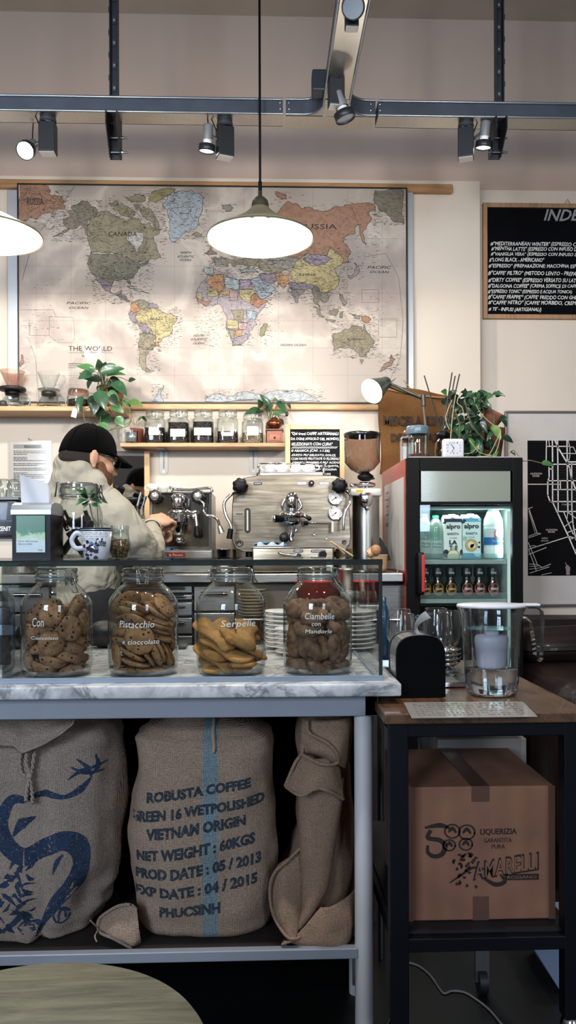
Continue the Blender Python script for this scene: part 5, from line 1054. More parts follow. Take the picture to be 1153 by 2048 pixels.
# door: frame around glass, header panel
m = MB(); hx0, hx1, hz0, hz1 = R4(843, 1022, 942, 1003, FY)
m.box(FX0, ix0, FY, FY + .033, 0, FT, fblk, .003); m.box(ix1, FX1, FY, FY + .033, 0, FT, fblk, .003); m.box(ix0, ix1, FY, FY + .033, hz1, FT, fblk); m.box(ix0, ix1, FY, FY + .033, iz1, hz0, fblk); m.box(ix0, ix1, FY, FY + .033, 0, iz0, fblk); dr = m.obj('door', t)
m = MB(); m.box(hx0, hx1, FY + .002, FY + .006, hz0, hz1, M('96998e', .3, var=.05)); m.box(hx0, hx1, FY + .0005, FY + .0015, hz0, hz1, glass((.95, .96, .95), (.7, .7, .7), .5, .1, base=.03)); m.obj('header_panel', dr)
m = MB(); m.box(ix0, ix1, FY + .012, FY + .014, iz0, iz1, glass((.93, .985, .975), (.6, .7, .7), .9, 0, base=.05)); m.obj('door_glass', dr)
m = MB(); a, b, c, d = R4(838, 849, 1104, 1190, FY - .03); m.box(a - .004, b, FY - .04, FY, c, d, black, .008, 3); m.box(b - .012, b + .002, FY - .042, FY - .01, c + .012, d - .01, red, .003); m.obj('door_handle', dr)
m = MB(); m.box(FX0 + .01, FX1 - .005, FY + .001, FY + .03, FT, FT + .004, M('9a9a98', .4)); m.obj('top_trim', t)
# white sheet taped on the red side
m = MB(); za, zb_ = P(798, 948, 3.4).z, P(798, 1140, 3.4).z
y0_, y1_ = 3.22, 3.72
m.box(FX0 - .002, FX0 - .0005, y0_, y1_, P(815, 1142, FY + .06).z, FT - .07, M('c9c6c2', .45)); sh = m.obj('white_side_sheet', t)
m = MB(); lk = M('8d8a86', .6)
for i, zz_ in enumerate([.10, .13, .16, .2, .24, .25]):
    m.box(FX0 - .0025, FX0 - .0019, 3.6, 3.6 + [.08, .1, .07, .09, .1, .1][i], FT - zz_ - .012, FT - zz_ - .004, lk)
m.obj('faint_print', sh)
m = MB(); vs, fs = glyphs('LA', .1, .02); zb2 = P(800, 1150, 3.3).z; m.add([(FX0 - .001, 3.4 - v_[0] * .09, zb2 + v_[1] * .05) for v_ in vs], fs, M('d8d4d0', .5)); m.obj('side_lettering', t)
# shelves
for zpy in (1118, 1196):
    zs_ = P(930, zpy, FY + .05).z; m = MB(); rk = M('9fb5b3', .35, .4)
    m.box(ix0 - .01, ix1 - .012, FY + .052, FB - .04, zs_ - .0075, zs_ - .006, glass((.30, .42, .42), (.2, .3, .3), .6, .1, 2, .06)); m.box(ix0 - .01, ix1 - .012, FY + .045, FY + .05, zs_ - .02, zs_ - .004, glass((.75, .9, .88), (.4, .6, .58), 1, .05, 2, .15, dirt=.3)); n_ = 44  # pane tinted dark to keep light out of the bays below
    for i in range(n_): x_ = ix0 + (ix1 - .02 - ix0) * i / (n_ - 1); m.cyl((x_, FY + .05, zs_ - .003), (x_, FB - .04, zs_ - .003), .0015, rk, seg=5)
    for y_ in (FY + .055, FY + .3, FB - .05): m.cyl((ix0 - .01, y_, zs_ - .006), (ix1 - .01, y_, zs_ - .006), .003, rk, seg=6)
    m.box(ix0 - .01, ix1 - .012, FY + .043, FY + .046, zs_, zs_ + .022, glass((.85, .96, .95), (.5, .7, .7), 1, .0, 2, .12, dirt=.08)); m.obj('shelf', t)
# light strips of the fridge
m = MB(); m.box(FX1 - w_ - .016, FX1 - w_ - .005, FY + .045, FY + .06, iz0 + .05, zc - .01, EM('dff6f0', .7)); m.obj('light_strip', t)
area('fridge_light', ((FX0 + FX1) / 2, FY + .09, zc - .012), ((FX0 + FX1) / 2, FY + .3, 0), .36, .03, .5, (.85, 1, .98))
area('fridge_light', (FX1 - w_ - .03, FY + .06, 1.36), (FX0, 3.5, 1.36), .02, .2, .5, (.85, 1, .98))
z1s, z2s = P(930, 1118, FY + .05).z, P(930, 1196, FY + .05).z
m = MB(); a, b, c, d = R4(888, 972, 1012, 1026, FY + .1); m.ball(((a + b) / 2, FY + .3, zc), (.08, .1, .03), M('8f9a96', .5), 24, 12); m.obj('fan_cover', t)
# cartons
wht = M('e4e4e0', .4); navy = M('161c3a', .5); sky = M('5aa2c8', .4); ltb = M('b9dbe6', .4); tan = M('b08a5c', .5); crm = M('e8d8bc', .5); blk = M('141416', .5); sgrn = M('9fb8a8', .5)
def carton(px0, px1, pyt, label, soy):
    Y = FY + .075; a, b, c, d = R4(px0, px1, pyt, 1118, Y); t = T('drink_carton', label, 'carton', ((a + b) / 2, Y, z1s), 'plant drink cartons in the fridge'); h = d - z1s; w2 = (b - a) / 2; xm = (a + b) / 2
    t.location = Vector(((a + b) / 2, Y, z1s))
    m = MB(); m.box(a, b, Y, Y + .07, z1s, z1s + h * .88, wht if not soy else M('d5e3e2', .4), .003); m.add([(a, Y, z1s + h * .88), (b, Y, z1s + h * .88), (b, Y + .07, z1s + h * .88), (a, Y + .07, z1s + h * .88), (a + .006, Y + .03, z1s + h * .97), (b - .006, Y + .03, z1s + h * .97), (b - .006, Y + .05, z1s + h * .99), (a + .006, Y + .05, z1s + h * .99)], [(0, 1, 5, 4), (1, 2, 6, 5), (2, 3, 7, 6), (3, 0, 4, 7), (4, 5, 6, 7)], wht); m.obj('carton_body', t)
    m = MB(); m.lathe([(.014, 0), (.014, .014), (0, .015)], (xm, Y + .02, z1s + h * .92), M('d8e4ea', .3), 20); m.obj('cap', t)
    m = MB(); y_ = Y - .001; zz = lambda f: z1s + h * f
    m.box(a, b, y_, y_ + .0015, zz(.82), zz(.9), navy if not soy else sky)
    for s_, (u0, u1), (v0, v1), mt_, bd in ([('alpro', (.12, .9), (.64, .78), blk, .035), ('BARISTA', (.18, .82), (.53, .585), M('3a3a3c', .5), .02), ('NOT', (.3, .5), (.455, .475), blk, .02), ('MILK', (.52, .72), (.455, .475), blk, .02), ('LA', (.28, .72), (.32, .42), blk, .05), ('T  E', (.28, .74), (.2, .3), blk, .05)] if not soy else
        [('alpro', (.08, .88), (.64, .78), blk, .035), ('BARISTA', (.18, .8), (.535, .59), M('3a3a3c', .5), .02), ('SOIA', (.3, .66), (.46, .5), M('6f8f88', .5), .01)]):
        m.text(s_, a + (b - a) * u0, a + (b - a) * u1, zz(v0), zz(v1), y_ - .001, mt_, bold=bd)
    def disc(u, v, r, mt_, sy=1., yy=0): c_ = (a + (b - a) * u, y_ - .0006 - yy, zz(v)); m.add([(c_[0] + r * cos(i * pi / 14), c_[1], max(z1s, c_[2] + r * sy * sin(i * pi / 14))) for i in range(28)], [list(range(28))], mt_)
    if soy: disc(.47, .3, .026, tan); disc(.47, .3, .023, M('c9a070', .5), yy=.0003); disc(.44, .31, .013, crm, 1, .0006); disc(.54, .28, .011, crm, .8, .0006); m.box(a, b, y_, y_ + .0005, z1s, zz(.13), sky); disc(.9, .36, .004, blk); disc(.88, .26, .005, blk); disc(.12, .45, .01, sgrn); disc(.8, .12, .014, M('c9dde6', .5), 1, .0005)
    else: disc(.5, .06, .028, tan); disc(.5, .06, .024, crm, yy=.0003); disc(.51, .24, .006, sgrn, 1.3, .0004); disc(.1, .12, .012, navy, 1.4); disc(.95, .14, .006, navy, 2.2)
    for u_, v_, s2 in ((.1, .84, .3), (.02, .8, 0)): disc(u_, v_, .007, navy, .5 + s2)
    disc(.92, .86, .007, navy if not soy else M('a8d3e4', .4), .7)
    m.obj('printed_front', t)
carton(889, 925, 1028, 'white oat-style barista drink carton with a navy top band in the fridge', False); carton(926, 963, 1027, 'pale blue soya barista drink carton with a coffee cup picture in the fridge', True)
# milk bottle
Y = FY + .1; q = P(987.5, 1118, Y); k = Y / F; t = T('milk_bottle', 'white plastic milk bottle with blue cap and red badge in the fridge', 'bottle', (q.x, Y, z1s)); H = P(987, 1008, Y).z - z1s; r = 19.5 * k
m = MB(); m.lathe([(0, .001), (r * .9, .001), (r, .006), (r, H * .2), (r * .97, H * .22), (r, H * .24), (r, H * .56), (r * .96, H * .58), (r, H * .6), (r, H * .63), (r * .93, H * .72), (r * .55, H * .88), (r * .42, H * .93), (r * .42, H * .95), (0, H * .95)], (q.x, Y, z1s), M('e4ecec', .35), 40); m.obj('bottle_body', t)
m = MB(); m.lathe([(r * .46, H * .94), (r * .46, H), (r * .4, H * 1.01), (0, H * 1.01)], (q.x, Y, z1s), M('3a9ccc', .35), 28); m.obj('cap', t)
def arc_band(m, cx, cy, r, z0, z1, a0, a1, mat, n=16):
    m.grid(lambda u, v: (cx + r * cos(a0 + (a1 - a0) * u), cy + r * sin(a0 + (a1 - a0) * u), z0 + (z1 - z0) * v), n, 1, mat)
m = MB(); arc_band(m, q.x, Y, r * 1.012, z1s + H * .25, z1s + H * .55, pi * 1.03, pi * 1.97, M('c9d2d4', .4)); arc_band(m, q.x, Y, r * 1.02, z1s + H * .25, z1s + H * .39, pi * 1.03, pi * 1.97, M('2a6aa8', .4))
cyl_fn = lambda x, z: (q.x + r * 1.04 * sin((x - q.x) / r), Y - r * 1.04 * cos((x - q.x) / r), z)
rb = M('a8322a', .45); n_ = 24; cx_, cz_ = q.x + r * .35, z1s + H * .44
m.add([Vector(cyl_fn(cx_ + .022 * cos(2 * pi * i / n_) * (1 + .08 * cos(10 * pi * i / n_)), cz_ + .024 * sin(2 * pi * i / n_))) for i in range(n_)], [list(range(n_))], rb)
cyl_fn2 = lambda x, z: (q.x + r * 1.06 * sin((x - q.x) / r), Y - r * 1.06 * cos((x - q.x) / r), z)
m.text('MILA', cx_ - .015, cx_ + .015, cz_ - .006, cz_ + .006, 0, chalk, fn=cyl_fn2); m.text('Da montagna', q.x - .012, q.x + r * .95, z1s + H * .3, z1s + H * .34, 0, chalk, fn=cyl_fn2); m.obj('label_band', t)
def pet(px, pyt, mat, capc, label, w_=15):
    Y = FY + .12; q = P(px, 1118, Y); k = Y / F; H = P(px, pyt, Y).z - z1s; r = w_ * k; t = T('water_bottle', label, 'bottle', (q.x, Y, z1s), 'water bottles in the fridge')
    m = MB(); m.lathe([(0, .004), (r * .7, .001), (r * .95, .006), (r, .02), (r, H * .45), (r * .9, H * .5), (r, H * .54), (r * 1.02, H * .66), (r * .9, H * .78), (r * .5, H * .9), (r * .35, H * .94)], (q.x, Y, z1s), mat, 32, flute=(10, .012)); m.obj('bottle_body', t)
    m = MB(); m.lathe([(r * .42, H * .94), (r * .42, H), (0, H)], (q.x, Y, z1s), capc, 24); m.obj('cap', t)
    m = MB(); arc_band(m, q.x, Y, r * 1.03, z1s + H * .12, z1s + H * .42, pi * 1.05, pi * 1.95, glass((.75, .93, .88), (.5, .7, .66), .5, .1, 2, .1, dirt=.35)); f = lambda x, z: (q.x + r * 1.05 * sin((x - q.x) / r), Y - r * 1.05 * cos((x - q.x) / r), z)
    dkg = M('1f4f4a', .5); m.text('Porto', q.x - r * .6, q.x + r * .6, z1s + H * .32, z1s + H * .37, 0, dkg, .2, fn=f); m.text('Moro', q.x - r * .6, q.x + r * .6, z1s + H * .25, z1s + H * .3, 0, dkg, .2, fn=f); m.obj('label_band', t)
pet(850, 1028, glass((.75, .95, .95), (.35, .6, .62), 1., 0, 1.6, .08, dirt=.12), M('4aa8d8', .35), 'clear water bottle with blue cap, half behind the fridge door frame', 15); pet(872, 1031, glass((.3, .85, .66), (.1, .45, .36), 1., 0, 1.6, .08, dirt=.2), M('1f9a70', .35), 'green tinted water bottle beside the navy-topped carton', 16)
# tea bottles
for i, (px, fl) in enumerate([(851, 0), (876, 0), (902, 0), (934, 1), (959, 1), (986, 1)]):
    Y = FY + .085; q = P(px, 1196, Y); k = Y / F; H = P(px, 1134, Y).z - z2s; r = 12.5 * k
    lab = ['iced tea bottle with a golden label, half behind the door handle', 'iced tea bottle with a golden label, second from the door handle', 'iced tea bottle with a golden label, next to the pink labelled ones', 'iced tea bottle with a pink label, next to the golden labelled ones', 'iced tea bottle with a pink label, middle of the three pink ones', 'iced tea bottle with a pink label, nearest the bright fridge wall'][i]
    t = T('tea_bottle', lab, 'bottle', (q.x, Y, z2s), 'dark tea bottles on the second fridge shelf')
    m = MB(); m.lathe([(0, .002), (r * .8, .002), (r * .9, .008), (r * .72, H * .12), (r, H * .25), (r, H * .42), (r * .7, H * .55), (r * .62, H * .66), (r * .62, H * .8), (r * .7, H * .84)], (q.x, Y, z2s), M('1a0f0c', .12, coat=.6), 32); m.obj('bottle_body', t)
    m = MB(); m.lathe([(r * .8, H * .68), (r * .86, H * .72), (r * .86, H * .97), (r * .7, H), (0, H)], (q.x, Y, z2s), M('0d0f1a', .4), 28); cp_ = m.obj('cap', t)
    m = MB(); f1 = lambda x, z: (q.x + r * .9 * sin((x - q.x) / r), Y - r * .9 * cos((x - q.x) / r), z); m.text('Derby', q.x - r * .5, q.x + r * .5, z2s + H * .76, z2s + H * .86, 0, M('b9b9b9', .5), bold=.02, fn=f1); m.obj('cap_print', cp_)
    m = MB(); f = lambda d_: (lambda x, z: (q.x + r * d_ * sin((x - q.x) / r), Y - r * d_ * cos((x - q.x) / r), z)); n_ = 24
    c1, c2 = (M('a8884a', .45), M('7a3c1c', .45)) if not fl else (M('a8646a', .45), M('8e3c3c', .45)); zc_ = z2s + H * .28
    m.add([Vector(f(1.02)(q.x + r * .98 * cos(2 * pi * j / n_), zc_ + H * .2 * sin(2 * pi * j / n_))) for j in range(n_)], [list(range(n_))], c1); m.add([Vector(f(1.04)(q.x + r * .1 + r * .72 * cos(2 * pi * j / n_), zc_ + H * .165 * sin(2 * pi * j / n_))) for j in range(n_)], [list(range(n_))], c2)
    m.text('PESCA' if fl else 'LIMONE', q.x - r * .5, q.x + r * .68, zc_ - H * .03, zc_ + H * .05, 0, M('e8d8d0', .5) if fl else M('d8b878', .5), bold=.03, fn=f(1.06)); m.obj('label_oval', t)
for i in range(3):  # dark blocks added to cover the bright liner low down
    q = P(868 + i * 53, 1290, FY + .12); m = MB(); m.box(q.x - .05, q.x + .05, FY + .06, FY + .3, iz0 + .3, z2s - .05, M('08080b', .5, spec=.15), .004); m.obj('dark_block', label=['dark drinks crate at the bottom of the fridge, door handle side', 'dark drinks crate at the bottom of the fridge, middle one', 'dark drinks crate at the bottom of the fridge, nearest the lit wall'][i], cat='crate', group='dark crates low in the fridge')
m = MB(); m.box(ix0, ix1 - .02, FY + .05, FB - .04, iz0 + .29, iz0 + .298, M('26302f', .4)); m.obj('low_shelf', bpy.data.objects['drinks_fridge'])

# ------------------------------------------------------------------ on top of the fridge
ZT = FT + .001
t = T('alarm_clock', 'small square white clock with black hands on the fridge', 'clock', (P(908, 913, 3.2).x, 3.2, ZT)); a, b, c, d = R4(887, 929.5, 877, 912.5, 3.2); xm = (a + b) / 2; zm = (ZT + .004 + d) / 2; c = ZT + .004
m = MB(); m.box(a, b, 3.2, 3.235, c - .004, d, M('dcdadc', .35), .01, 4); m.obj('clock_case', t)
m = MB(); m.box(a + .009, b - .009, 3.1985, 3.2005, c + .006, d - .01, M('b9bcc4', .35), .001); fc = m.obj('clock_face', t)
m = MB(); R_ = .026
for i in range(12):
    an = pi / 2 - (i + 1) * pi / 6; s_ = str(i + 1); mx_ = max(abs(cos(an)), abs(sin(an))); px_ = xm + R_ * cos(an) / mx_ * .95; pz_ = zm + R_ * sin(an) / mx_ * .8
    m.text(s_, px_ - .002 * len(s_), px_ + .002 * len(s_), pz_ - .003, pz_ + .003, 3.198, blk, bold=.02)
m.obj('numerals', fc)
m = MB(); c0 = Vector((xm, 3.197, zm)); m.cyl(c0, c0 + Vector((-.012, 0, .016)), .0012, blk, seg=6); m.cyl(c0, c0 + Vector((-.009, 0, -.018)), .0009, blk, seg=6); m.ball(c0, .002, blk, 8, 6); m.obj('hands', fc)
t = T('lidded_jar', 'ribbed glass jar with a grey-blue lid and dark red contents on the fridge edge', 'jar', (P(835, 913, 3.26).x, 3.26, ZT)); q = P(836, 913, 3.26); k = 3.26 / F
m = MB(); H = P(836, 853, 3.26).z - ZT; r = 21 * k; m.lathe([(0, .001), (r, .001), (r * 1.04, .006), (r * 1.02, H * .72), (r * .95, H * .78)], (q.x, 3.26, ZT), thick, 40, flute=(16, .02)); m.obj('glass_body', t)
m = MB(); m.lathe([(r * 1.02, H * .76), (r * 1.06, H * .8), (r * 1.06, H * .97), (r, H), (0, H)], (q.x, 3.26, ZT), M('5a6f7e', .3), 36, flute=(20, .01)); m.obj('lid', t)
m = MB(); m.lathe([(0, .004), (r * .9, .004), (r * .92, H * .16), (r * .5, H * .2), (0, H * .18)], (q.x, 3.26, ZT), beans_mat('6a2a2c', '3a1214'), 28); m.obj('contents', t)
t = T('square_canister', 'slim square glass canister with a dark knob lid behind the grey-lidded jar', 'canister', (P(806, 916, 3.4).x + .01, 3.4, ZT)); a, b, c, d = R4(803, 826, 878, 916, 3.4)
m = MB(); m.box(a, b, 3.37, 3.43, ZT, d, jglass, .003); m.obj('glass_body', t); m = MB(); m.box(a + .002, b - .002, 3.372, 3.428, d, d + .008, M('8a8a86', .3)); m.ball(((a + b) / 2, 3.4, d + .022), .018, M('4a2420', .4), 16, 10); m.obj('lid', t)
t = T('reed_diffuser', 'dark reed diffuser with four long black sticks on the fridge', 'diffuser', (P(886, 913, 3.3).x, 3.3, ZT)); q = P(887, 913, 3.3)
m = MB(); zt_ = P(887, 863, 3.3).z - ZT; m.lathe([(0, .001), (.03, .001), (.034, .01), (.034, zt_ * .6), (.02, zt_ * .75), (.018, zt_ * .8)], (q.x, 3.3, ZT), glass((.5, .55, .5), (.2, .22, .2), 1, 0, 2, .08), 32); m.obj('bottle', t)
m = MB(); m.lathe([(.018, zt_ * .78), (.026, zt_ * .8), (.028, zt_ * .92), (.022, zt_ * .98), (.0, zt_)], (q.x, 3.3, ZT), black, 24, flute=(8, .06)); m.obj('stopper', t)
for a_, b_ in (((849, 751), (884, 866)), ((905, 745), (886, 864)), ((911, 752), (891, 864)), ((920, 748), (893, 864))):
    m = MB(); m.cyl(P(*a_, 3.3), P(*b_, 3.3), .0028, M('141212', .6), seg=8); m.obj('reed', t)
# large trailing plant with terracotta pot
t = T('trailing_plant', 'big tangled trailing plant spilling from terracotta pots on the fridge', 'plant', (P(955, 913, 3.4).x, 3.4, ZT))
tc = M('6d4636', .75, var=.2, bmp=.2)
m = MB(); q = P(972, 913, 3.45); m.lathe([(0, .001), (.06, .001), (.075, .1), (.078, .13), (.083, .135), (.083, .155), (.076, .155), (.07, .13), (0, .12)], (q.x, 3.45, ZT), tc, 36); m.obj('plant_pot', t)
m = MB(); q = P(985, 836, 3.36); m.lathe([(.02, -.04), (.034, -.03), (.045, .02), (.05, .03), (.044, .032), (.035, 0)], q, M('8a5643', .7, var=.2), 32, (.45, -.3, .9)); m.obj('tilted_pot', t)
m = MB(); st_ = MB(); rl = random.Random(11); pale = M('a39d74', .6)
for i in range(190):
    a = rl.gauss(938, 24); b_ = rl.uniform(786, 905); a = max(888, min(1005, a)) 
    if a > 965 and 810 < b_ < 850 and rl.random() < .8: a -= 40
    Y = 3.3 + rl.uniform(-.03, .12); ln = rl.uniform(14, 30); an = rl.uniform(-.6, pi + .6) if b_ < 830 else rl.uniform(-2.6, -.4); w_ = rl.uniform(9, 17) / F * Y
    leaf(m, P(a, b_, Y), P(a + ln * cos(an), max(780, b_ - ln * sin(an) * .9), Y - rl.uniform(0, .05)), w_, rl.choice([lf_deep, lf_deep, lf_deep, lf_dark, lf_dark, lf_mid]), rl.uniform(.1, .5), (rl.uniform(-.6, .6), -1, rl.uniform(0, 1)), droop=rl.uniform(0, .25))
for a, b_, c_, d, w_, k_ in [(930, 795, 931, 775, 10, 2), (1000, 838, 1016, 836, 14, 2), (962, 800, 975, 815, 20, 0), (985, 850, 1002, 880, 18, 3), (960, 795, 950, 785, 14, 1), (918, 800, 905, 790, 14, 2)]:
    leaf(m, P(a, b_, 3.3), P(c_, d, 3.28), w_ / F * 3.3, [lf_dark, lf_mid, lf_deep, lf_light][k_], .3, droop=.03)
for vine in [[(948, 795), (958, 820), (975, 840), (995, 855), (1002, 862), (992, 885), (982, 905), (975, 912)], [(922, 785), (915, 805), (925, 815), (930, 840)], [(1002, 862), (998, 890), (990, 908)], [(900, 860), (892, 835), (905, 800)], [(940, 880), (960, 905), (985, 911), (955, 913)], [(912, 790), (906, 830), (900, 900)], [(958, 890), (945, 905), (925, 908)]]:
    st_.tube([P(a, b_, 3.24) for a, b_ in vine], .0017, pale, 6, smooth_n=5)
for vine in [[(930, 800), (945, 850), (970, 880)], [(955, 800), (985, 820), (990, 850)], [(905, 810), (920, 850), (915, 900)]]: st_.tube([P(a, b_, 3.26) for a, b_ in vine], .003, M('4f4a30', .6), 6, smooth_n=5)
m.obj('foliage', t); st_.obj('stems', t)
# vine tip that hangs over the poster
t = T('vine_cutting', 'single stem with one green leaf reaching over the city map poster', 'plant', P(1046, 920, 3.3)); m = MB(); m.tube([P(a, b_, Y) for a, b_, Y in ((1018, 907, 3.3), (1028, 899, 3.3), (1046, 921, 3.32), (1062, 921, 3.4), (1085, 927, 3.5))], .0022, pale, 6, smooth_n=6); m.obj('stem', t)
m = MB(); leaf(m, P(1083, 926, 3.5), P(1110, 930, 3.48), .035, lf_mid, .2, (0, -1, .8)); leaf(m, P(1022, 902, 3.3), P(1032, 910, 3.28), .016, lf_deep, .3); m.obj('foliage', t)
# ------------------------------------------------------------------ jute bag hanging on the wall
YJ = YB - .06; jut = burlap('a87a4e', '79512e', pitch=.0035)
edge = [(762, 775), (800, 783), (850, 793), (905, 796), (906, 935), (840, 946), (770, 948), (762, 930)]
t = T('jute_bag', 'brown printed jute bag hanging on the wall behind the fridge top', 'bag', (P(830, 948, YJ).x, YJ, P(830, 948, YJ).z))
def jfn(u, v):
    py = 948 + (v) * (-(948 - (768 + 26 * u))); px = 761 + u * 147 + (3 * sin(v * 7) if u < .1 else 0)
    q = P(px, py, YJ); q.y += -.012 + .018 * mnoise.noise(Vector((u * 3.1, v * 2.2, 5))) - .01 * sin(pi * u); return q
m = MB(); m.grid(jfn, 40, 40, jut); m.grid(lambda u, v: jfn(u, v) + Vector((0, .03 + .012 * sin(pi * u) * sin(pi * v), 0)), 20, 20, jut); m.obj('cloth', t)
m = MB(); jk = M('33241a', .8)
for s_, a, b, c, d in [('MISCELA ESPRESSO', 768, 936, 832, 851), ('DELLA CASA FINE', 782, 915, 867, 883)]:
    def ff(x, z):
        return (x, YJ - .034, z)
    qa, qb = P(a, d, YJ - .034), P(b, c, YJ - .034); m.text(s_ if s_[0] == 'M' else 'DEGUSTAZION', qa.x, qb.x, qa.z, qb.z, 0, jk, bold=.03, fn=ff)
o = m.obj('stencil_print', t)
m = MB(); m.tube([P(905, 796, YJ - .02), P(870, 794, YJ - .03), P(820, 788, YJ - .03), P(775, 778, YJ - .02)], .004, M('9a7a58', .9), 6, smooth_n=4); m.tube([P(770, 775, YJ), P(800, 755, YJ + .03), P(830, 790, YJ)], .002, M('9a7a58', .9), 5, smooth_n=4); m.obj('hem', t)
# ------------------------------------------------------------------ desk lamp
YL = 3.55; t = T('clamp_lamp', 'dark green angled reading lamp switched on above the grinder', 'lamp', P(848, 860, YL)); grn = M('2f4038', .3, .2, coat=.3)
h = P(768, 768, YL); tip = P(738, 786, YL - .06); d = (tip - h).normalized()
gr2, nt, b_ = node_mat('green_enamel'); b_.inputs['Base Color'].default_value = srgb('33443c'); b_.inputs['Roughness'].default_value = .3
m = MB(); m.lathe([(.022, -.03), (.028, -.02), (.03, 0), (.034, .01), (.056, .085), (.057, .088)], h, grn, 40, d); m.lathe([(.02, -.03), (0, -.032)], h, grn, 24, d); s_ = m.obj('lamp_shade', t)
m = MB(); m.lathe([(.032, .012), (.0545, .086)], h, M('f0eee8', .5), 40, d); m.obj('inner_reflector', s_)
m = MB(); m.ball(h + d * .062, .030, EM('fff6e6', 40), 20, 14); m.obj('bulb', t)
point('lamp_light', h + d * .1, 7, (1, .95, .88), .03)
m = MB(); m.tube([P(769, 764, YL), P(790, 771, YL), P(815, 783, YL), P(846, 797, YL)], .006, grn, 8, smooth_n=4); m.tube([P(771, 768, YL - .01), P(792, 780, YL - .01), P(818, 788, YL - .01), P(846, 799, YL)], .003, black, 6, smooth_n=4); m.cyl(P(847, 790, YL), P(848, 812, YL), .011, M('4a4844', .4, .5), seg=14); m.obj('arm', t)
m = MB(); m.cyl(P(846, 800, YL), P(853, 860, YL + .02), .005, M('8d8578', .35, .6), seg=10); q = P(853, 860, YL + .02); m.cyl(q, (q.x, q.y + .02, FT), .005, M('8d8578', .35, .6), seg=10); m.obj('pole', t)
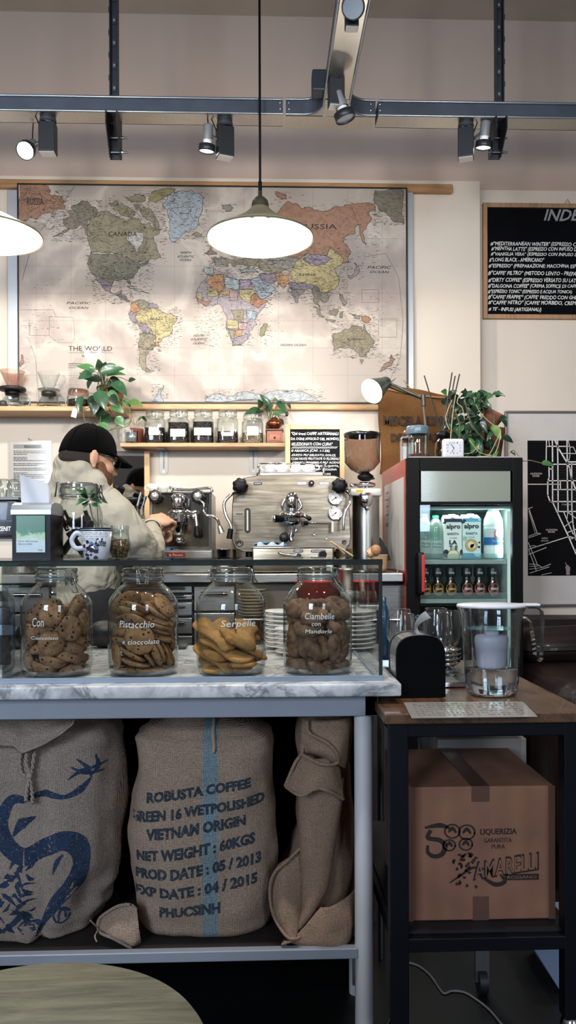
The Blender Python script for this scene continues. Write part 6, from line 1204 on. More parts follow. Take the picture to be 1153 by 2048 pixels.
COOKIES = {"a":[[0.0387,-0.0257,0.0095,0.944,0.0,0.0,0.33,0.9],[-0.018,0.0156,0.0107,0.0,0.502,0.865,-0.0,1.03],[-0.0173,-0.0423,0.0135,0.076,-0.644,-0.751,0.124,0.96],[0.0341,0.0186,0.0138,0.142,0.98,0.024,-0.135,0.91],[0.0016,0.0588,0.0249,0.526,-0.749,0.358,0.186,0.94],[-0.0579,-0.0115,0.0252,0.542,0.395,-0.725,-0.155,0.95],[0.0013,-0.0419,0.0291,0.132,0.672,-0.726,-0.061,1.07],[0.0387,0.0232,0.0313,0.123,0.969,0.15,-0.152,0.98],[-0.0379,0.028,0.0392,0.007,0.87,-0.413,-0.27,1.07],[0.0315,-0.0292,0.0411,0.705,-0.168,0.072,-0.685,1.04],[-0.0124,0.0296,0.0495,0.482,-0.158,0.218,-0.834,1.02],[0.0295,0.0303,0.0545,0.043,-0.531,-0.821,0.206,1.09],[-0.0254,-0.025,0.055,0.333,-0.01,-0.057,-0.941,1.0],[0.0373,-0.0247,0.06,0.982,-0.065,0.171,0.034,1.0],[0.0022,-0.0616,0.0714,0.066,0.04,0.686,-0.723,0.98],[0.0301,0.0396,0.073,0.253,0.104,0.183,0.944,0.9],[0.0457,-0.0074,0.0774,0.027,-0.986,-0.03,0.164,0.93],[-0.0241,0.0384,0.0788,0.038,-0.123,-0.982,-0.136,0.99],[-0.0065,-0.004,0.0794,0.447,-0.25,-0.391,-0.765,0.99],[-0.0542,-0.0206,0.0851,0.187,-0.72,-0.07,-0.665,1.0],[-0.0053,-0.0382,0.0943,0.776,-0.489,-0.221,-0.331,1.06],[0.0231,0.0353,0.0968,0.024,0.874,0.485,0.011,1.04],[-0.0349,0.0239,0.0976,0.095,-0.818,-0.56,-0.091,1.06],[0.0393,-0.0438,0.1036,0.226,-0.658,0.351,0.627,0.94],[0.0571,0.0025,0.1124,0.548,-0.412,-0.603,0.407,1.04],[0.0085,-0.0176,0.1146,0.658,-0.233,-0.141,-0.702,1.03],[-0.0444,-0.0098,0.1206,0.064,0.034,-0.96,0.269,0.96],[0.0048,0.0506,0.1217,0.102,-0.285,-0.923,-0.236,0.91],[-0.0418,0.0157,0.1269,0.243,0.918,0.283,-0.132,0.94],[0.02,0.0255,0.1284,0.202,-0.713,0.615,0.269,1.0],[0.0021,-0.0575,0.1357,0.596,0.318,0.386,-0.629,0.91],[0.002,-0.0145,0.1388,0.039,0.028,0.996,-0.073,0.94],[-0.0277,0.0324,0.1452,0.029,-0.539,0.82,-0.188,1.08],[0.0434,-0.0069,0.1459,0.361,0.378,0.769,0.368,1.07]],"b":[[-0.0366,-0.0203,0.0059,0.714,-0.0,-0.0,-0.7,0.91],[0.0222,-0.0331,0.0062,0.0,0.003,-1.0,0.0,0.96],[0.0273,0.0298,0.0077,0.003,0.973,0.227,-0.05,0.95],[-0.0334,0.0156,0.0138,0.706,-0.024,0.111,0.7,1.05],[-0.0119,-0.0367,0.023,0.001,-0.982,-0.129,0.142,1.01],[-0.0199,0.0302,0.0237,0.066,0.94,-0.334,-0.018,1.07],[-0.0208,0.0324,0.0359,0.819,-0.023,0.063,0.569,1.0],[0.0118,-0.0288,0.0373,0.354,-0.444,0.028,-0.823,0.9],[-0.0587,-0.0274,0.0409,0.102,-0.62,-0.411,0.661,0.9],[0.0472,0.0235,0.0412,0.215,-0.544,-0.645,0.492,1.09],[-0.0198,-0.0357,0.0416,0.178,0.83,-0.496,-0.183,1.0],[0.0436,-0.0028,0.0426,0.373,-0.286,-0.793,0.387,1.1],[0.0168,0.0362,0.0475,0.556,-0.354,-0.67,0.342,1.01],[0.023,-0.0277,0.0492,0.29,0.838,-0.091,-0.453,1.09],[-0.0289,0.0244,0.0499,0.037,0.722,-0.691,-0.009,1.02],[0.0352,-0.0247,0.0512,0.113,0.819,0.203,-0.525,0.92],[-0.0311,-0.0209,0.068,0.095,0.017,-0.989,0.113,1.07],[0.049,0.0334,0.0698,0.576,0.114,-0.76,0.279,1.0],[0.0007,-0.0643,0.0779,0.675,0.717,0.131,-0.117,0.97],[0.0005,0.0365,0.0779,0.371,-0.087,0.925,0.017,1.0],[0.0386,-0.0143,0.0817,0.963,0.025,0.168,0.211,0.98],[-0.0263,-0.0277,0.0858,0.139,0.746,-0.641,0.12,1.06],[-0.0363,0.0044,0.0869,0.618,-0.127,0.142,0.762,1.05],[-0.0313,0.0204,0.094,0.69,-0.14,0.129,0.699,1.07],[0.0344,-0.0094,0.0949,0.046,-0.926,-0.339,0.163,0.9],[-0.0068,0.0377,0.1076,0.429,-0.149,0.088,0.887,1.07],[0.0318,-0.0196,0.1085,0.098,-0.752,-0.637,0.141,1.06],[-0.0093,-0.0434,0.1141,0.117,0.798,0.501,-0.315,1.03],[-0.0319,0.0232,0.1179,0.941,-0.093,-0.166,0.279,1.04],[0.0362,-0.0128,0.12,0.875,-0.093,0.145,-0.452,1.07],[0.0347,0.0318,0.123,0.953,-0.199,0.21,0.088,0.93],[-0.0356,0.0224,0.1291,0.19,0.23,0.954,0.002,0.94],[-0.0235,-0.0374,0.1366,0.198,0.442,-0.87,0.094,0.95],[0.0331,-0.0267,0.1396,0.111,-0.889,-0.332,0.294,0.96],[0.0353,0.0249,0.1398,0.186,0.946,0.148,-0.222,0.99],[-0.0023,0.0575,0.1406,0.221,0.298,-0.709,0.6,1.09],[-0.0143,-0.0385,0.1472,0.053,-0.394,-0.893,0.213,1.02],[0.052,-0.0175,0.1539,0.487,-0.28,0.377,-0.736,0.96],[-0.0402,0.0174,0.1542,0.407,0.558,0.723,-0.034,1.09],[-0.0366,-0.0085,0.1575,0.223,0.901,-0.148,0.342,1.08]],"c":[[-0.0418,-0.0183,0.0068,0.839,-0.0,-0.0,-0.544,0.9],[0.0059,0.0027,0.0074,0.0,-0.754,0.657,0.0,1.0],[0.0346,-0.0179,0.0213,0.002,-0.857,-0.515,0.003,1.03],[-0.0022,0.0231,0.0292,0.245,-0.881,-0.402,0.049,0.99],[-0.0363,0.0272,0.0321,0.124,0.44,-0.811,-0.366,0.99],[-0.0363,-0.0252,0.0343,0.123,-0.861,0.441,0.224,1.02],[-0.0073,-0.0282,0.0411,0.179,-0.971,-0.134,0.084,0.93],[0.0041,0.0435,0.0518,0.091,0.165,-0.187,0.964,0.99],[-0.0091,-0.0396,0.0524,0.968,0.148,0.133,-0.152,1.06],[0.0358,-0.0246,0.054,0.394,-0.239,0.098,-0.882,1.02],[-0.0066,0.0301,0.0679,0.308,-0.551,-0.745,-0.214,1.07],[-0.0158,0.0119,0.074,0.927,0.359,0.109,0.029,1.02],[0.021,0.0035,0.0812,0.215,0.311,-0.89,-0.255,0.98],[0.0336,-0.0125,0.0842,0.307,-0.757,-0.563,0.129,1.09],[-0.0365,-0.0164,0.0853,0.214,-0.504,-0.832,-0.093,1.1]],"d":[[0.0432,-0.0125,0.0121,0.003,-0.194,-0.981,-0.009,0.91],[-0.0386,-0.0086,0.014,0.0,-0.956,-0.293,-0.0,1.1],[0.0129,0.0389,0.0143,0.008,-0.393,0.919,0.019,1.06],[0.0012,-0.0454,0.0171,0.226,-0.954,-0.16,0.114,0.91],[-0.0365,0.0416,0.0292,0.599,0.719,0.209,0.283,0.98],[0.0213,0.0057,0.0388,0.81,0.03,0.032,-0.585,1.05],[0.0108,0.0423,0.053,0.358,0.277,0.825,-0.337,1.0],[0.0429,-0.0321,0.0551,0.046,0.529,-0.454,-0.716,1.07],[-0.0259,-0.0218,0.0563,0.546,0.569,0.203,0.58,0.96],[-0.054,-0.0041,0.0593,0.188,0.645,0.226,0.706,1.04],[-0.0042,-0.0468,0.0604,0.838,0.456,0.19,0.233,1.05],[0.0549,0.0204,0.0748,0.376,-0.687,0.143,-0.606,1.02],[0.0184,-0.0056,0.076,0.118,0.405,0.815,-0.397,1.03],[-0.0364,0.0206,0.0829,0.893,-0.382,0.195,-0.135,1.01],[-0.0098,0.0523,0.0841,0.664,0.742,0.04,0.086,1.08],[0.0128,0.0089,0.0976,0.078,-0.105,-0.401,-0.907,0.92],[-0.0222,-0.0387,0.1011,0.013,-0.063,-0.162,0.985,1.04],[0.0391,-0.0259,0.1071,0.334,-0.821,-0.443,0.136,0.91],[-0.0405,0.0204,0.1164,0.708,-0.065,0.105,0.695,0.92],[0.0289,0.0287,0.1176,0.174,0.74,-0.63,0.16,1.07],[-0.0089,-0.0455,0.1271,0.614,0.151,0.086,-0.77,0.97],[0.0007,0.0453,0.1383,0.956,-0.234,0.033,0.175,1.07],[-0.0396,-0.0005,0.1425,0.135,-0.864,0.486,0.016,1.09],[0.0445,-0.014,0.1435,0.576,0.323,-0.022,0.751,1.06]]}
# ================================================================== marble bar
MZ = 1.30 - .291; MF = 1.70; mrb = marble()
XR = P(804, 1380, MF).x; ZMB = P(600, 1395, MF).z; MBK = 2.40
t = T('marble_bar', 'grey-veined marble bar on a pale steel frame with round legs and a low shelf', 'counter', (0, MF, 0))
m = MB(); m.box(-1.6, XR, MF, MBK, ZMB, MZ, mrb, .004, 3); m.obj('marble_top', t)
steelp = M('8d929b', .42, .2, var=.05, vs=8, bmp=.1, bs=200); AY = 1.735
a, b, c, d = R4(0, 757, 1395, 1436, AY)
m = MB(); m.box(-1.6, b, AY, AY + .03, c, ZMB, steelp, .002); m.box(b - .03, b, AY, 2.36, c, ZMB, steelp, .002); m.obj('apron', t)
for lx, ly in ((P(728, 1600, 1.76).x, 1.762), (.272, 2.33), (-1.5, 1.762)):
    m = MB(); m.cyl((lx, ly, 0), (lx, ly, c), .0205, M('c6c4c4', .4, .05, var=.05), seg=28); m.obj('leg', t)
SZ = P(350, 1903, 1.75).z; szt = P(350, 1902, 1.75).z
m = MB(); m.box(-1.6, P(716, 1900, 1.75).x, 1.745, 1.765, szt - .023, szt, steelp, .002); m.box(-1.6, P(716, 1900, 1.75).x, 2.3, 2.32, szt - .023, szt, steelp); m.obj('shelf_rail', t)
m = MB(); m.box(-1.6, P(716, 1900, 1.75).x, 1.765, 2.3, szt - .02, szt - .006, M('1c1612', .7, var=.3)); m.obj('low_shelf', t); SHZ = szt - .006
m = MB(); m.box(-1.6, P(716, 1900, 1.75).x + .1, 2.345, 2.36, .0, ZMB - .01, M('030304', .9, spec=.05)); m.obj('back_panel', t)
# ------------------------------------------------------------------ glass case
GX = P(766, 1240, 1.737).x; GT0, GT1 = P(500, 1131, 1.737).z, P(500, 1119.5, 1.737).z; GB = 2.22
green = glass((.10, .22, .22), (.01, .05, .055), .9, .02, 1.2, .07, dirt=.03)
pane = glass((.97, .983, .98), (.75, .82, .82), .8, 0, 4, .02)
t = T('glass_case', 'frameless glass display case with green edges standing on the marble bar', 'display case', (0, 1.737, MZ))
m = MB(); m.box(-1.5, GX - .001, 1.7385, GB, GT1 - .0012, GT1, pane); m.box(-1.5, GX, 1.7365, 1.738, GT0, GT1, green); m.box(GX - .001, GX + .0005, 1.737, GB, GT0, GT1, green); m.box(-1.5, GX, GB, GB + .002, GT0, GT1, green); m.obj('top_pane', t)
m = MB(); m.box(-1.5, GX, 1.739, 1.741, MZ + .011, GT0, pane); m.obj('front_pane', t)
m = MB(); m.box(GX - .0085, GX - .0005, 1.738, 1.7395, MZ + .01, GT0, green); m.box(GX - .009, GX - .008, 1.742, GB, MZ + .005, GT0, pane); m.box(GX - .0085, GX - .0005, GB - .002, GB, MZ + .005, GT0, green); m.obj('end_pane', t)
rail = M('8d97a6', .4, .5); m = MB(); m.box(-1.5, GX + .001, 1.735, 1.744, MZ, MZ + .0115, rail, .001); m.box(GX - .012, GX, 1.744, GB, MZ, MZ + .006, rail, .001); m.obj('base_rail', t)
xd = P(42, 1250, 1.9).x
m = MB(); m.box(xd, xd + .002, 1.76, GB, MZ, GT0 - .001, glass((.9, .94, .95), (.4, .5, .55), 1, 0, 2, .1)); m.box(xd - .004, xd + .004, 1.76, GB, MZ, MZ + .006, rail); m.obj('divider_pane', t)
# dark blue box added behind the divider for the reflections in the glass
m = MB(); a, b, c, d = R4(-60, 36, 1212, 1330, 2.02); m.box(a, b, 2.02, 2.2, MZ, d, M('151d2e', .3, .2), .006, 3); m.box(a + .01, b - .012, 2.018, 2.02, MZ + .075, MZ + .1, M('8c9aac', .4)); t = m.obj('reflection_box', label='dark blue box inside the glass case at its cut-off end', cat='box')
# ------------------------------------------------------------------ cookie jars
def dough(c1, c2, chip=None, rough=.75, cs=95.):
    m_, nt, b = node_mat('baked_dough'); v = coords(nt); col = ramp(nt, noise(nt, v, 45, 5, .65), [(.3, srgb(c2)), (.65, srgb(c1))])
    if chip:
        vo = N(nt, 'ShaderNodeTexVoronoi'); vo.inputs['Scale'].default_value = cs; L(nt, v, vo.inputs['Vector']); f = ramp(nt, vo.outputs['Distance'], [(.20, (1, 1, 1, 1)), (.26, (0, 0, 0, 1))])
        mx = N(nt, 'ShaderNodeMix', data_type='RGBA'); L(nt, f, mx.inputs[0]); L(nt, col, mx.inputs[6]); mx.inputs[7].default_value = srgb(chip); col = mx.outputs[2]
    L(nt, col, b.inputs['Base Color']); b.inputs['Roughness'].default_value = rough; b.inputs['Specular IOR Level'].default_value = .2; bump(nt, noise(nt, v, 160, 5, .7), .9, .003, b); return m_
def cookie_disc(r, h, mat, seed, n=36):
    m = MB(); rows = [(0, 0, 0), (.7, -.02, .0), (.93, .0, .0), (1, .25, 0), (.97, .5, 0), (.8, .85, 1), (.5, 1.05, 1), (.22, 1.1, 1), (0, 1.1, 1)]; vs = []; fs = []
    for (k, z, b_) in rows:
        for i in range(n):
            a = 2 * pi * i / n; w_ = 1 + .05 * mnoise.noise(Vector((cos(a) * 1.3, sin(a) * 1.3, seed))); x, y = k * w_ * cos(a), k * w_ * sin(a)
            vs.append((x * r, y * r, (z - .5) * h + (b_ * .12 * h + .03 * h) * mnoise.noise(Vector((x * 4, y * 4, seed + 3)))))
    for j in range(len(rows) - 1):
        for i in range(n): fs.append((j * n + i, j * n + (i + 1) % n, (j + 1) * n + (i + 1) % n, (j + 1) * n + i))
    m.add(vs, fs, mat, True); return m
def cookie_long(r, h, mat, seed):
    m = MB(); n = 28; vs = []; fs = []
    for i in range(n + 1):
        t_ = i / n; x = (t_ - .5) * 2 * r; yc = .22 * r * sin(2 * pi * t_) ; w_ = .42 * r * (max(0, 1 - abs(2 * t_ - 1) ** 3.2)) ** .5 + .0004
        for j in range(12):
            a = 2 * pi * j / 12; vs.append((x, yc + w_ * cos(a), h * .5 * sin(a) * (.5 + w_ / (.42 * r) * .5) + .0005 * mnoise.noise(Vector((x * 90, a, seed)))))
    for i in range(n):
        for j in range(12): fs.append((i * 12 + j, i * 12 + (j + 1) % 12, (i + 1) * 12 + (j + 1) % 12, (i + 1) * 12 + j))
    m.add(vs, fs, mat, True); return m
def cookie_ring(r, h, mat, seed):
    m = MB(); n = 44; k = 18; vs = []; fs = []; rr = h * .56; R_ = r - rr * .85
    for i in range(n):
        a = 2 * pi * i / n
        for j in range(k):
            b = 2 * pi * j / k; d = Vector((cos(a) * (R_ + rr * cos(b)), sin(a) * (R_ + rr * cos(b)), rr * sin(b))); q = d * 95 + Vector((seed * 5, 0, 0)); f = .0045 * mnoise.noise(q) + .0028 * mnoise.noise(q * 2.3)
            vs.append(d + Vector((cos(a) * cos(b), sin(a) * cos(b), sin(b))) * f)
    for i in range(n):
        for j in range(k): fs.append((i * k + j, i * k + (j + 1) % k, ((i + 1) % n) * k + (j + 1) % k, ((i + 1) % n) * k + j))
    m.add(vs, fs, mat, True); return m
JR = .0805; JC = [(114, 1.868), (287, 1.868), (463, 1.868), (636, 1.868)]
jarg = glass((.975, .985, .98), (.38, .46, .44), 1.3, 0, 2.8, .07); jneck = glass((.86, .90, .90), (.22, .28, .28), 1.3, 0, 1.4, .16)
pen = M('e9e9e6', .7)
jlabs = ['big clip-top glass jar of thick chocolate chip biscuits, nearest the napkin dispenser end', 'big clip-top glass jar of thin chocolate chip biscuits, labelled pistacchio', 'big clip-top glass jar of long smooth golden biscuits', 'big clip-top glass jar of knobbly brown almond rings, beside the case end']
for k, (px, Y) in enumerate(JC):
    c = P(px, 1340, Y); t = T('biscuit_jar', jlabs[k], 'jar', (c.x, Y, MZ), 'large biscuit jars inside the glass case'); O = (c.x, Y, MZ)
    m = MB(); m.lathe([(0, .004), (.03, .006), (.06, .0015), (.068, .001), (.076, .006), (.08, .018), (.0805, .04), (.0805, .158), (.079, .168), (.074, .178), (.060, .196), (.05, .205), (.0455, .209), (.045, .212)], O, jarg, 64); m.lathe([(0, .0035), (.066, .0035), (.074, .008), (.077, .016)], O, jneck, 48); m.obj('glass_body', t)
    m = MB(); m.lathe([(.045, .21), (.0475, .213), (.0478, .217), (.0455, .2195), (.0455, .222), (.0485, .2245), (.0485, .228), (.046, .231), (.046, .236), (.0475, .239), (.0475, .243), (.045, .2455), (.03, .2455), (.02, .242), (0, .242)], O, jneck, 56); m.lathe([(.046, .2215), (.0472, .2225), (.046, .2235)], O, M('b9bfc0', .4), 40); m.obj('lid', t)
    m = MB(); an = [-.75, -1.45, -.15, -.75][k]; clip(m, c.x, Y, MZ + .226, .0475, an, 1.15, drop=.55 if k in (0, 3) else .25); clip(m, c.x, Y, MZ + .229, .0475, an + pi, .8, drop=0)
    m.tube([Vector((c.x + .0485 * cos(a_), Y + .0485 * sin(a_), MZ + .2185)) for a_ in [2 * pi * i / 32 for i in range(33)]], .0012, dsteel, 6); m.obj('wire_clasp', t)
    m = MB(); f = lambda x, z: (c.x + (JR + .0008) * sin((x - c.x) / JR), Y - (JR + .0008) * cos((x - c.x) / JR), z)
    def jt(s_, p0, p1, y0, y1, sh=.15, bd=.0):
        a_, b_ = P(p0, y1, Y - JR), P(p1, y0, Y - JR); m.text(s_, a_.x, b_.x, a_.z, b_.z, 0, pen, sh, .06, fn=f, bold=bd)
    {0: lambda: (jt('Con', 62, 88, 1236, 1254, .1), jt('Cioccolato', 59, 116, 1273, 1280)), 1: lambda: (jt('Pistacchio', 236, 309, 1242, 1256), jt('e cioccolato', 243, 320, 1279, 1289)),
     2: lambda: jt('Serpelle', 442, 516, 1240, 1258), 3: lambda: (jt('Ciambelle', 610, 670, 1226, 1239), jt('con', 624, 642, 1246, 1252), jt('Mandorle', 611, 665, 1259, 1267))}[k]()
    m.obj('pen_lettering', t)
kinds = {'a': [cookie_disc(.030, .0215, dough('a98260', '6e4c34', '1e120c', cs=75.), s_) for s_ in (1, 2, 3)], 'b': [cookie_disc(.0345, .0105, dough('b3875c', '7c5636', '21150e', cs=85.), s_) for s_ in (4, 5)],
         'c': [cookie_long(.056, .0135, dough('b98a50', '8d6236'), s_) for s_ in (6, 7)], 'd': [cookie_ring(.031, .026, dough('8a6a52', '523a2c'), s_) for s_ in (8, 9)]}
gl = {'a': ('chocolate_chip_biscuit', 'thick chocolate chip biscuit inside the big jar at the napkin dispenser end', 'thick biscuits in the first big jar'), 'b': ('thin_biscuit', 'thin chocolate chip biscuit inside the big jar labelled pistacchio', 'thin biscuits in the pistacchio jar'),
      'c': ('long_biscuit', 'long curved golden biscuit inside the third big jar', 'long biscuits in the big jar'), 'd': ('almond_ring', 'knobbly brown almond ring inside the big jar at the case end', 'almond rings in the last big jar')}
for kk, (px, Y) in zip('abcd', JC):
    c = P(px, 1340, Y); protos = [mb.obj(gl[kk][0], label=gl[kk][1], cat='biscuit', group=gl[kk][2], origin=(0, 0, 0)) for mb in kinds[kk]]
    for i, r in enumerate(COOKIES[kk]):
        o = protos[i] if i < len(protos) else dup(protos[i % len(protos)])
        o.location = (c.x + r[0], Y + r[1], MZ + .006 + r[2]); o.rotation_mode = 'QUATERNION'; o.rotation_quaternion = r[3:7]; o.scale = (r[7] * (1.14 if kk == 'c' else 1.03),) * 3
# ------------------------------------------------------------------ crockery behind the jars
def plate_stack(px, Y, r, n, dz, lab, grp, name='side_plate', z0=None, cups=False):
    q = P(px, 1300, Y); m = MB(); m.lathe([(0, .001), (r * .55, .001), (r * .6, .004), (r * .95, .009), (r, .011), (r * .97, .0125), (r * .6, .007), (0, .006)], (0, 0, 0), porc, 44)
    o = m.obj(name, label=lab, cat='plate', group=grp, origin=(0, 0, 0)); o.location = (q.x, Y, MZ)
    for i in range(1, n): dup(o, (q.x + .001 * sin(i * 7), Y, MZ + i * dz))
plate_stack(571, 2.31, .063, 9, .0122, 'white plate in the tall stack on the marble between the last two jars', 'white plates stacked between the jars')
plate_stack(588, 2.17, .052, 6, .0122, 'white saucer in the short stack behind the almond ring jar', 'white saucers stacked behind the jar', 'saucer')
plate_stack(700, 2.27, .066, 9, .0125, 'white plate in the stack behind the almond jar, under the upturned glasses', 'white plates stacked by the case end')
for i, (px, Y) in enumerate([(714, 2.24), (736, 2.28), (700, 2.3)]):
    q = P(px, 1240, Y); m = MB(); z0 = MZ + 9 * .0125 + .002; m.lathe([(.024, 0), (.026, .004), (.027, .03), (.024, .05), (0, .052)], (q.x, Y, z0), thick, 28, flute=(8, .03)); m.obj('small_glass', label=['small faceted glass on the plate stack, nearest the almond ring jar', 'small faceted glass on the plate stack, nearest the case end pane', 'small faceted glass at the back of the plate stack'][i], cat='glass', group='small glasses on the plate stack')
q = P(640, 1190, 2.5); t = T('red_tub', 'round red plastic tub seen through the almond ring jar', 'tub', (q.x, 2.62, P(640, 1205, 2.62).z)); m = MB(); z0 = P(640, 1205, 2.62).z; z1 = P(640, 1162, 2.62).z; m.lathe([(0, 0), (.062, 0), (.076, z1 - z0), (.08, z1 - z0), (.072, z1 - z0 - .004), (.06, .01), (0, .01)], (q.x, 2.62, z0), M('b0201c', .35), 40); m.obj('tub_body', t)
# service trolley that carries the tub and steel containers between the counters
t = T('steel_trolley', 'stainless service trolley standing behind the bar at the case end', 'trolley', (P(690, 1200, 2.62).x, 2.62, 0)); a, b = P(596, 1200, 2.62).x, P(764, 1200, 2.62).x; zt_ = P(640, 1205, 2.62).z
m = MB(); m.box(a, b, 2.5, 2.78, zt_ - .02, zt_, stl, .004); m.obj('trolley_top', t)
for lx in (a + .02, b - .02):
    for ly in (2.52, 2.76): m = MB(); m.cyl((lx, ly, 0), (lx, ly, zt_ - .02), .011, dsteel, seg=12); m.obj('leg', t)
for i, (px0, px1, pyt, mt_, lab) in enumerate([(676, 716, 1136, stl_d, 'tall dark steel canister on the trolley beside the red tub'), (717, 737, 1140, stl_v, 'slim bright steel canister on the trolley'), (739, 760, 1137, M('3a3c40', .25, .6), 'dark glossy canister on the trolley behind the case end pane')]):
    a, b, c, d = R4(px0, px1, pyt, 1205, 2.6); r = (b - a) / 2; m = MB(); m.lathe([(0, .001), (r, .001), (r, d - c - .01), (r * 1.04, d - c - .008), (r * 1.04, d - c), (0, d - c)], ((a + b) / 2, 2.62, zt_), mt_, 32); m.obj('steel_canister', label=lab, cat='canister')
q = P(344, 1284, 2.34); m = MB(); m.box(q.x - .04, q.x + .045, 2.3, 2.385, MZ, MZ + .009, M('1a1a1c', .15, coat=.5), .004, 3); m.obj('phone', label='black phone lying flat on the marble behind the two chip jars', cat='phone')
q = P(210, 1275, 2.36); m = MB(); m.ball((q.x, 2.355, MZ + .04), (.05, .04, .04), M('121214', .5, bmp=.4), 24, 16); m.tube([(q.x + .02, 2.33, MZ + .03), (q.x + .06, 2.32, MZ + .045), (q.x + .055, 2.32, MZ + .008), (q.x + .02, 2.33, MZ + .006)], .005, black, 8, smooth_n=5)
m.obj('black_pot', label='small black pot with a side handle behind the first two jars', cat='pot')

# ------------------------------------------------------------------ things on the glass top
GTOP = GT1
# napkin dispenser
YN = 1.80; k = YN / F; t = T('napkin_dispenser', 'black and grey napkin dispenser with green leaf picture, on the glass case top', 'dispenser', (P(70, 1119, YN).x, YN, GTOP))
a, b, c, d = R4(26, 99, 1006, 1119, YN); db = .165
side = [(YN, GTOP), (YN + .115, GTOP), (YN + .115, GTOP + .1), (YN + .1, GTOP + .122), (YN + .075, GTOP + .131), (YN + .03, GTOP + .131), (YN + .008, GTOP + .124), (YN, GTOP + .108)]
dgl = M('07080b', .35, spec=.2); dgr = M('9aa0a6', .28, .6)
a -= .002; b += .002; h = d - GTOP
side = [(y, GTOP + (z - GTOP) * h / .131) for y, z in side]
m = MB(); m.prism(side, a, b, dgl, 'yz'); m.obj('casing', t)
m = MB(); zc_ = GTOP + h * .8; m.prism([(YN - .003, zc_), (YN + .118, zc_), (YN + .118, GTOP + h * .86), (YN + .1, GTOP + h * .98), (YN + .07, GTOP + h * 1.02), (YN + .03, GTOP + h * 1.02), (YN + .004, GTOP + h * .97), (YN - .003, GTOP + h * .88)], a - .002, b + .002, dgr, 'yz'); m.obj('grey_hood', t)
m = MB(); a2, b2, c2, d2 = R4(33, 91, 1031, 1105, YN); 
lm, nt, b_ = node_mat('leaf_picture'); v = coords(nt); tc = N(nt, 'ShaderNodeSeparateXYZ'); L(nt, v, tc.inputs[0]); mr = N(nt, 'ShaderNodeMapRange'); L(nt, tc.outputs[2], mr.inputs[0]); mr.inputs[1].default_value = .035; mr.inputs[2].default_value = .09
ns = noise(nt, v, 55, 4, .6, .6); ad = N(nt, 'ShaderNodeMath', operation='MULTIPLY_ADD'); L(nt, ns, ad.inputs[0]); ad.inputs[1].default_value = .9; L(nt, mr.outputs[0], ad.inputs[2])
L(nt, ramp(nt, ad.outputs[0], [(.6, srgb('c3d3d6')), (.85, srgb('a9c890')), (.95, srgb('3f9a5a')), (1.0, srgb('1d6a40'))]), b_.inputs['Base Color']); b_.inputs['Roughness'].default_value = .25
m.box(a2, b2, YN - .003, YN - .0005, c2, d2, lm, .0005); pc = m.obj('picture_panel', t)
m = MB(); 
for s_, p0, p1, y0, y1 in [('Tork Xpressnap', 36, 76, 1081, 1084.5), ('One at a time', 36, 64, 1086, 1089.5), ('Tork', 76, 85, 1098, 1102)]:
    q0, q1 = P(p0, y1, YN - .0035), P(p1, y0, YN - .0035); m.text(s_, q0.x, q1.x, q0.z, q1.z, YN - .0037, M('3c4a50', .5), .1 if p0 < 70 else 0)
m.obj('panel_text', pc)
m = MB(); pn = [P(40, 949, YN + .04), P(96, 967, YN + .04)]; zb_ = GTOP + h * .98
pw = M('e6e6ea', .8); a3, b3 = P(44, 1000, YN + .04).x, P(101, 1000, YN + .04).x
for dy, dz, dx_ in ((.035, 0, 0), (.05, -.004, .004)):
    m.grid(lambda u, v: (P(40 + 56 * u + 4 * (1 - v) + dx_ * 100, 1000, YN + .04).x, YN + dy + .004 * sin(u * 6 + v * 2), zb_ + v * (P(40, 949 + 18 * u, YN + .04).z + dz - zb_)), 10, 6, pw)
m.obj('napkins', t)
# big jar with plant cutting
YJ2 = 1.93; q = P(160, 1117, YJ2); t = T('clip_top_jar', 'big clip-top jar holding dark sticks and a leafy cutting, on the glass case top', 'jar', (q.x, YJ2, GTOP)); k = YJ2 / F; zz = lambda py: P(160, py, YJ2).z - GTOP; O = (q.x, YJ2, GTOP)
m = MB(); m.lathe([(0, .003), (38 * k, .002), (43 * k, .006), (45 * k, .015), (45 * k, zz(1035)), (43 * k, zz(1020)), (36 * k, zz(1001)), (35 * k, zz(996))], O, jarg, 56); m.lathe([(0, .004), (40 * k, .004), (43 * k, .012)], O, jneck, 40); m.obj('glass_body', t)
m = MB(); m.lathe([(36 * k, zz(998)), (40 * k, zz(994)), (38 * k, zz(990)), (41 * k, zz(985)), (41 * k, zz(978)), (38 * k, zz(973)), (40 * k, zz(970)), (36 * k, zz(967)), (0, zz(968))], O, jneck, 48); m.obj('lid', t)
m = MB(); clip(m, q.x, YJ2, GTOP + zz(984), 40 * k, -.35, 1.1, M('4a4a4a', .3, .8), drop=.3); clip(m, q.x, YJ2, GTOP + zz(980), 40 * k, pi + .3, 1.2, M('4a4a4a', .3, .8), drop=0); m.tube([Vector((q.x + 40 * k * cos(a_), YJ2 + 40 * k * sin(a_), GTOP + zz(991))) for a_ in [2 * pi * i / 28 for i in range(29)]], .0012, dsteel, 6); m.obj('wire_clasp', t)
m = MB(); brn = M('2b1915', .5)
for a_, b_, w_ in [((126, 1105), (158, 1060), .009), ((170, 1112), (138, 1064), .009), ((135, 1060), (120, 1030), .006), ((150, 1065), (128, 1020), .004), ((182, 1055), (170, 1020), .005), ((146, 1050), (176, 1038), .012), ((150, 1045), (182, 1050), .011), ((160, 1060), (136, 1040), .01), ((168, 1040), (178, 1070), .006)]: m.cyl(P(*a_, YJ2 + .01), P(*b_, YJ2 - .012), w_, brn, seg=10)
m.obj('dark_sticks', label='dark brown sticks crossed inside the big jar on the case top', cat='stick', kind='stuff')
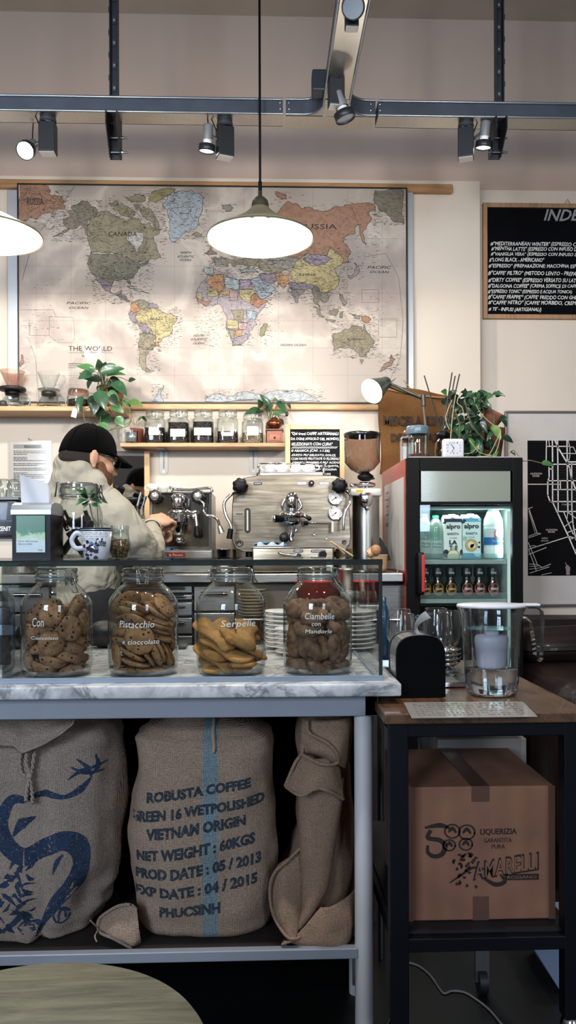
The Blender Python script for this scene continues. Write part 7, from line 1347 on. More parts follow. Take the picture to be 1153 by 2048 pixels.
m = MB(); a_, b_ = P(148, 1072, YJ2 - 45 * k), P(178, 1066, YJ2 - 45 * k); r_ = 45 * k + .0006; f = lambda x, z: (q.x + r_ * sin((x - q.x) / r_), YJ2 - r_ * cos((x - q.x) / r_), z); a_, b_ = P(131, 1060, YJ2 - r_), P(166, 1053, YJ2 - r_); m.text('Liquirizia', a_.x, b_.x, a_.z, b_.z, 0, pen, .2, .1, fn=f); m.obj('pen_lettering', t)
t = T('leafy_cutting', 'green leafy cutting rising out of a small bottle behind the coffee mug', 'plant', (P(185, 1115, 1.99).x, 2.0, GTOP))
m = MB(); rl = random.Random(3); 
for a, b_, c_, d_, w_, k_ in [(174, 1000, 150, 1010, 13, 1), (176, 998, 160, 988, 12, 2), (178, 1002, 166, 1016, 14, 0), (180, 998, 196, 990, 14, 0), (182, 1000, 205, 1006, 12, 0), (176, 996, 170, 972, 12, 1), (182, 994, 192, 976, 11, 1), (196, 1000, 216, 1006, 9, 2), (186, 1004, 196, 1016, 11, 1), (172, 990, 150, 978, 8, 1)]:
    leaf(m, P(a, b_, 1.83), P(c_, d_, 1.81), w_ / F * 2.1, [lf_dark, lf_mid, lf_deep][k_], .3, (rl.uniform(-.5, .5), -1, .6), droop=.04)
m.obj('foliage', t); m = MB(); m.tube([P(178, 1000, 1.83), P(184, 1030, 1.835), P(196, 1070, 1.84), P(197, 1110, 1.85)], .0014, M('5a6a48', .5), 6, smooth_n=5); m.tube([P(194, 1000, 1.83), P(196, 1040, 1.835), P(198, 1110, 1.85)], .0012, M('5a6a48', .5), 6, smooth_n=5); m.obj('stems', t)
# coffee mug
YC = 1.775; q = P(193, 1118, YC); t = T('coffee_mug', 'white and blue printed coffee mug with a dark rim on the glass case top', 'mug', (q.x, YC, GTOP)); k = YC / F; H = P(193, 1056, YC).z - GTOP; r1, r0 = 32 * k, 24 * k
mug = M('cdd3dc', .2, coat=.6); prof = [(0, .001), (r0 * .92, .001), (r0, .005), (r1, H), (r1 * .95, H), (r0 * .93, .008), (0, .007)]
m = MB(); m.lathe(prof, (q.x, YC, GTOP), mug, 48); m.obj('cup_body', t)
m = MB(); bk = M('232a3a', .3)
for z0_, z1_ in ((.895, .935), (.95, .985)): ra, rb2 = r0 + (r1 - r0) * z0_, r0 + (r1 - r0) * z1_; m.lathe([(ra * 1.004, H * z0_), (rb2 * 1.004, H * z1_)], (q.x, YC, GTOP), bk, 48)
m.lathe([(r1 * .94, H * 1.0), (r1 * 1.005, H * 1.003), (r1 * 1.006, H * .985)], (q.x, YC, GTOP), M('3a4a66', .3), 48)
def mf(x, z):
    zr_ = (z - GTOP) / H; r_ = (r0 + (r1 - r0) * zr_) * 1.006; return (q.x + r_ * sin((x - q.x) / r_), YC - r_ * cos((x - q.x) / r_), z)
ink2 = M('3c4458', .4); rr = random.Random(1)
for i, zf in enumerate([.84, .78, .72, .66, .6]): m.text(['caffe coffee kaffee cafe caffe coffee', 'espresso latte coffee caffe mocha', 'coffee cafe caffe kaffee espresso', 'caffe coffee', 'coffee latte'][i], q.x - r1 * .95, q.x + r1 * (.95 if i < 3 else .2), GTOP + H * (zf - .02), GTOP + H * (zf + .02), 0, ink2, fn=mf)
m.text('Coffee', q.x + r1 * .15, q.x + r1 * .8, GTOP + H * .42, GTOP + H * .68, 0, bk, .3, .1, fn=mf, bold=.02)
for i in range(26):
    u, v_ = rr.gauss(-.15, .28) * r1, rr.gauss(.3, .12); v_ = max(.06, min(.6, v_)); s_ = rr.uniform(.06, .2) * r1
    m.add([mf(q.x + u + s_ * cos(j * pi / 4) * rr.uniform(.5, 1.2), GTOP + H * v_ + s_ * .7 * sin(j * pi / 4)) for j in range(8)], [list(range(8))], rr.choice([bk, M('2c1c26', .4), M('6c7fa8', .4), M('4a2a30', .4)]))
m.obj('printed_pattern', t)
m = MB(); m.tube([(q.x - r1 * .93, YC, GTOP + H * .8), (q.x - r1 * 1.25, YC, GTOP + H * .84), (q.x - r1 * 1.52, YC, GTOP + H * .62), (q.x - r1 * 1.3, YC, GTOP + H * .38), (q.x - r0 * 1.05, YC, GTOP + H * .38)], .0055, mug, 12, smooth_n=6); m.obj('handle', t)
# amber glass
YA = 1.84; q = P(240, 1117, YA); t = T('sugar_glass', 'rounded glass holding amber sugar beside the printed mug', 'glass', (q.x, YA, GTOP)); k = YA / F; H = P(240, 1051, YA).z - GTOP
m = MB(); m.lathe([(0, .002), (14 * k, .002), (16 * k, .006), (22 * k, H * .3), (23 * k, H * .42), (19 * k, H * .62), (17 * k, H * .8), (18 * k, H)], (q.x, YA, GTOP), thick, 44); m.obj('glass_body', t)
m = MB(); m.lathe([(0, .004), (14 * k, .005), (20 * k, H * .28), (21 * k, H * .42), (18.5 * k, H * .6), (0, H * .58)], (q.x, YA, GTOP), beans_mat('c9a060', '6a4a22'), 32); m.obj('amber_contents', t)
# black coffee device at the far left with upturned cups
YZ = 2.55; t = T('black_grinder', 'black coffee grinder with white lettering cut off at the edge behind the napkin dispenser', 'grinder', (P(0, 1110, YZ).x, YZ, P(0, 1150, YZ).z)); a, b, c, d = R4(-60, 36, 999, 1076, YZ)
m = MB(); m.box(a, b, YZ, YZ + .25, c, d, M('0d1220', .35, coat=.3), .01, 3); m.box(a, b + .004, YZ - .004, YZ + .25, d - .002, d + .008, M('5a5c5e', .35, .4), .002); m.obj('casing', t)
m = MB(); a2, b2, c2, d2 = R4(-4, 22, 1053, 1062, YZ - .001); m.text('ZENIT', a2, b2, c2, d2, YZ - .0015, chalk, .1, bold=.02); m.box(a, b, YZ - .001, YZ + .001, *[P(0, y_, YZ).z for y_ in (1043, 1041)], M('3a4456', .4)); m.obj('lettering', t)
m = MB(); a2, b2, c2, d2 = R4(-60, 40, 1076, 1150, YZ + .02); m.box(a2, b2, YZ + .02, YZ + .24, P(0, 1170, YZ).z, d2 + .002, M('c3b9aa', .5), .008, 3); m.obj('base', t)
zc_ = d + .008
for i, (px, yy, r_) in enumerate([(8, .05, .028), (28, .06, .026), (-8, .07, .026)]):
    q = P(px, 999, YZ + yy); m = MB(); m.lathe([(r_, 0), (r_ * 1.0, .01), (r_ * .8, .045), (r_ * .5, .06), (0, .062)], (q.x, YZ + yy, zc_), thick, 28, flute=(9, .05)); m.obj('upturned_glass', label=['ribbed glass upside down on the black grinder, middle one', 'ribbed glass upside down on the black grinder, nearest the napkins', 'ribbed glass upside down on the black grinder, cut off by the edge'][i], cat='glass', group='upturned glasses on the black grinder')
# steel shelf the grinder stands on
m = MB(); zq = P(0, 1170, YZ).z; m.box(-2.0, P(44, 1150, YZ).x, YZ - .02, YZ + .3, zq - .02, zq, stl, .003)
t = T('side_counter', 'small steel counter under the black grinder at the edge', 'counter', (-1.2, YZ, 0)); m.obj('counter_top', t); m = MB(); m.box(-2.0, P(38, 1150, YZ).x, YZ, YZ + .28, 0, zq - .02, M('3a4048', .5, .3)); m.obj('cabinet_body', t)
# ================================================================== jute sacks on the low shelf
def sup(a, n): return (abs(cos(a)) ** (2 / n)) * (1 if cos(a) > 0 else -1), (abs(sin(a)) ** (2 / n)) * (1 if sin(a) > 0 else -1)
def sack_mesh(mat, prof, Yc, D, seed, amp=.012, seg=96, rows=90, YP=1.84, extra=None, n=3.2):
    """prof: list of (py, px_left, px_right, depth_factor) top to bottom"""
    vs = []; fs = []; prof = sorted(prof)
    for j in range(rows + 1):
        py = prof[0][0] + (prof[-1][0] - prof[0][0]) * j / rows
        for k in range(len(prof) - 1):
            if prof[k][0] <= py <= prof[k + 1][0] + 1e-6: break
        a, b = prof[k], prof[k + 1]; t_ = (py - a[0]) / (b[0] - a[0]); t_ = t_ * t_ * (3 - 2 * t_)
        l, r, dd = [a[i] + (b[i] - a[i]) * t_ for i in (1, 2, 3)]
        A, B = P(l, py, YP), P(r, py, YP); xc, hw, z = (A.x + B.x) / 2, (B.x - A.x) / 2, max((A.z + B.z) / 2, SHZ + .002 + .0002 * (rows - j))
        for i in range(seg):
            an = 2 * pi * i / seg; cx_, sy_ = sup(an, n); p_ = Vector((xc + hw * cx_, Yc + D * dd * sy_, z))
            q = Vector((p_.x * 7, p_.y * 7, p_.z * 5 + seed)); f = amp * mnoise.noise(q) + amp * .4 * mnoise.noise(q * 2.7)
            if extra: f += extra(p_.x, p_.z, sy_)
            p_ += Vector((cx_ * .6, sy_, 0)).normalized() * f; vs.append(p_)
    for j in range(rows):
        for i in range(seg): fs.append((j * seg + i, j * seg + (i + 1) % seg, (j + 1) * seg + (i + 1) % seg, (j + 1) * seg + i))
    fs.append(list(range(seg))); fs.append([rows * seg + i for i in range(seg)][::-1])
    m = MB(); m.add(vs, fs, mat, True); return m
def projector(m, off=.0012):
    bv = BVHTree.FromPolygons([Vector(v) for v in m.v], m.f)
    def f(x, z):
        h = bv.ray_cast(Vector((x, 1.3, z)), Vector((0, 1, 0)))[0]
        return Vector((x, (h.y if h else 1.85) - off, z))
    return f
def slant_text(mb, s_, p0, p1, yl, yr, h, mat, f, Y=1.82, bold=.02):
    a, b = P(p0, yl, Y), P(p1, yr, Y); hh = h / F * Y; sl = (b.z - a.z) / (b.x - a.x); vs, fs = glyphs(s_, 0, bold)
    ax = [v[0] for v in vs]; az = [v[1] for v in vs]; a0, a1, b0, b1 = min(ax), max(ax), min(az), max(az); out = []
    for (u, v) in vs: x = a.x + (u - a0) / (a1 - a0) * (b.x - a.x); z = a.z + (x - a.x) * sl + ((v - b0) / (b1 - b0) - .5) * hh; out.append(f(x, z))
    mb.add(out, fs, mat)
def ribbon(mb, pts, wd, mat, f, Y=1.82, sm=6):
    P3 = catmull([Vector((a, b, 0)) for a, b in pts], sm); n = len(P3); ws = wd if isinstance(wd, list) else [wd] * 2; prev = None
    for i in range(n):
        d = (P3[min(i + 1, n - 1)] - P3[max(i - 1, 0)]).normalized(); t_ = i / (n - 1) * (len(ws) - 1); k = min(int(t_), len(ws) - 2); w_ = (ws[k] + (ws[k + 1] - ws[k]) * (t_ - k)) / 2
        row = [P3[i] + Vector((-d.y, d.x, 0)) * w_ * s_ for s_ in (-1, -.33, .33, 1)]; row = [f(*(lambda q: (q.x, q.z))(P(r_.x, r_.y, Y))) for r_ in row]
        if prev:
            for a in range(3): mb.add([prev[a], prev[a + 1], row[a + 1], row[a]], [(0, 1, 2, 3)], mat)
        prev = row
def inkmat(c, c2):
    m_, nt, b = node_mat('printed_ink'); v = coords(nt); n1 = noise(nt, v, 60, 5, .7)
    cc = ramp(nt, n1, [(.35, srgb(c2)), (.6, srgb(c))]); L(nt, cc, b.inputs['Base Color']); b.inputs['Roughness'].default_value = .95
    al = ramp(nt, noise(nt, v, 300, 3, .7), [(.36, (0, 0, 0, 1)), (.46, (1, 1, 1, 1))]); L(nt, al, b.inputs['Alpha']); return m_
def lip(pts_px, r, m_, mat=None):
    P3 = catmull([P(a, b, 1.80) + Vector((0, dy, 0)) for a, b, dy in pts_px], 8); m_.tube(P3, r, mat or jutD, 10)
def sheet(rows, mb, nu=30, nv=20, amp=.006, seed=0, mat=None):
    """rows: list of polylines [(px,py,dy),...] with equal counts, lofted smoothly"""
    R_ = [catmull([P(a, b, 1.80) + Vector((0, dy, 0)) for a, b, dy in row], 8) for row in rows]
    cols = [catmull([R_[j][i] for j in range(len(R_))], 5) for i in range(len(R_[0]))]; nn = len(cols[0])
    vs = [cols[i][j] + Vector((0, amp * mnoise.noise(Vector(cols[i][j]) * 30 + Vector((seed, 0, 0))), 0)) for j in range(nn) for i in range(len(cols))]; w_ = len(cols)
    mb.add(vs, [(j * w_ + i, j * w_ + i + 1, (j + 1) * w_ + i + 1, (j + 1) * w_ + i) for j in range(nn - 1) for i in range(w_ - 1)], mat or jutD, True)
ZS = SHZ
jutA = burlap('c4ab96', '8a7262', pitch=.0046)
sx0, sx1 = P(406, 1650, 1.82).x, P(436, 1650, 1.82).x
# middle sack
s2 = T('coffee_sack', 'full jute sack stencilled robusta coffee with a pale blue stripe, middle of the low shelf', 'sack', (P(400, 1880, 1.95).x, 1.95, ZS), 'jute sacks under the marble bar')
o2 = WORLD[s2.name].x
jutB = burlap('c8ae98', '8c7363', stripe=(sx0 - o2, sx1 - o2, 'b4d6e4'), pitch=.0050)
mB = sack_mesh(jutB, [(1432, 360, 420, .25), (1447, 318, 455, .45), (1468, 280, 510, .72), (1488, 262, 540, .88), (1515, 262, 549, .95), (1556, 264, 552, 1), (1620, 254, 551, 1.04), (1672, 245, 550, 1.08), (1736, 248, 550, 1.08), (1803, 260, 549, 1.04), (1850, 265, 548, .98), (1872, 268, 541, .9), (1884, 275, 530, .8)], 1.975, .165, 3, amp=.019,
   extra=lambda x, z, s_: -.006 * math.exp(-((x - P(432, 1500, 1.82).x) / .006) ** 2) * max(0, (z - 1.0 + .22) * 4) + (.022 * sin(x * 38 + z * 9) * max(0, z - .78) * 5))
mB.obj('sack_cloth', s2); f = projector(mB)
ink3 = inkmat('27343f', '19222c'); m = MB()
for a in [('ROBUSTA COFFEE', 292, 502, 1599, 1565, 21), ('GREEN 16 WETPOLISHED', 258, 530, 1639, 1600, 22), ('VIETNAM ORIGIN', 293, 492, 1668, 1641, 22), ('NET WEIGHT : 60KGS', 272, 511, 1712, 1678, 23), ('PROD DATE : 05 / 2013', 268, 523, 1751, 1717, 23), ('EXP DATE : 04 / 2015', 266, 516, 1789, 1756, 22), ('PHUCSINH', 320, 442, 1822, 1806, 22)]:
    slant_text(m, a[0], *a[1:6], ink3, f, bold=.055)
m.obj('stencil_lettering', s2)
m = MB(); ft = lambda px, py: f(P(px, py, 1.82).x, P(px, py, 1.82).z) - Vector((0, .004, 0)); m.tube([ft(424, 1450) + Vector((0, -.01, 0)), ft(425, 1475), ft(428, 1495), ft(426, 1505)], .0045, M('a08a76', .9, bmp=.5, bs=300), 8, smooth_n=4); m.obj('tie_cord', s2)
m = MB()
sheet([[(275, 1812, -.005), (262, 1806, .0), (240, 1812, .01), (218, 1826, .02), (196, 1846, .03)], [(280, 1835, -.02), (262, 1838, -.02), (240, 1842, -.02), (216, 1848, -.01), (194, 1856, .01)], [(284, 1865, -.02), (268, 1872, -.03), (248, 1868, -.03), (222, 1862, -.02), (196, 1862, .01)], [(284, 1884, .0), (268, 1888, -.01), (246, 1878, -.0), (222, 1868, .0), (198, 1866, .02)]], m, mat=jutA)
lip([(262, 1805, -.01), (240, 1811, .0), (218, 1825, .01), (194, 1848, .02), (200, 1864, .0), (230, 1868, -.02), (267, 1888, -.02)], .0035, m, jutA)
o = m.obj('loose_corner', s2); q_ = o.modifiers.new('thick', 'SOLIDIFY'); q_.thickness = .003
m = MB(); m.tube([P(196, 1855, 1.8), P(188, 1848, 1.79), P(180, 1840, 1.785)], .002, jutA, 6, smooth_n=4); m.tube([P(198, 1858, 1.8), P(190, 1872, 1.785), P(194, 1884, 1.78)], .002, jutA, 6, smooth_n=4); m.obj('frayed_thread', s2)

# dragon sack at the left
s1 = T('coffee_sack', 'jute sack with a blue dragon print and a knotted rope tassel', 'sack', (P(60, 1890, 1.97).x, 1.97, ZS), 'jute sacks under the marble bar')
jutC = burlap('c8b6a8', '8b776a', pitch=.0046)
mA = sack_mesh(jutC, [(1450, -40, 190, .5), (1475, -70, 212, .8), (1495, -90, 219, .92), (1560, -100, 225, 1), (1640, -105, 228, 1.04), (1720, -105, 228, 1.06), (1780, -100, 222, 1.04), (1830, -98, 205, 1), (1865, -95, 178, .96), (1890, -92, 140, .9), (1902, -88, 110, .8)], 1.975, .165, 9, amp=.021,
   extra=lambda x, z, s_: -.014 * math.exp(-((x - P(80, 1700, 1.82).x) / .012) ** 2) * 1.6 + .02 * math.exp(-((x - P(64, 1700, 1.82).x) / .014) ** 2) - .045 * math.exp(-(((x - P(178, 1800, 1.82).x) / .03) ** 2 + ((z - P(178, 1800, 1.82).z) / .045) ** 2)))
mA.obj('sack_cloth', s1); f1 = projector(mA)
bl = inkmat('1d3552', '14233a'); m = MB()
ribbon(m, [(60, 1592), (25, 1598), (6, 1640), (12, 1678), (34, 1698), (64, 1702), (95, 1688), (132, 1674), (158, 1688), (165, 1722), (150, 1762), (118, 1795), (92, 1835), (72, 1872)], [12, 20, 28, 38, 40, 34, 32, 36, 38, 30, 34, 26, 12, 3], bl, f1)
ribbon(m, [(60, 1590), (95, 1586), (130, 1592), (160, 1580), (178, 1560)], [8, 14, 8, 14, 3], bl, f1)
ribbon(m, [(30, 1668), (50, 1640), (75, 1630)], [3, 22, 2], bl, f1); ribbon(m, [(112, 1740), (120, 1715), (132, 1700)], [2, 10, 3], bl, f1)
for pts in [[(135, 1560), (160, 1545), (205, 1535)], [(140, 1535), (165, 1548), (200, 1550)], [(150, 1520), (172, 1540), (180, 1560)], [(185, 1515), (190, 1540), (178, 1555)]]: ribbon(m, pts, [1, 9, 2], bl, f1)
rr = random.Random(6)
for i in range(48):
    a, b = rr.uniform(-10, 66), rr.uniform(1725, 1850); an = rr.uniform(-1, 1); ln = rr.uniform(12, 34); ribbon(m, [(a, b), (a + ln * .5 * cos(an), b + ln * .5 * sin(an) + rr.uniform(-6, 6)), (a + ln * cos(an), b + ln * sin(an))], [1, rr.uniform(4, 13), 1], bl, f1, sm=4)
ribbon(m, [(0, 1862), (30, 1840), (58, 1812)], [3, 10, 14], bl, f1)
ribbon(m, [(125 + 14 * cos(t_ * .55), 1826 + 16 * sin(t_ * .55)) for t_ in range(12)], 4, bl, f1, sm=3); ribbon(m, [(120, 1838), (122, 1818), (131, 1816), (132, 1834)], [3, 6, 3], bl, f1, sm=4)
m.obj('blue_print', s1)
rope = M('9d8e80', .9, bmp=.9, bs=400, var=.2)
m = MB(); R1 = lambda px, py, d=.008: f1(P(px, py, 1.82).x, P(px, py, 1.82).z) - Vector((0, d, 0))
def twist(m, pts, r, mat):
    P3 = catmull([Vector(p_) for p_ in pts], 10)
    for ph in (0, pi):
        m.tube([p_ + Vector((cos(i * .8 + ph), 0, 0)) * r * .6 + Vector((0, sin(i * .8 + ph), 0)) * r * .6 for i, p_ in enumerate(P3)], r * .62, mat, 6)
twist(m, [R1(50, 1497), R1(45, 1515), R1(50, 1538), R1(60, 1542)], .0035, rope); twist(m, [R1(60, 1500), R1(60, 1520), R1(66, 1542), R1(62, 1570), R1(61, 1592)], .004, rope); twist(m, [R1(72, 1498), R1(70, 1525), R1(67, 1550), R1(70, 1575), R1(71, 1600)], .004, rope); m.ball(R1(65, 1545), (.008, .007, .008), rope, 12, 8); m.obj('rope_tassel', s1)
# folded flap over the dragon sack
m = MB(); fl = [(-60, 1440), (-60, 1490), (0, 1488), (28, 1492), (48, 1505), (90, 1488), (125, 1468), (150, 1446), (150, 1438)]
def flap(u, v):
    pts = fl[1:]; t_ = u * (len(pts) - 1); k = min(int(t_), len(pts) - 2); a = pts[k]; b = pts[k + 1]; px, py = a[0] + (b[0] - a[0]) * (t_ - k), a[1] + (b[1] - a[1]) * (t_ - k); py = 1434 + (py - 1434) * v
    q = P(px, py, 1.80); q.y = 1.80 - .012 * sin(v * pi * .5) + .01 * mnoise.noise(Vector((u * 5, v * 4, 1))) + .05 * (1 - v); return q
m.grid(flap, 40, 16, jutC); o = m.obj('folded_flap', s1); sm_ = o.modifiers.new('thick', 'SOLIDIFY'); sm_.thickness = .003
# third sack, slumped, with a rolled-open mouth
s3 = T('coffee_sack', 'slumped half-empty jute sack with a rolled open mouth, beside the round post', 'sack', (P(650, 1885, 1.95).x, 1.95, ZS), 'jute sacks under the marble bar')
jutD = burlap('bd9f86', '866c5a', pitch=.0036)
mC = sack_mesh(jutD, [(1436, 610, 706, .7), (1490, 604, 706, .8), (1560, 612, 712, .86), (1690, 606, 720, .95), (1740, 585, 722, 1), (1800, 560, 722, 1), (1850, 556, 721, .98), (1876, 566, 716, .9), (1886, 590, 700, .8)], 1.985, .15, 21, amp=.02, n=2.5)
mC.obj('sack_cloth', s3)
def rollf(u, v):  # long soft tube of doubled cloth
    rows = [(1560, 600, 686), (1591, 601, 685), (1672, 602, 674), (1740, 604, 664), (1780, 605, 655), (1812, 603, 634), (1840, 594, 612), (1862, 582, 596)]
    t_ = v * (len(rows) - 1); k = min(int(t_), len(rows) - 2); f_ = t_ - k; py, l, r = [rows[k][i] + (rows[k + 1][i] - rows[k][i]) * f_ for i in range(3)]
    px = l + (r - l) * (.5 - .5 * cos(pi * u)); q = P(px, py, 1.80); q.y = 1.825 - .045 * sin(pi * u) ** .8 + .008 * mnoise.noise(Vector((px * .03, py * .012, 3))); return q
m = MB(); m.grid(rollf, 40, 60, jutD); o = m.obj('doubled_fold', s3); q_ = o.modifiers.new('thick', 'SOLIDIFY'); q_.thickness = .004
m = MB()
sheet([[(606, 1440, .02), (640, 1442, .0), (680, 1440, .0), (704, 1438, .03)], [(604, 1470, .0), (645, 1475, -.03), (680, 1470, -.035), (706, 1470, .02)], [(600, 1502, .02), (635, 1495, -.035), (672, 1500, -.045), (700, 1515, .02)], [(603, 1512, .03), (640, 1512, -.0), (670, 1520, -.03), (694, 1545, .03)]], m)
sheet([[(603, 1505, .01), (625, 1512, -.02), (650, 1512, -.02), (674, 1512, .0)], [(594, 1530, .0), (620, 1535, -.045), (655, 1540, -.05), (680, 1545, .0)], [(580, 1555, .0), (605, 1560, -.05), (650, 1562, -.055), (684, 1578, -.01)], [(572, 1572, .0), (605, 1574, -.055), (645, 1560, -.05), (686, 1594, -.01)]], m, seed=3)
lip([(614, 1440, -.01), (618, 1460, -.03), (650, 1474, -.05), (668, 1492, -.055), (672, 1516, -.04), (640, 1516, -.05), (603, 1502, -.03)], .0035, m)
lip([(572, 1573, -.0), (600, 1576, -.055), (630, 1562, -.055), (655, 1568, -.055), (686, 1594, -.015)], .004, m); lip([(571, 1572, .0), (590, 1524, -.01), (606, 1500, .0), (606, 1450, .02)], .004, m)
o = m.obj('rolled_mouth', s3); q_ = o.modifiers.new('thick', 'SOLIDIFY'); q_.thickness = .003
m = MB()
sheet([[(604, 1700, .03), (580, 1720, .02), (556, 1738, .02), (541, 1770, .03)], [(604, 1760, .01), (585, 1775, -.01), (560, 1790, -.02), (541, 1800, .01)], [(602, 1810, -.01), (585, 1835, -.035), (565, 1838, -.035), (547, 1826, .0)], [(598, 1850, -.02), (588, 1862, -.045), (575, 1858, -.04), (560, 1850, .0)]], m, seed=5)
sheet([[(720, 1780, .02), (690, 1790, -.02), (660, 1800, -.03), (640, 1805, -.02)], [(721, 1830, .02), (690, 1840, -.035), (640, 1845, -.04), (590, 1858, -.035)], [(720, 1862, .03), (690, 1876, -.03), (640, 1880, -.04), (566, 1870, -.03)], [(716, 1878, .04), (690, 1886, -.0), (640, 1888, -.01), (568, 1876, -.01)]], m, seed=8)
lip([(601, 1700, .01), (575, 1722, .0), (550, 1745, .0), (540, 1778, .0), (547, 1826, -.01), (575, 1856, -.045), (598, 1856, -.045), (566, 1868, -.045), (570, 1878, -.03)], .0035, m)
o = m.obj('slumped_base', s3); q_ = o.modifiers.new('thick', 'SOLIDIFY'); q_.thickness = .003

# ================================================================== bar stool in the foreground
STZ = .75; yb_ = 1.064; SR = .205; scx, scy = onz(130, 1922, STZ).x, onz(130, 1922, STZ).y - SR
stw, nt, b_ = node_mat('weathered_wood'); v = coords(nt, (1.6, 12, 1)); n1 = noise(nt, v, 5, 6, .65, .8); n2 = noise(nt, coords(nt), 5, 4)
mx = N(nt, 'ShaderNodeMix', data_type='RGBA'); L(nt, n2, mx.inputs[0]); L(nt, ramp(nt, n1, [(.35, srgb('857c66')), (.6, srgb('b5a686'))]), mx.inputs[6]); L(nt, ramp(nt, n1, [(.35, srgb('687064')), (.6, srgb('98a08e'))]), mx.inputs[7]); L(nt, mx.outputs[2], b_.inputs['Base Color']); b_.inputs['Roughness'].default_value = .6; bump(nt, n1, .4, .002, b_)
t = T('bar_stool', 'round weathered wooden stool top in front of the bar, nearest the viewer', 'stool', (scx, scy, 0))
m = MB(); m.lathe([(0, -.03), (SR * .96, -.03), (SR, -.024), (SR, -.006), (SR * .98, 0), (0, 0)], (scx, scy, STZ), stw, 96); m.obj('seat', t)
for i in range(4):
    a = pi / 4 + i * pi / 2; m = MB(); m.cyl((scx + .17 * cos(a), scy + .17 * sin(a), 0), (scx + .1 * cos(a), scy + .1 * sin(a), STZ - .03), .012, black, seg=14); m.obj('leg', t)
m = MB(); m.tube([Vector((scx + .15 * cos(a), scy + .15 * sin(a), .25)) for a in [2 * pi * i / 40 for i in range(41)]], .008, black, 8); m.obj('foot_ring', t)

# ================================================================== side table on castors
TZ = 1.30 - .335; TF = 1.60; tx0 = P(769.5, 1440, TF).x; tx1 = onz(1100, 1382, TZ).x; TB = 2.35
tw = wood('644630', '38261a', .38, 'Y', .7, coat=.15)
bk2 = M('06080f', .5, spec=.2); t = T('side_table', 'dark brown wooden side table with black metal legs on castors', 'table', ((tx0 + tx1) / 2, TF, 0))
m = MB(); m.box(tx0, tx1, TF, TB, TZ - .022, TZ, tw, .003); m.obj('table_top', t)
lx = [P(796, 1700, 1.64).x, tx1 - .03]; zr_ = P(900, 1874, 1.64).z
m = MB(); zf = TZ - .022
for y_ in (1.63, TB - .04): m.box(lx[0] - .02, lx[1] + .02, y_ - .012, y_ + .012, zf - .03, zf, bk2, .002); m.box(lx[0] - .02, lx[1] + .02, y_ - .012, y_ + .012, zr_ - .02, zr_ + .008, bk2, .002)
for x_ in lx: m.box(x_ - .012, x_ + .012, 1.63, TB - .04, zf - .03, zf, bk2); m.box(x_ - .012, x_ + .012, 1.63, TB - .04, zr_ - .02, zr_ + .008, bk2)
m.obj('frame', t)
m = MB(); m.box(lx[0], lx[1], 1.64, TB - .05, zr_ + .004, zr_ + .014, M('141216', .6)); m.obj('lower_shelf', t); BXZ = zr_ + .014
for x_ in lx:
    for y_ in (1.635, TB - .04):
        m = MB(); m.box(x_ - .019, x_ + .019, y_ - .018, y_ + .018, P(800, 2036, 1.64).z, zf, bk2, .002); lg = m.obj('leg', t)
        m = MB(); zc_ = P(800, 2040, 1.64).z; m.lathe([(.02, -.02), (.024, -.01), (.018, .004), (.01, .01)], (x_, y_, zc_), chrome, 20); m.cyl((x_, y_, zc_ - .1), (x_, y_, zc_), .008, dsteel, seg=10); m.cyl((x_ - .012, y_, .035), (x_ + .012, y_, .035), .035, M('1a1a1c', .5), seg=24); m.box(x_ - .02, x_ + .02, y_ - .008, y_ + .008, .035, zc_ - .09, dsteel); m.obj('castor', lg)
# cardboard box
card, nt, b_ = node_mat('cardboard'); v = coords(nt, (1, 1, 1)); w_ = N(nt, 'ShaderNodeTexWave'); w_.inputs['Scale'].default_value = 6; w_.inputs['Distortion'].default_value = 1.5; L(nt, v, w_.inputs['Vector'])
mx = N(nt, 'ShaderNodeMix', data_type='RGBA', blend_type='MULTIPLY'); mx.inputs[0].default_value = .08; L(nt, ramp(nt, noise(nt, v, 9, 4), [(.3, srgb('7a5240')), (.7, srgb('8e6248'))]), mx.inputs[6]); L(nt, w_.outputs['Color'], mx.inputs[7]); L(nt, mx.outputs[2], b_.inputs['Base Color']); b_.inputs['Roughness'].default_value = .8
BY = 1.68; a, b, c, d = R4(817, 1110, 1573, 1852, BY); bz = BXZ + .001; d = P(960, 1573, BY).z
t = T('cardboard_box', 'brown cardboard box printed with a liquorice maker\'s emblem, under the side table', 'box', ((a + b) / 2, BY, bz))
m = MB(); m.box(a, b, BY, BY + .32, bz, d, card, .003); m.obj('box_body', t)
m = MB(); tp = M('5b4034', .35, coat=.3); xm = P(962, 1700, BY).x; m.box(xm - .019, xm + .019, BY - .001, BY, d - .032, d - .001, tp); m.box(xm - .019, xm + .019, BY - .001, BY + .32, d, d + .001, tp); m.box(xm - .017, xm + .017, BY - .001, BY, bz, bz + .05, tp); m.box(a - .001, a + .011, BY - .001, BY, bz, d, M('6e4e3c', .5)); m.box(b - .013, b + .001, BY - .001, BY, bz, d, M('644636', .5)); m.obj('packing_tape', t)
m = MB(); pk = M('1e1210', .7); yb2 = BY - .0016
def bt(s_, p0, p1, y0, y1, mt_=pk, bold=.02, arc=None, sh=0., keep=False):
    q0, q1 = P(p0, y1, BY), P(p1, y0, BY); fn = (lambda x, z: (x, yb2 if mt_ is pk else yb2 - .0006, z + (arc(x) if arc else 0))); m.text(s_, q0.x, q1.x, q0.z, q1.z, 0, mt_, sh, fn=fn, bold=bold)
bt('LIQUERIZIA', 961, 1034, 1656, 1671); bt('GARANTITA', 968, 1024, 1675, 1685, bold=.0); bt('PURA', 984, 1010, 1688, 1697, bold=0)
x0a = P(950, 1740, BY).x; x1a = P(1080, 1700, BY).x
bt('AMARELLI', 946, 1078, 1712, 1752, arc=lambda x: .020 * ((x - x0a) / (x1a - x0a) - .45), bold=.03); 
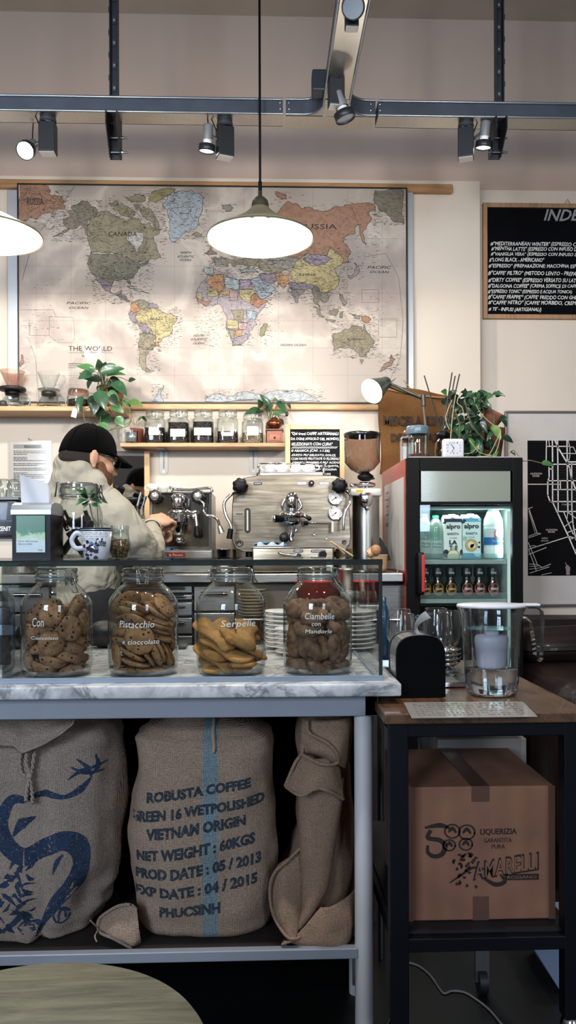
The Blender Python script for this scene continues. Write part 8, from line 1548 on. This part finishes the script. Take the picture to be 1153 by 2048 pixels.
bt('AMARELLI', 950, 1075, 1716, 1748, M('7e5842', .7), 0., lambda x: .020 * ((x - x0a) / (x1a - x0a) - .45))
q0, q1 = P(1010, 1760, BY), P(1078, 1747, BY); m.box(q0.x, q1.x, yb2, yb2 + .001, q0.z, q1.z, pk); bt('ROSSANO', 1015, 1073, 1750, 1757, M('8a6048', .7), 0.)
BF = lambda x, z: Vector((x, yb2 - .0002, z)); 
ribbon(m, [(850, 1655), (880, 1650), (900, 1656)], [4, 10, 4], pk, BF, BY); ribbon(m, [(862, 1660), (856, 1675), (880, 1680), (890, 1692), (884, 1708), (868, 1712), (856, 1704), (856, 1690)], [7, 9, 10, 8, 5], pk, BF, BY); ribbon(m, [(866, 1690), (874, 1692), (876, 1702)], [2, 9, 3], M('7e5842', .7), BF, BY)
for cx_, cy_, r_ in [(905, 1662, 15), (934, 1664, 16), (899, 1690, 12), (932, 1688, 13)]:
    ribbon(m, [(cx_ + r_ * cos(t_ * .6), cy_ + r_ * .9 * sin(t_ * .6)) for t_ in range(12)], 3, pk, BF, BY, sm=3); ribbon(m, [(cx_ - r_ * .5, cy_ + 2), (cx_, cy_ - r_ * .4), (cx_ + r_ * .5, cy_ + 3)], [3, 8, 3], pk, BF, BY, sm=3)
rr = random.Random(9)
for i in range(44):
    a_, b2 = rr.uniform(896, 950), rr.uniform(1706, 1770)
    if (a_ - 896) < (b2 - 1706) * .3: continue
    an = rr.uniform(0, 6); ribbon(m, [(a_, b2), (a_ + 4 * cos(an), b2 + 4 * sin(an)), (a_ + 7 * cos(an + .6), b2 + 7 * sin(an + .6))], [1, 6, 1], pk, BF, BY, sm=2)
ribbon(m, [(960, 1750), (990, 1768), (1010, 1762), (1000, 1748)], [3, 9, 8, 2], pk, BF, BY); ribbon(m, [(900, 1765), (925, 1748), (945, 1735), (970, 1738)], [2, 6, 4], pk, BF, BY)
m.obj('printed_emblem', t)
m = MB(); a2, b2, c2, d2 = R4(946, 1044, 1470, 1512, 2.06); zb_ = d + .002
m.box(a2 - .1, b2, 2.02, 2.28, bz, d2, M('8d857e', .7), .003); bt2 = m.obj('white_carton', label='pale carton standing behind the cardboard box under the side table', cat='carton')
# cable on the floor
m = MB(); cp_ = [onz(a, b, .004) for a, b in [(812, 1924), (838, 1932), (862, 1952), (880, 1978), (890, 1987), (905, 1982), (930, 1985), (955, 2000), (980, 2020), (1005, 2050), (1020, 2070)]]; m.tube(cp_, .0032, M('8f8a8c', .5), 6, smooth_n=5); m.obj('power_cable', label='thin grey cable looping across the dark floor under the side table', cat='cable')
q = onz(1100, 1990, .002); m = MB(); A = P(1074, 1912, 2.7); B = P(1136, 1912, 2.7); m.add([A, B, P(1136, 1992, 2.7), P(1124, 1992, 2.7)], [(0, 1, 2, 3)], M('5d6c86', .6)); m.add([v_ + Vector((0, .02, 0)) for v_ in (A, B, P(1136, 1992, 2.7), P(1124, 1992, 2.7))], [(0, 1, 2, 3)], M('5d6c86', .6))
zq = onz(1130, 1990, 0.)
# pale blue block coloured as a lit patch low between the table legs
m = MB(); A = onz(1128, 1992, 0); m.prism([(A.x, 0), (A.x + .35, 0), (A.x + .35, .16), (A.x - .1, .16)], A.y, A.y + .25, M('6d7a92', .6)); m.obj('lit_patch', label='blue-grey tub with a sloping side on the floor behind the side table', cat='tub')
# ------------------------------------------------------------------ on the side table
YD = 1.762; a, b = P(794, 1400, YD).x, P(892, 1400, YD).x; hd = P(840, 1271, YD).z - TZ; xm = (a + b) / 2; hw = (b - a) / 2
t = T('napkin_dispenser', 'black arch-shaped napkin dispenser with chrome sides on the side table', 'dispenser', (xm, YD, TZ))
arch = [(a, TZ + .002), (b, TZ + .002)] + [(xm + hw * sup(i * pi / 20, 2.8)[0], TZ + hd * .62 + hd * .38 * sup(i * pi / 20, 2.8)[1]) for i in range(21)]
m = MB(); m.prism(arch, YD, YD + .012, M('030304', .5, spec=.06), smooth=False); m.obj('front_plate', t)
m = MB(); arch2 = [(xm + (x - xm) * .985, TZ + .002 + (z - TZ - .002) * .99) for x, z in arch]; m.prism(arch2, YD + .012, YD + .10, M('c2c4c8', .16, .95), smooth=True); m.obj('chrome_casing', t)
m = MB(); m.prism(arch, YD + .1, YD + .11, M('050506', .35)); m.obj('back_plate', t)
m = MB(); qt = TZ + hd * .985
NP = [(837, 1272, 0), (830, 1262, 0), (829, 1245, -.01), (838, 1228, -.02), (848, 1221, -.02)]; NQ = [(842, 1268, .012), (838, 1255, .012), (846, 1244, 0), (858, 1236, -.01), (861, 1236, -.015)]
a_ = catmull([P(x, y, YD + .05) + Vector((0, d_, 0)) for x, y, d_ in NP], 5); b_2 = catmull([P(x, y, YD + .05) + Vector((0, d_, 0)) for x, y, d_ in NQ], 5)
for i in range(len(a_) - 1): m.add([a_[i], b_2[i], b_2[i + 1], a_[i + 1]], [(0, 1, 2, 3)], M('e2ded6', .8), True)
m.obj('napkin', t)
# menu sheet
m = MB(); c4 = [onz(808, 1406, TZ), onz(1046, 1404, TZ), onz(1076, 1434, TZ), onz(824, 1437, TZ)]
m.add([c_ + Vector((0, 0, .0015)) for c_ in c4] + [c_ + Vector((0, 0, .0004)) for c_ in c4], [(3, 2, 1, 0), (0, 1, 5, 4), (1, 2, 6, 5), (2, 3, 7, 6), (3, 0, 4, 7)], M('a8a29c', .25, coat=.6)); t = m.obj('paper_sheet', label='printed white sheet lying flat at the front of the side table', cat='paper')
m = MB(); rr = random.Random(2)
for r_ in range(7):
    for j in range(22):
        if rr.random() < .2: continue
        u0 = .06 + j * .04; u1 = u0 + rr.uniform(.015, .035); v0 = .12 + r_ * .12
        g = lambda u, v: (c4[0] * (1 - u) + c4[1] * u) * (1 - v) + (c4[3] * (1 - u) + c4[2] * u) * v + Vector((0, 0, .0019))
        m.add([g(u0, v0), g(u1, v0), g(u1, v0 + .03), g(u0, v0 + .03)], [(0, 1, 2, 3)], M('6a6663', .7))
m.obj('printed_lines', t)
# pitcher
YP_ = 1.795; q = P(984, 1394, YP_); k = YP_ / F; cx_ = q.x; t = T('water_pitcher', 'clear filter pitcher full of water with a white lid, on the side table', 'pitcher', (cx_, YP_, TZ)); zz = lambda py: P(984, py, YP_).z - TZ
clearp = glass((.95, .97, .985), (.22, .25, .28), 1.4, 0, 1.9, .10); sy_ = .8
outer = [(47 * k, .002), (52 * k, .010), (54 * k, .03), (57 * k, zz(1300)), (60 * k, zz(1250)), (64 * k, zz(1225)), (68 * k, zz(1214))]
m = MB(); m.lathe(outer, (cx_, YP_, TZ), clearp, 64, sy=sy_); m.lathe([(0, .004), (47 * k, .003)], (cx_, YP_, TZ), clearp, 48, sy=sy_); m.lathe([(69 * k, zz(1214)), (66 * k, zz(1222))], (cx_, YP_, TZ), clearp, 48, sy=sy_); m.obj('jug_body', t)
water, nt, b_ = node_mat('water'); b_.inputs['Transmission Weight'].default_value = 1; b_.inputs['IOR'].default_value = 1.33; b_.inputs['Roughness'].default_value = 0; b_.inputs['Base Color'].default_value = (.93, .97, 1, 1)
m = MB(); zl = zz(1338); m.lathe([(0, .006), (44 * k, .006), (50 * k, .013), (52 * k, .03), (53.5 * k, zl), (0, zl)], (cx_, YP_, TZ), water, 56, sy=sy_); m.obj('water', t)
m = MB(); m.lathe([(36 * k, zz(1335)), (40 * k, zz(1295)), (54 * k, zz(1290)), (58 * k, zz(1222))], (cx_, YP_, TZ), glass((.93, .94, .96), (.5, .52, .58), 1, .05, 2, .1), 48, sy=sy_); m.lathe([(0, zz(1256)), (57 * k, zz(1256))], (cx_, YP_, TZ), glass((.8, .84, .88), (.5, .55, .6), 1, .0, 1.5, .2), 48, sy=sy_); m.obj('inner_funnel', t)
m = MB(); filt = M('e2e2ea', .35); m.lathe([(0, zz(1336)), (27 * k, zz(1336)), (30 * k, zz(1330)), (33 * k, zz(1290)), (34 * k, zz(1284)), (34 * k, zz(1276)), (31 * k, zz(1270)), (0, zz(1268))], (cx_, YP_, TZ), filt, 40, sy=sy_); m.box(cx_ - 14 * k, cx_ + 14 * k, YP_ - .012, YP_ + .012, TZ + zz(1270), TZ + zz(1258), filt, .006, 3); m.obj('filter_cartridge', t)
m = MB(); lidp = [(0, zz(1211)), (69 * k, zz(1214)), (70 * k, zz(1211)), (68 * k, zz(1208)), (0, zz(1206))]; m.lathe(lidp, (cx_, YP_, TZ), M('d8d8de', .3), 56, sy=sy_)
hx = P(1078, 1215, YP_).x; zt_ = TZ + zz(1210); m.box(cx_ + 50 * k, hx, YP_ - .016, YP_ + .016, zt_ - .003, zt_ + .003, M('d8d8de', .3), .003); m.obj('lid', t)
m = MB(); hp = [P(1048, 1222, YP_), P(1066, 1222, YP_), P(1078, 1230, YP_), P(1077, 1262, YP_), P(1075, 1322, YP_)]; m.tube(hp, [.010, .011, .012, .012, .008], clearp, 14, smooth_n=1) if False else None
m.prism([(P(x, y, YP_).x, P(x, y, YP_).z) for x, y in [(1044, 1216), (1076, 1216), (1084, 1222), (1086, 1240), (1083, 1318), (1078, 1323), (1072, 1321), (1066, 1270), (1062, 1244), (1052, 1234), (1044, 1236)]][::-1], YP_ - .013, YP_ + .013, glass((.9, .92, .95), (.25, .28, .32), 1.4, 0, 1.3, .16)); m.obj('handle', t)
# tray, wine glasses, dishes
t = T('steel_tray', 'rectangular steel tray of glassware behind the pitcher on the side table', 'tray', (P(860, 1370, 2.0).x, 1.93, TZ)); a, b = onz(778, 1372, TZ).x + .012, P(940, 1370, 1.95).x
a = max(a, XR + .006)
m = MB(); m.box(a, b, 1.885, 2.27, TZ + .001, TZ + .004, chrome, .001)
for x0_, x1_, y0_, y1_ in ((a, b, 1.885, 1.889), (a, b, 2.266, 2.27), (a, a + .004, 1.885, 2.27), (b - .004, b, 1.885, 2.27)): m.box(x0_, x1_, y0_, y1_, TZ + .001, TZ + .014, chrome, .001)
m.obj('tray_base', t)
def wine(px, Y, pyt, r_, lab):
    q = P(px, 1300, Y); H = P(px, pyt, Y).z - TZ - .005; z0 = TZ + .005; m = MB(); m.lathe([(0, 0), (r_ * .95, .001), (r_ * .9, .003), (.008, .008), (.004, .014), (.004, H * .34), (.008, H * .38), (r_ * .7, H * .46), (r_, H * .6), (r_ * 1.02, H * .7), (r_ * .9, H * .88), (r_ * .8, H)], (q.x, Y, z0), clear, 40)
    m.tube([Vector((q.x + r_ * .8 * cos(i * pi / 16), Y + r_ * .8 * sin(i * pi / 16), z0 + H)) for i in range(33)], .0009, thick, 5); m.obj('wine_glass', label=lab, cat='glass', group='wine glasses on the steel tray')
def xok(px, Y): return px
for px, Y, pyt, r_, lab in [(806, 1.93, 1228, .033, 'wine glass behind the black dispenser, foremost of the pair at its chrome side'), (800, 2.02, 1219, .033, 'wine glass at the back by the glass case corner'), (829, 2.08, 1232, .03, 'wine glass at the back just beside the white napkin'), (879, 1.93, 1227, .034, 'wine glass between the white napkin and the pitcher, foremost there'), (873, 2.03, 1217, .034, 'wine glass behind the foremost one between napkin and pitcher'), (899, 2.1, 1222, .032, 'wine glass nearest the pitcher at the back')]:
    wine(px, Y, pyt, r_, lab)
m = MB(); q = P(914, 1340, 2.06)
for i in range(4): m.lathe([(0, .001 + i * .012), (.03, .001 + i * .012), (.046, .014 + i * .012), (.044, .014 + i * .012)], (q.x, 2.2, TZ + .005), chrome, 40)
m.obj('steel_dishes', label='nested steel dishes behind the pitcher on the tray', cat='dish')
q = P(912, 1370, 1.87); m = MB(); m.box(q.x - .03, q.x + .02, 1.9, 1.99, TZ + .0055, TZ + .012, M('c9c7c4', .3, .3), .003); m.box(q.x - .028, q.x + .018, 1.902, 1.988, TZ + .012, TZ + .024, jglass, .002); m.obj('glass_dish', label='small clear square dish on the tray between dispenser and pitcher', cat='dish')
# blue bottle between counters
m = MB(); q = P(768, 1250, 2.315); m.lathe([(.0, .001), (.017, .001), (.019, .01), (.019, .13), (.012, .16), (.008, .17), (.008, .19), (0, .192)], (q.x, 2.315, TZ), M('103a56', .3, coat=.4), 24); m.obj('blue_bottle', label='slim blue bottle at the back of the side table beside the glass case', cat='bottle')
# ------------------------------------------------------------------ sofa
lea = M('1f1312', .5, spec=.25, var=.35, vs=5, bmp=.5, bs=14, coat=.1); sx = P(1056, 1300, 3.0).x + .06
t = T('leather_sofa', 'dark brown leather sofa against the wall beside the fridge', 'sofa', (sx + .6, 3.4, 0))
def soft(m, x0, x1, y0, y1, z0, z1, b, seed, amp=.02):
    mm = MB(); bm = bmesh.new(); bmesh.ops.create_cube(bm, size=1); 
    for v_ in bm.verts: v_.co = ((x0 + x1) / 2 + v_.co.x * (x1 - x0), (y0 + y1) / 2 + v_.co.y * (y1 - y0), (z0 + z1) / 2 + v_.co.z * (z1 - z0))
    bmesh.ops.bevel(bm, geom=bm.edges[:], offset=b, segments=4, affect='EDGES', profile=.5); bmesh.ops.subdivide_edges(bm, edges=bm.edges[:], cuts=3, use_grid_fill=True)
    for v_ in bm.verts: v_.co += Vector((0, -1, .5)).normalized() * amp * (mnoise.noise(v_.co * 6 + Vector((seed, 0, 0))) + .5 * mnoise.noise(Vector((v_.co.x * 9 + v_.co.z * 9, v_.co.z * 14, seed))))
    bm.verts.index_update(); m.add([v_.co.copy() for v_ in bm.verts], [[v_.index for v_ in f_.verts] for f_ in bm.faces], lea, True); bm.free()
zb1 = P(1100, 1240, 3.55).z; zs1 = P(1060, 1325, 3.2).z
m = MB(); soft(m, sx, sx + 1.5, 3.5, 3.9, .12, zb1, .08, 1); m.obj('backrest', t)
m = MB(); soft(m, sx, sx + 1.5, 2.85, 3.55, .15, zs1 - .02, .1, 2, .03); m.obj('seat_cushion', t)
m = MB(); soft(m, sx + .02, sx + .7, 3.3, 3.55, zs1 - .04, zb1 - .02, .09, 4, .035); m.obj('loose_cushion', t)
m = MB(); m.box(sx + .05, sx + 1.4, 2.9, 3.8, .0, .16, black); m.obj('plinth', t)
# ================================================================== barista
YB_ = 2.75
def chain(m, pts, mat, step=.02, seg=14):
    """overlapping balls along a tapering limb: [(vec, r), ...]"""
    for (a, ra), (b, rb) in zip(pts[:-1], pts[1:]):
        a, b = Vector(a), Vector(b); n = max(2, int((b - a).length / (min(ra, rb) * .35)))
        for i in range(n + 1): t_ = i / n; m.ball(a + (b - a) * t_, ra + (rb - ra) * t_, mat, seg, 8)
skin = M('bd9176', .5, var=.08, vs=30, bmp=.15, bs=200, sss=.15); hoodm, hnt, hb = node_mat('fleece'); hb.inputs['Base Color'].default_value = srgb('9a9588'); hb.inputs['Roughness'].default_value = .95; hb.inputs['Specular IOR Level'].default_value = .1
hv = coords(hnt, (1, 1, .7)); hn = noise(hnt, hv, 9, 2, .4, 2.2); hf = noise(hnt, hv, 500, 2); hm = N(hnt, 'ShaderNodeMath', operation='MULTIPLY_ADD'); L(hnt, hf, hm.inputs[0]); hm.inputs[1].default_value = .03; L(hnt, hn, hm.inputs[2]); bump(hnt, hm.outputs[0], .75, .03, hb)
capm = M('020203', .9, bmp=.3, bs=300, spec=.06); beardm = M('6b4630', .9, var=.3, vs=120, bmp=1., bs=500); hairm = M('1e1612', .9, bmp=.8, bs=400)
HC = P(178, 914, YB_); hd = radians(32)
HM = Matrix.Translation(HC) @ Matrix.Rotation(hd, 4, 'Z') @ Matrix.Rotation(radians(10), 4, 'Y')
hp = lambda x, y, z: HM @ Vector((x, y, z))
RH = HM.to_3x3().to_4x4()
man = T('person', 'person in a black cap and cream hoodie, bearded, turned away working at the coffee machine', 'person', (P(170, 1100, YB_).x, YB_, 0))
m = MB()
m.ball(hp(-.004, 0, .01), (.096, .074, .092), skin, 28, 20, RH); m.ball(hp(.035, 0, -.05), (.058, .056, .058), skin, 24, 16, RH); m.ball(hp(.052, 0, -.085), (.036, .036, .026), skin, 20, 14, RH)
m.ball(hp(.088, 0, -.024), (.012, .010, .02), skin, 14, 10, RH); m.ball(hp(.1, 0, -.036), (.012, .011, .010), skin, 14, 10, RH); m.ball(hp(.083, 0, .012), (.012, .05, .012), skin, 16, 10, RH)
m.ball(hp(.078, 0, -.062), (.014, .02, .006), skin, 14, 8, RH); m.ball(hp(.075, 0, -.072), (.014, .018, .006), skin, 14, 8, RH); m.ball(hp(.05, -.045, -.03), (.03, .02, .022), skin, 16, 10, RH); m.ball(hp(.05, .045, -.03), (.03, .02, .022), skin, 16, 10, RH)
for s_ in (-1, 1):  # ears
    m.ball(hp(-.008, s_ * .078, -.012), (.017, .0075, .029), skin, 18, 12, RH @ Matrix.Rotation(-.25 * s_, 4, 'Z')); m.ball(hp(-.004, s_ * .078, -.038), (.009, .006, .010), skin, 12, 8, RH)
nk = hp(-.03, 0, -.09); SH = P(172, 1010, YB_ + .02)
chain(m, [(hp(-.02, 0, -.05), .052), (nk, .054), (SH, .062)], skin)
wr = P(303, 1052, 3.02); el = P(297, 1118, 2.80); sh = P(222, 1018, 2.70); lsh = P(150, 1016, 2.95)
chain(m, [(SH, .07), (sh, .05), (el, .036), (wr, .025)], skin); lw = P(285, 1060, 3.12); le = P(215, 1115, 3.08)
chain(m, [(SH, .07), (lsh, .05), (le, .036), (lw, .024)], skin)
HIP = P(175, 1215, YB_); chain(m, [(SH - Vector((0, 0, .05)), .08), (P(172, 1110, YB_), .09), (HIP, .09)], skin)
for s_, X in ((-1, -.06), (1, .07)): chain(m, [(HIP + Vector((X, 0, -.05)), .075), (HIP + Vector((X, 0, -.5)), .05), (Vector((HIP.x + X, YB_, .09)), .036)], skin, seg=12)
# right hand, closed round the portafilter handle
def hand(m, w0, fwd, up, side, sc=1.):
    c = w0 + fwd * .045 * sc; B = Matrix((fwd, side, up)).transposed().to_4x4()
    m.ball(w0 + fwd * .012, (.024, .022, .017), skin, 14, 10, B); m.ball(c, (.042 * sc, .038 * sc, .016 * sc), skin, 18, 12, B)
    for i, (o_, ln) in enumerate([(-.028, .9), (-.010, 1.0), (.009, .94), (.026, .78)]):
        k0 = c + fwd * .032 * sc + side * o_ * sc; k1 = k0 + (fwd * .030 - up * .014) * ln * sc; k2 = k1 + (fwd * .004 - up * .026) * ln * sc; k3 = k2 + (-fwd * .016 - up * .010) * ln * sc
        chain(m, [(k0, .0095), (k1, .0088), (k2, .0082), (k3, .0072)], skin, seg=8)
    t0 = w0 + fwd * .02 * sc - side * .026 * sc; t1 = t0 + (fwd * .026 - side * .014 - up * .008) * sc; t2 = t1 + (fwd * .026 + side * .002 - up * .012) * sc
    chain(m, [(t0, .012), (t1, .0105), (t2, .0085)], skin, seg=8)
fw = Vector((.42, .62, .18)).normalized(); up = Vector((.25, -.55, .8)); sd = fw.cross(up).normalized(); up = sd.cross(fw).normalized()
hand(m, wr + Vector((.005, .0, .012)), fw, up, sd, 1.05)
fw2 = Vector((.8, .5, 0)).normalized(); sd2 = Vector((0, 0, 1)).cross(fw2).normalized(); hand(m, lw, fw2, Vector((0, 0, 1)), sd2)
body = m.obj('body', man); vmod(body, .0045, 4, .5)
# face details
m = MB()
for s_ in (-1, 1): m.ball(hp(.074, s_ * .03, -.006), (.010, .012, .010), M('e8e4e0', .2), 14, 10, RH); m.ball(hp(.0835, s_ * .03, -.006), (.0015, .006, .006), M('2a1a12', .1), 10, 8, RH)
m.obj('eyes', man)
m = MB()
for a in range(-12, 13):
    for zz_, rr_ in ((-.058, .0), (-.072, .0), (-.088, -.004), (-.1, -.01)):
        an = a / 12 * 1.75; x = .022 + (.066 + rr_) * cos(an); y = (.059 + rr_) * sin(an) * 1.02; z_ = zz_ + .052 * (abs(an) / 1.75) ** 2.2
        if zz_ > -.06 and abs(an) < .35: z_ -= .008
        m.ball(hp(x - .006, y * .95, z_), (.013, .013, .014), beardm, 8, 6, RH)
bd = m.obj('beard', man); vmod(bd, .0035, 2, .5)
m = MB(); 
for a in range(-14, 15):
    an = pi + a / 14 * 1.5; m.ball(hp(-.004 + .0905 * cos(an), .0705 * sin(an), -.012), (.008, .008, .026), hairm, 8, 6, RH)
hr = m.obj('hair', man); vmod(hr, .004, 2, .5)
# cap
def capf(u, v):
    a = 2 * pi * u; th = v * pi / 2; r = cos(th) ** .85; z = sin(th) ** 1.05; sq = 1 + .02 * cos(6 * a) * (1 - z) * r
    return hp(-.004 + .098 * r * cos(a) * sq, .0815 * r * sin(a) * sq, .014 + .097 * z + (-.016 * (1 - cos(a)) * .5 - .002) * (1 - z))
m = MB(); m.grid(capf, 48, 18, capm); c_ = m.obj('cap', man); q_ = c_.modifiers.new('thick', 'SOLIDIFY'); q_.thickness = .003
m = MB(); m.ball(hp(-.006, 0, .111), (.009, .009, .005), capm, 14, 8, RH)
for i in range(6):
    a = i * pi / 3 + pi / 6; m.tube([capf(a / (2 * pi), v) + (capf(a / (2 * pi), v) - hp(0, 0, 0)).normalized() * .0012 for v in [k_ / 12 for k_ in range(12)]], .0012, M('050506', .9, spec=.06), 5)
m.obj('seams', c_)
def brim(u, v):
    a = (u - .5) * 2.1; x0_, y0_ = .094 * cos(a), .083 * sin(a); ext = v * .062 * cos(a * .72); return hp(x0_ + ext, y0_ * (1 - .06 * v), .018 - .012 * v - .10 * (y0_ ** 2) * 22 * (.3 + v * .7) * .18 - .010 * v * v)
m = MB(); m.grid(brim, 28, 10, capm); b2 = m.obj('brim', c_); q_ = b2.modifiers.new('thick', 'SOLIDIFY'); q_.thickness = .004
# glasses
m = MB(); gk = M('0a0a0c', .25)
for s_ in (-1, 1):
    m.tube([hp(-.01, s_ * .079, .006), hp(.04, s_ * .077, .004), (hp(.092, s_ * .06, .002))], .0022, gk, 8)
    m.tube([hp(.099 - .006 * abs(cos(a)), s_ * (.034 + .024 * cos(a)), -.004 + .019 * sin(a)) for a in [2 * pi * i / 24 for i in range(25)]], .0022, gk, 8)
m.tube([hp(.098, -.010, .0), hp(.103, 0, .002), hp(.098, .010, .0)], .002, gk, 8); gl_ = m.obj('glasses', man)
# hoodie
m = MB(); h = hoodm
def E(px, py, Y, r): m.ball(P(px, py, Y), r, h, 24, 16)
E(168, 1030, 2.80, (.125, .155, .12)); E(168, 1085, 2.79, (.12, .145, .15)); E(172, 1150, 2.78, (.118, .14, .14)); E(174, 1200, 2.78, (.12, .14, .07))
E(140, 1000, 2.80, (.075, .12, .08)); E(196, 1012, 2.74, (.075, .09, .07))
chain(m, [(P(205, 1012, 2.72), .075), (P(232, 1030, 2.69), .072), (P(262, 1070, 2.70), .064), (P(290, 1108, 2.78), .060)], h); chain(m, [(P(290, 1108, 2.78), .060), (P(302, 1092, 2.88), .052), (P(304, 1066, 2.98), .042), (P(303, 1056, 3.01), .039)], h)
chain(m, [(P(150, 1016, 2.92), .08), (P(215, 1105, 3.06), .055), (P(280, 1066, 3.1), .042)], h)
# hood gathered behind the neck
E(140, 962, 2.76, (.066, .09, .062)); E(160, 948, 2.74, (.072, .085, .058)); E(178, 966, 2.72, (.058, .066, .060)); E(122, 985, 2.78, (.045, .08, .055)); E(140, 930, 2.755, (.056, .075, .046)); E(160, 938, 2.70, (.05, .05, .036)); E(190, 975, 2.69, (.045, .045, .05))
hd_ = m.obj('hoodie', man); vmod(hd_, .0065, 8, .6)
tx = bpy.data.textures.new('folds', 'CLOUDS'); tx.noise_scale = .09; tx.noise_depth = 2; dm = hd_.modifiers.new('folds', 'DISPLACE'); dm.texture = tx; dm.strength = .02; dm.mid_level = .5; dm.texture_coords = 'LOCAL'
m = MB(); # seam cord of the hood and ribbed cuff
d_ = (wr - P(303, 1066, 2.95)).normalized(); m.lathe([(.034, -.02), (.037, -.014), (.035, 0), (.030, .006)], wr - d_ * .01, M('a5a092', .95, bmp=.6, bs=300), 28, d_, flute=(28, .02)); m.obj('cuff', hd_)
m = MB(); c3 = M('17181c', .9)
chain(m, [(HIP + Vector((0, 0, .0)), .118), (HIP + Vector((0, 0, -.06)), .112)], c3)
for X in (-.06, .07): chain(m, [(HIP + Vector((X, 0, -.05)), .092), (HIP + Vector((X, 0, -.5)), .066), (Vector((HIP.x + X, YB_, .10)), .056)], c3, seg=12)
tr = m.obj('trousers', man); vmod(tr, .01, 4, .5)
for X in (-.06, .07): m = MB(); m.ball((HIP.x + X + .03, YB_ + .03, .045), (.075, .085, .045), black, 20, 12); m.obj('shoe', man)
# portafilter the hand holds
m = MB(); m.cyl(wr + Vector((.035, .035, .012)), P(352, 1037, 3.36), .0085, M('1a1412', .4), seg=12); m.obj('portafilter', label='portafilter handle gripped in the person\'s hand at the smaller machine', cat='coffee tool')
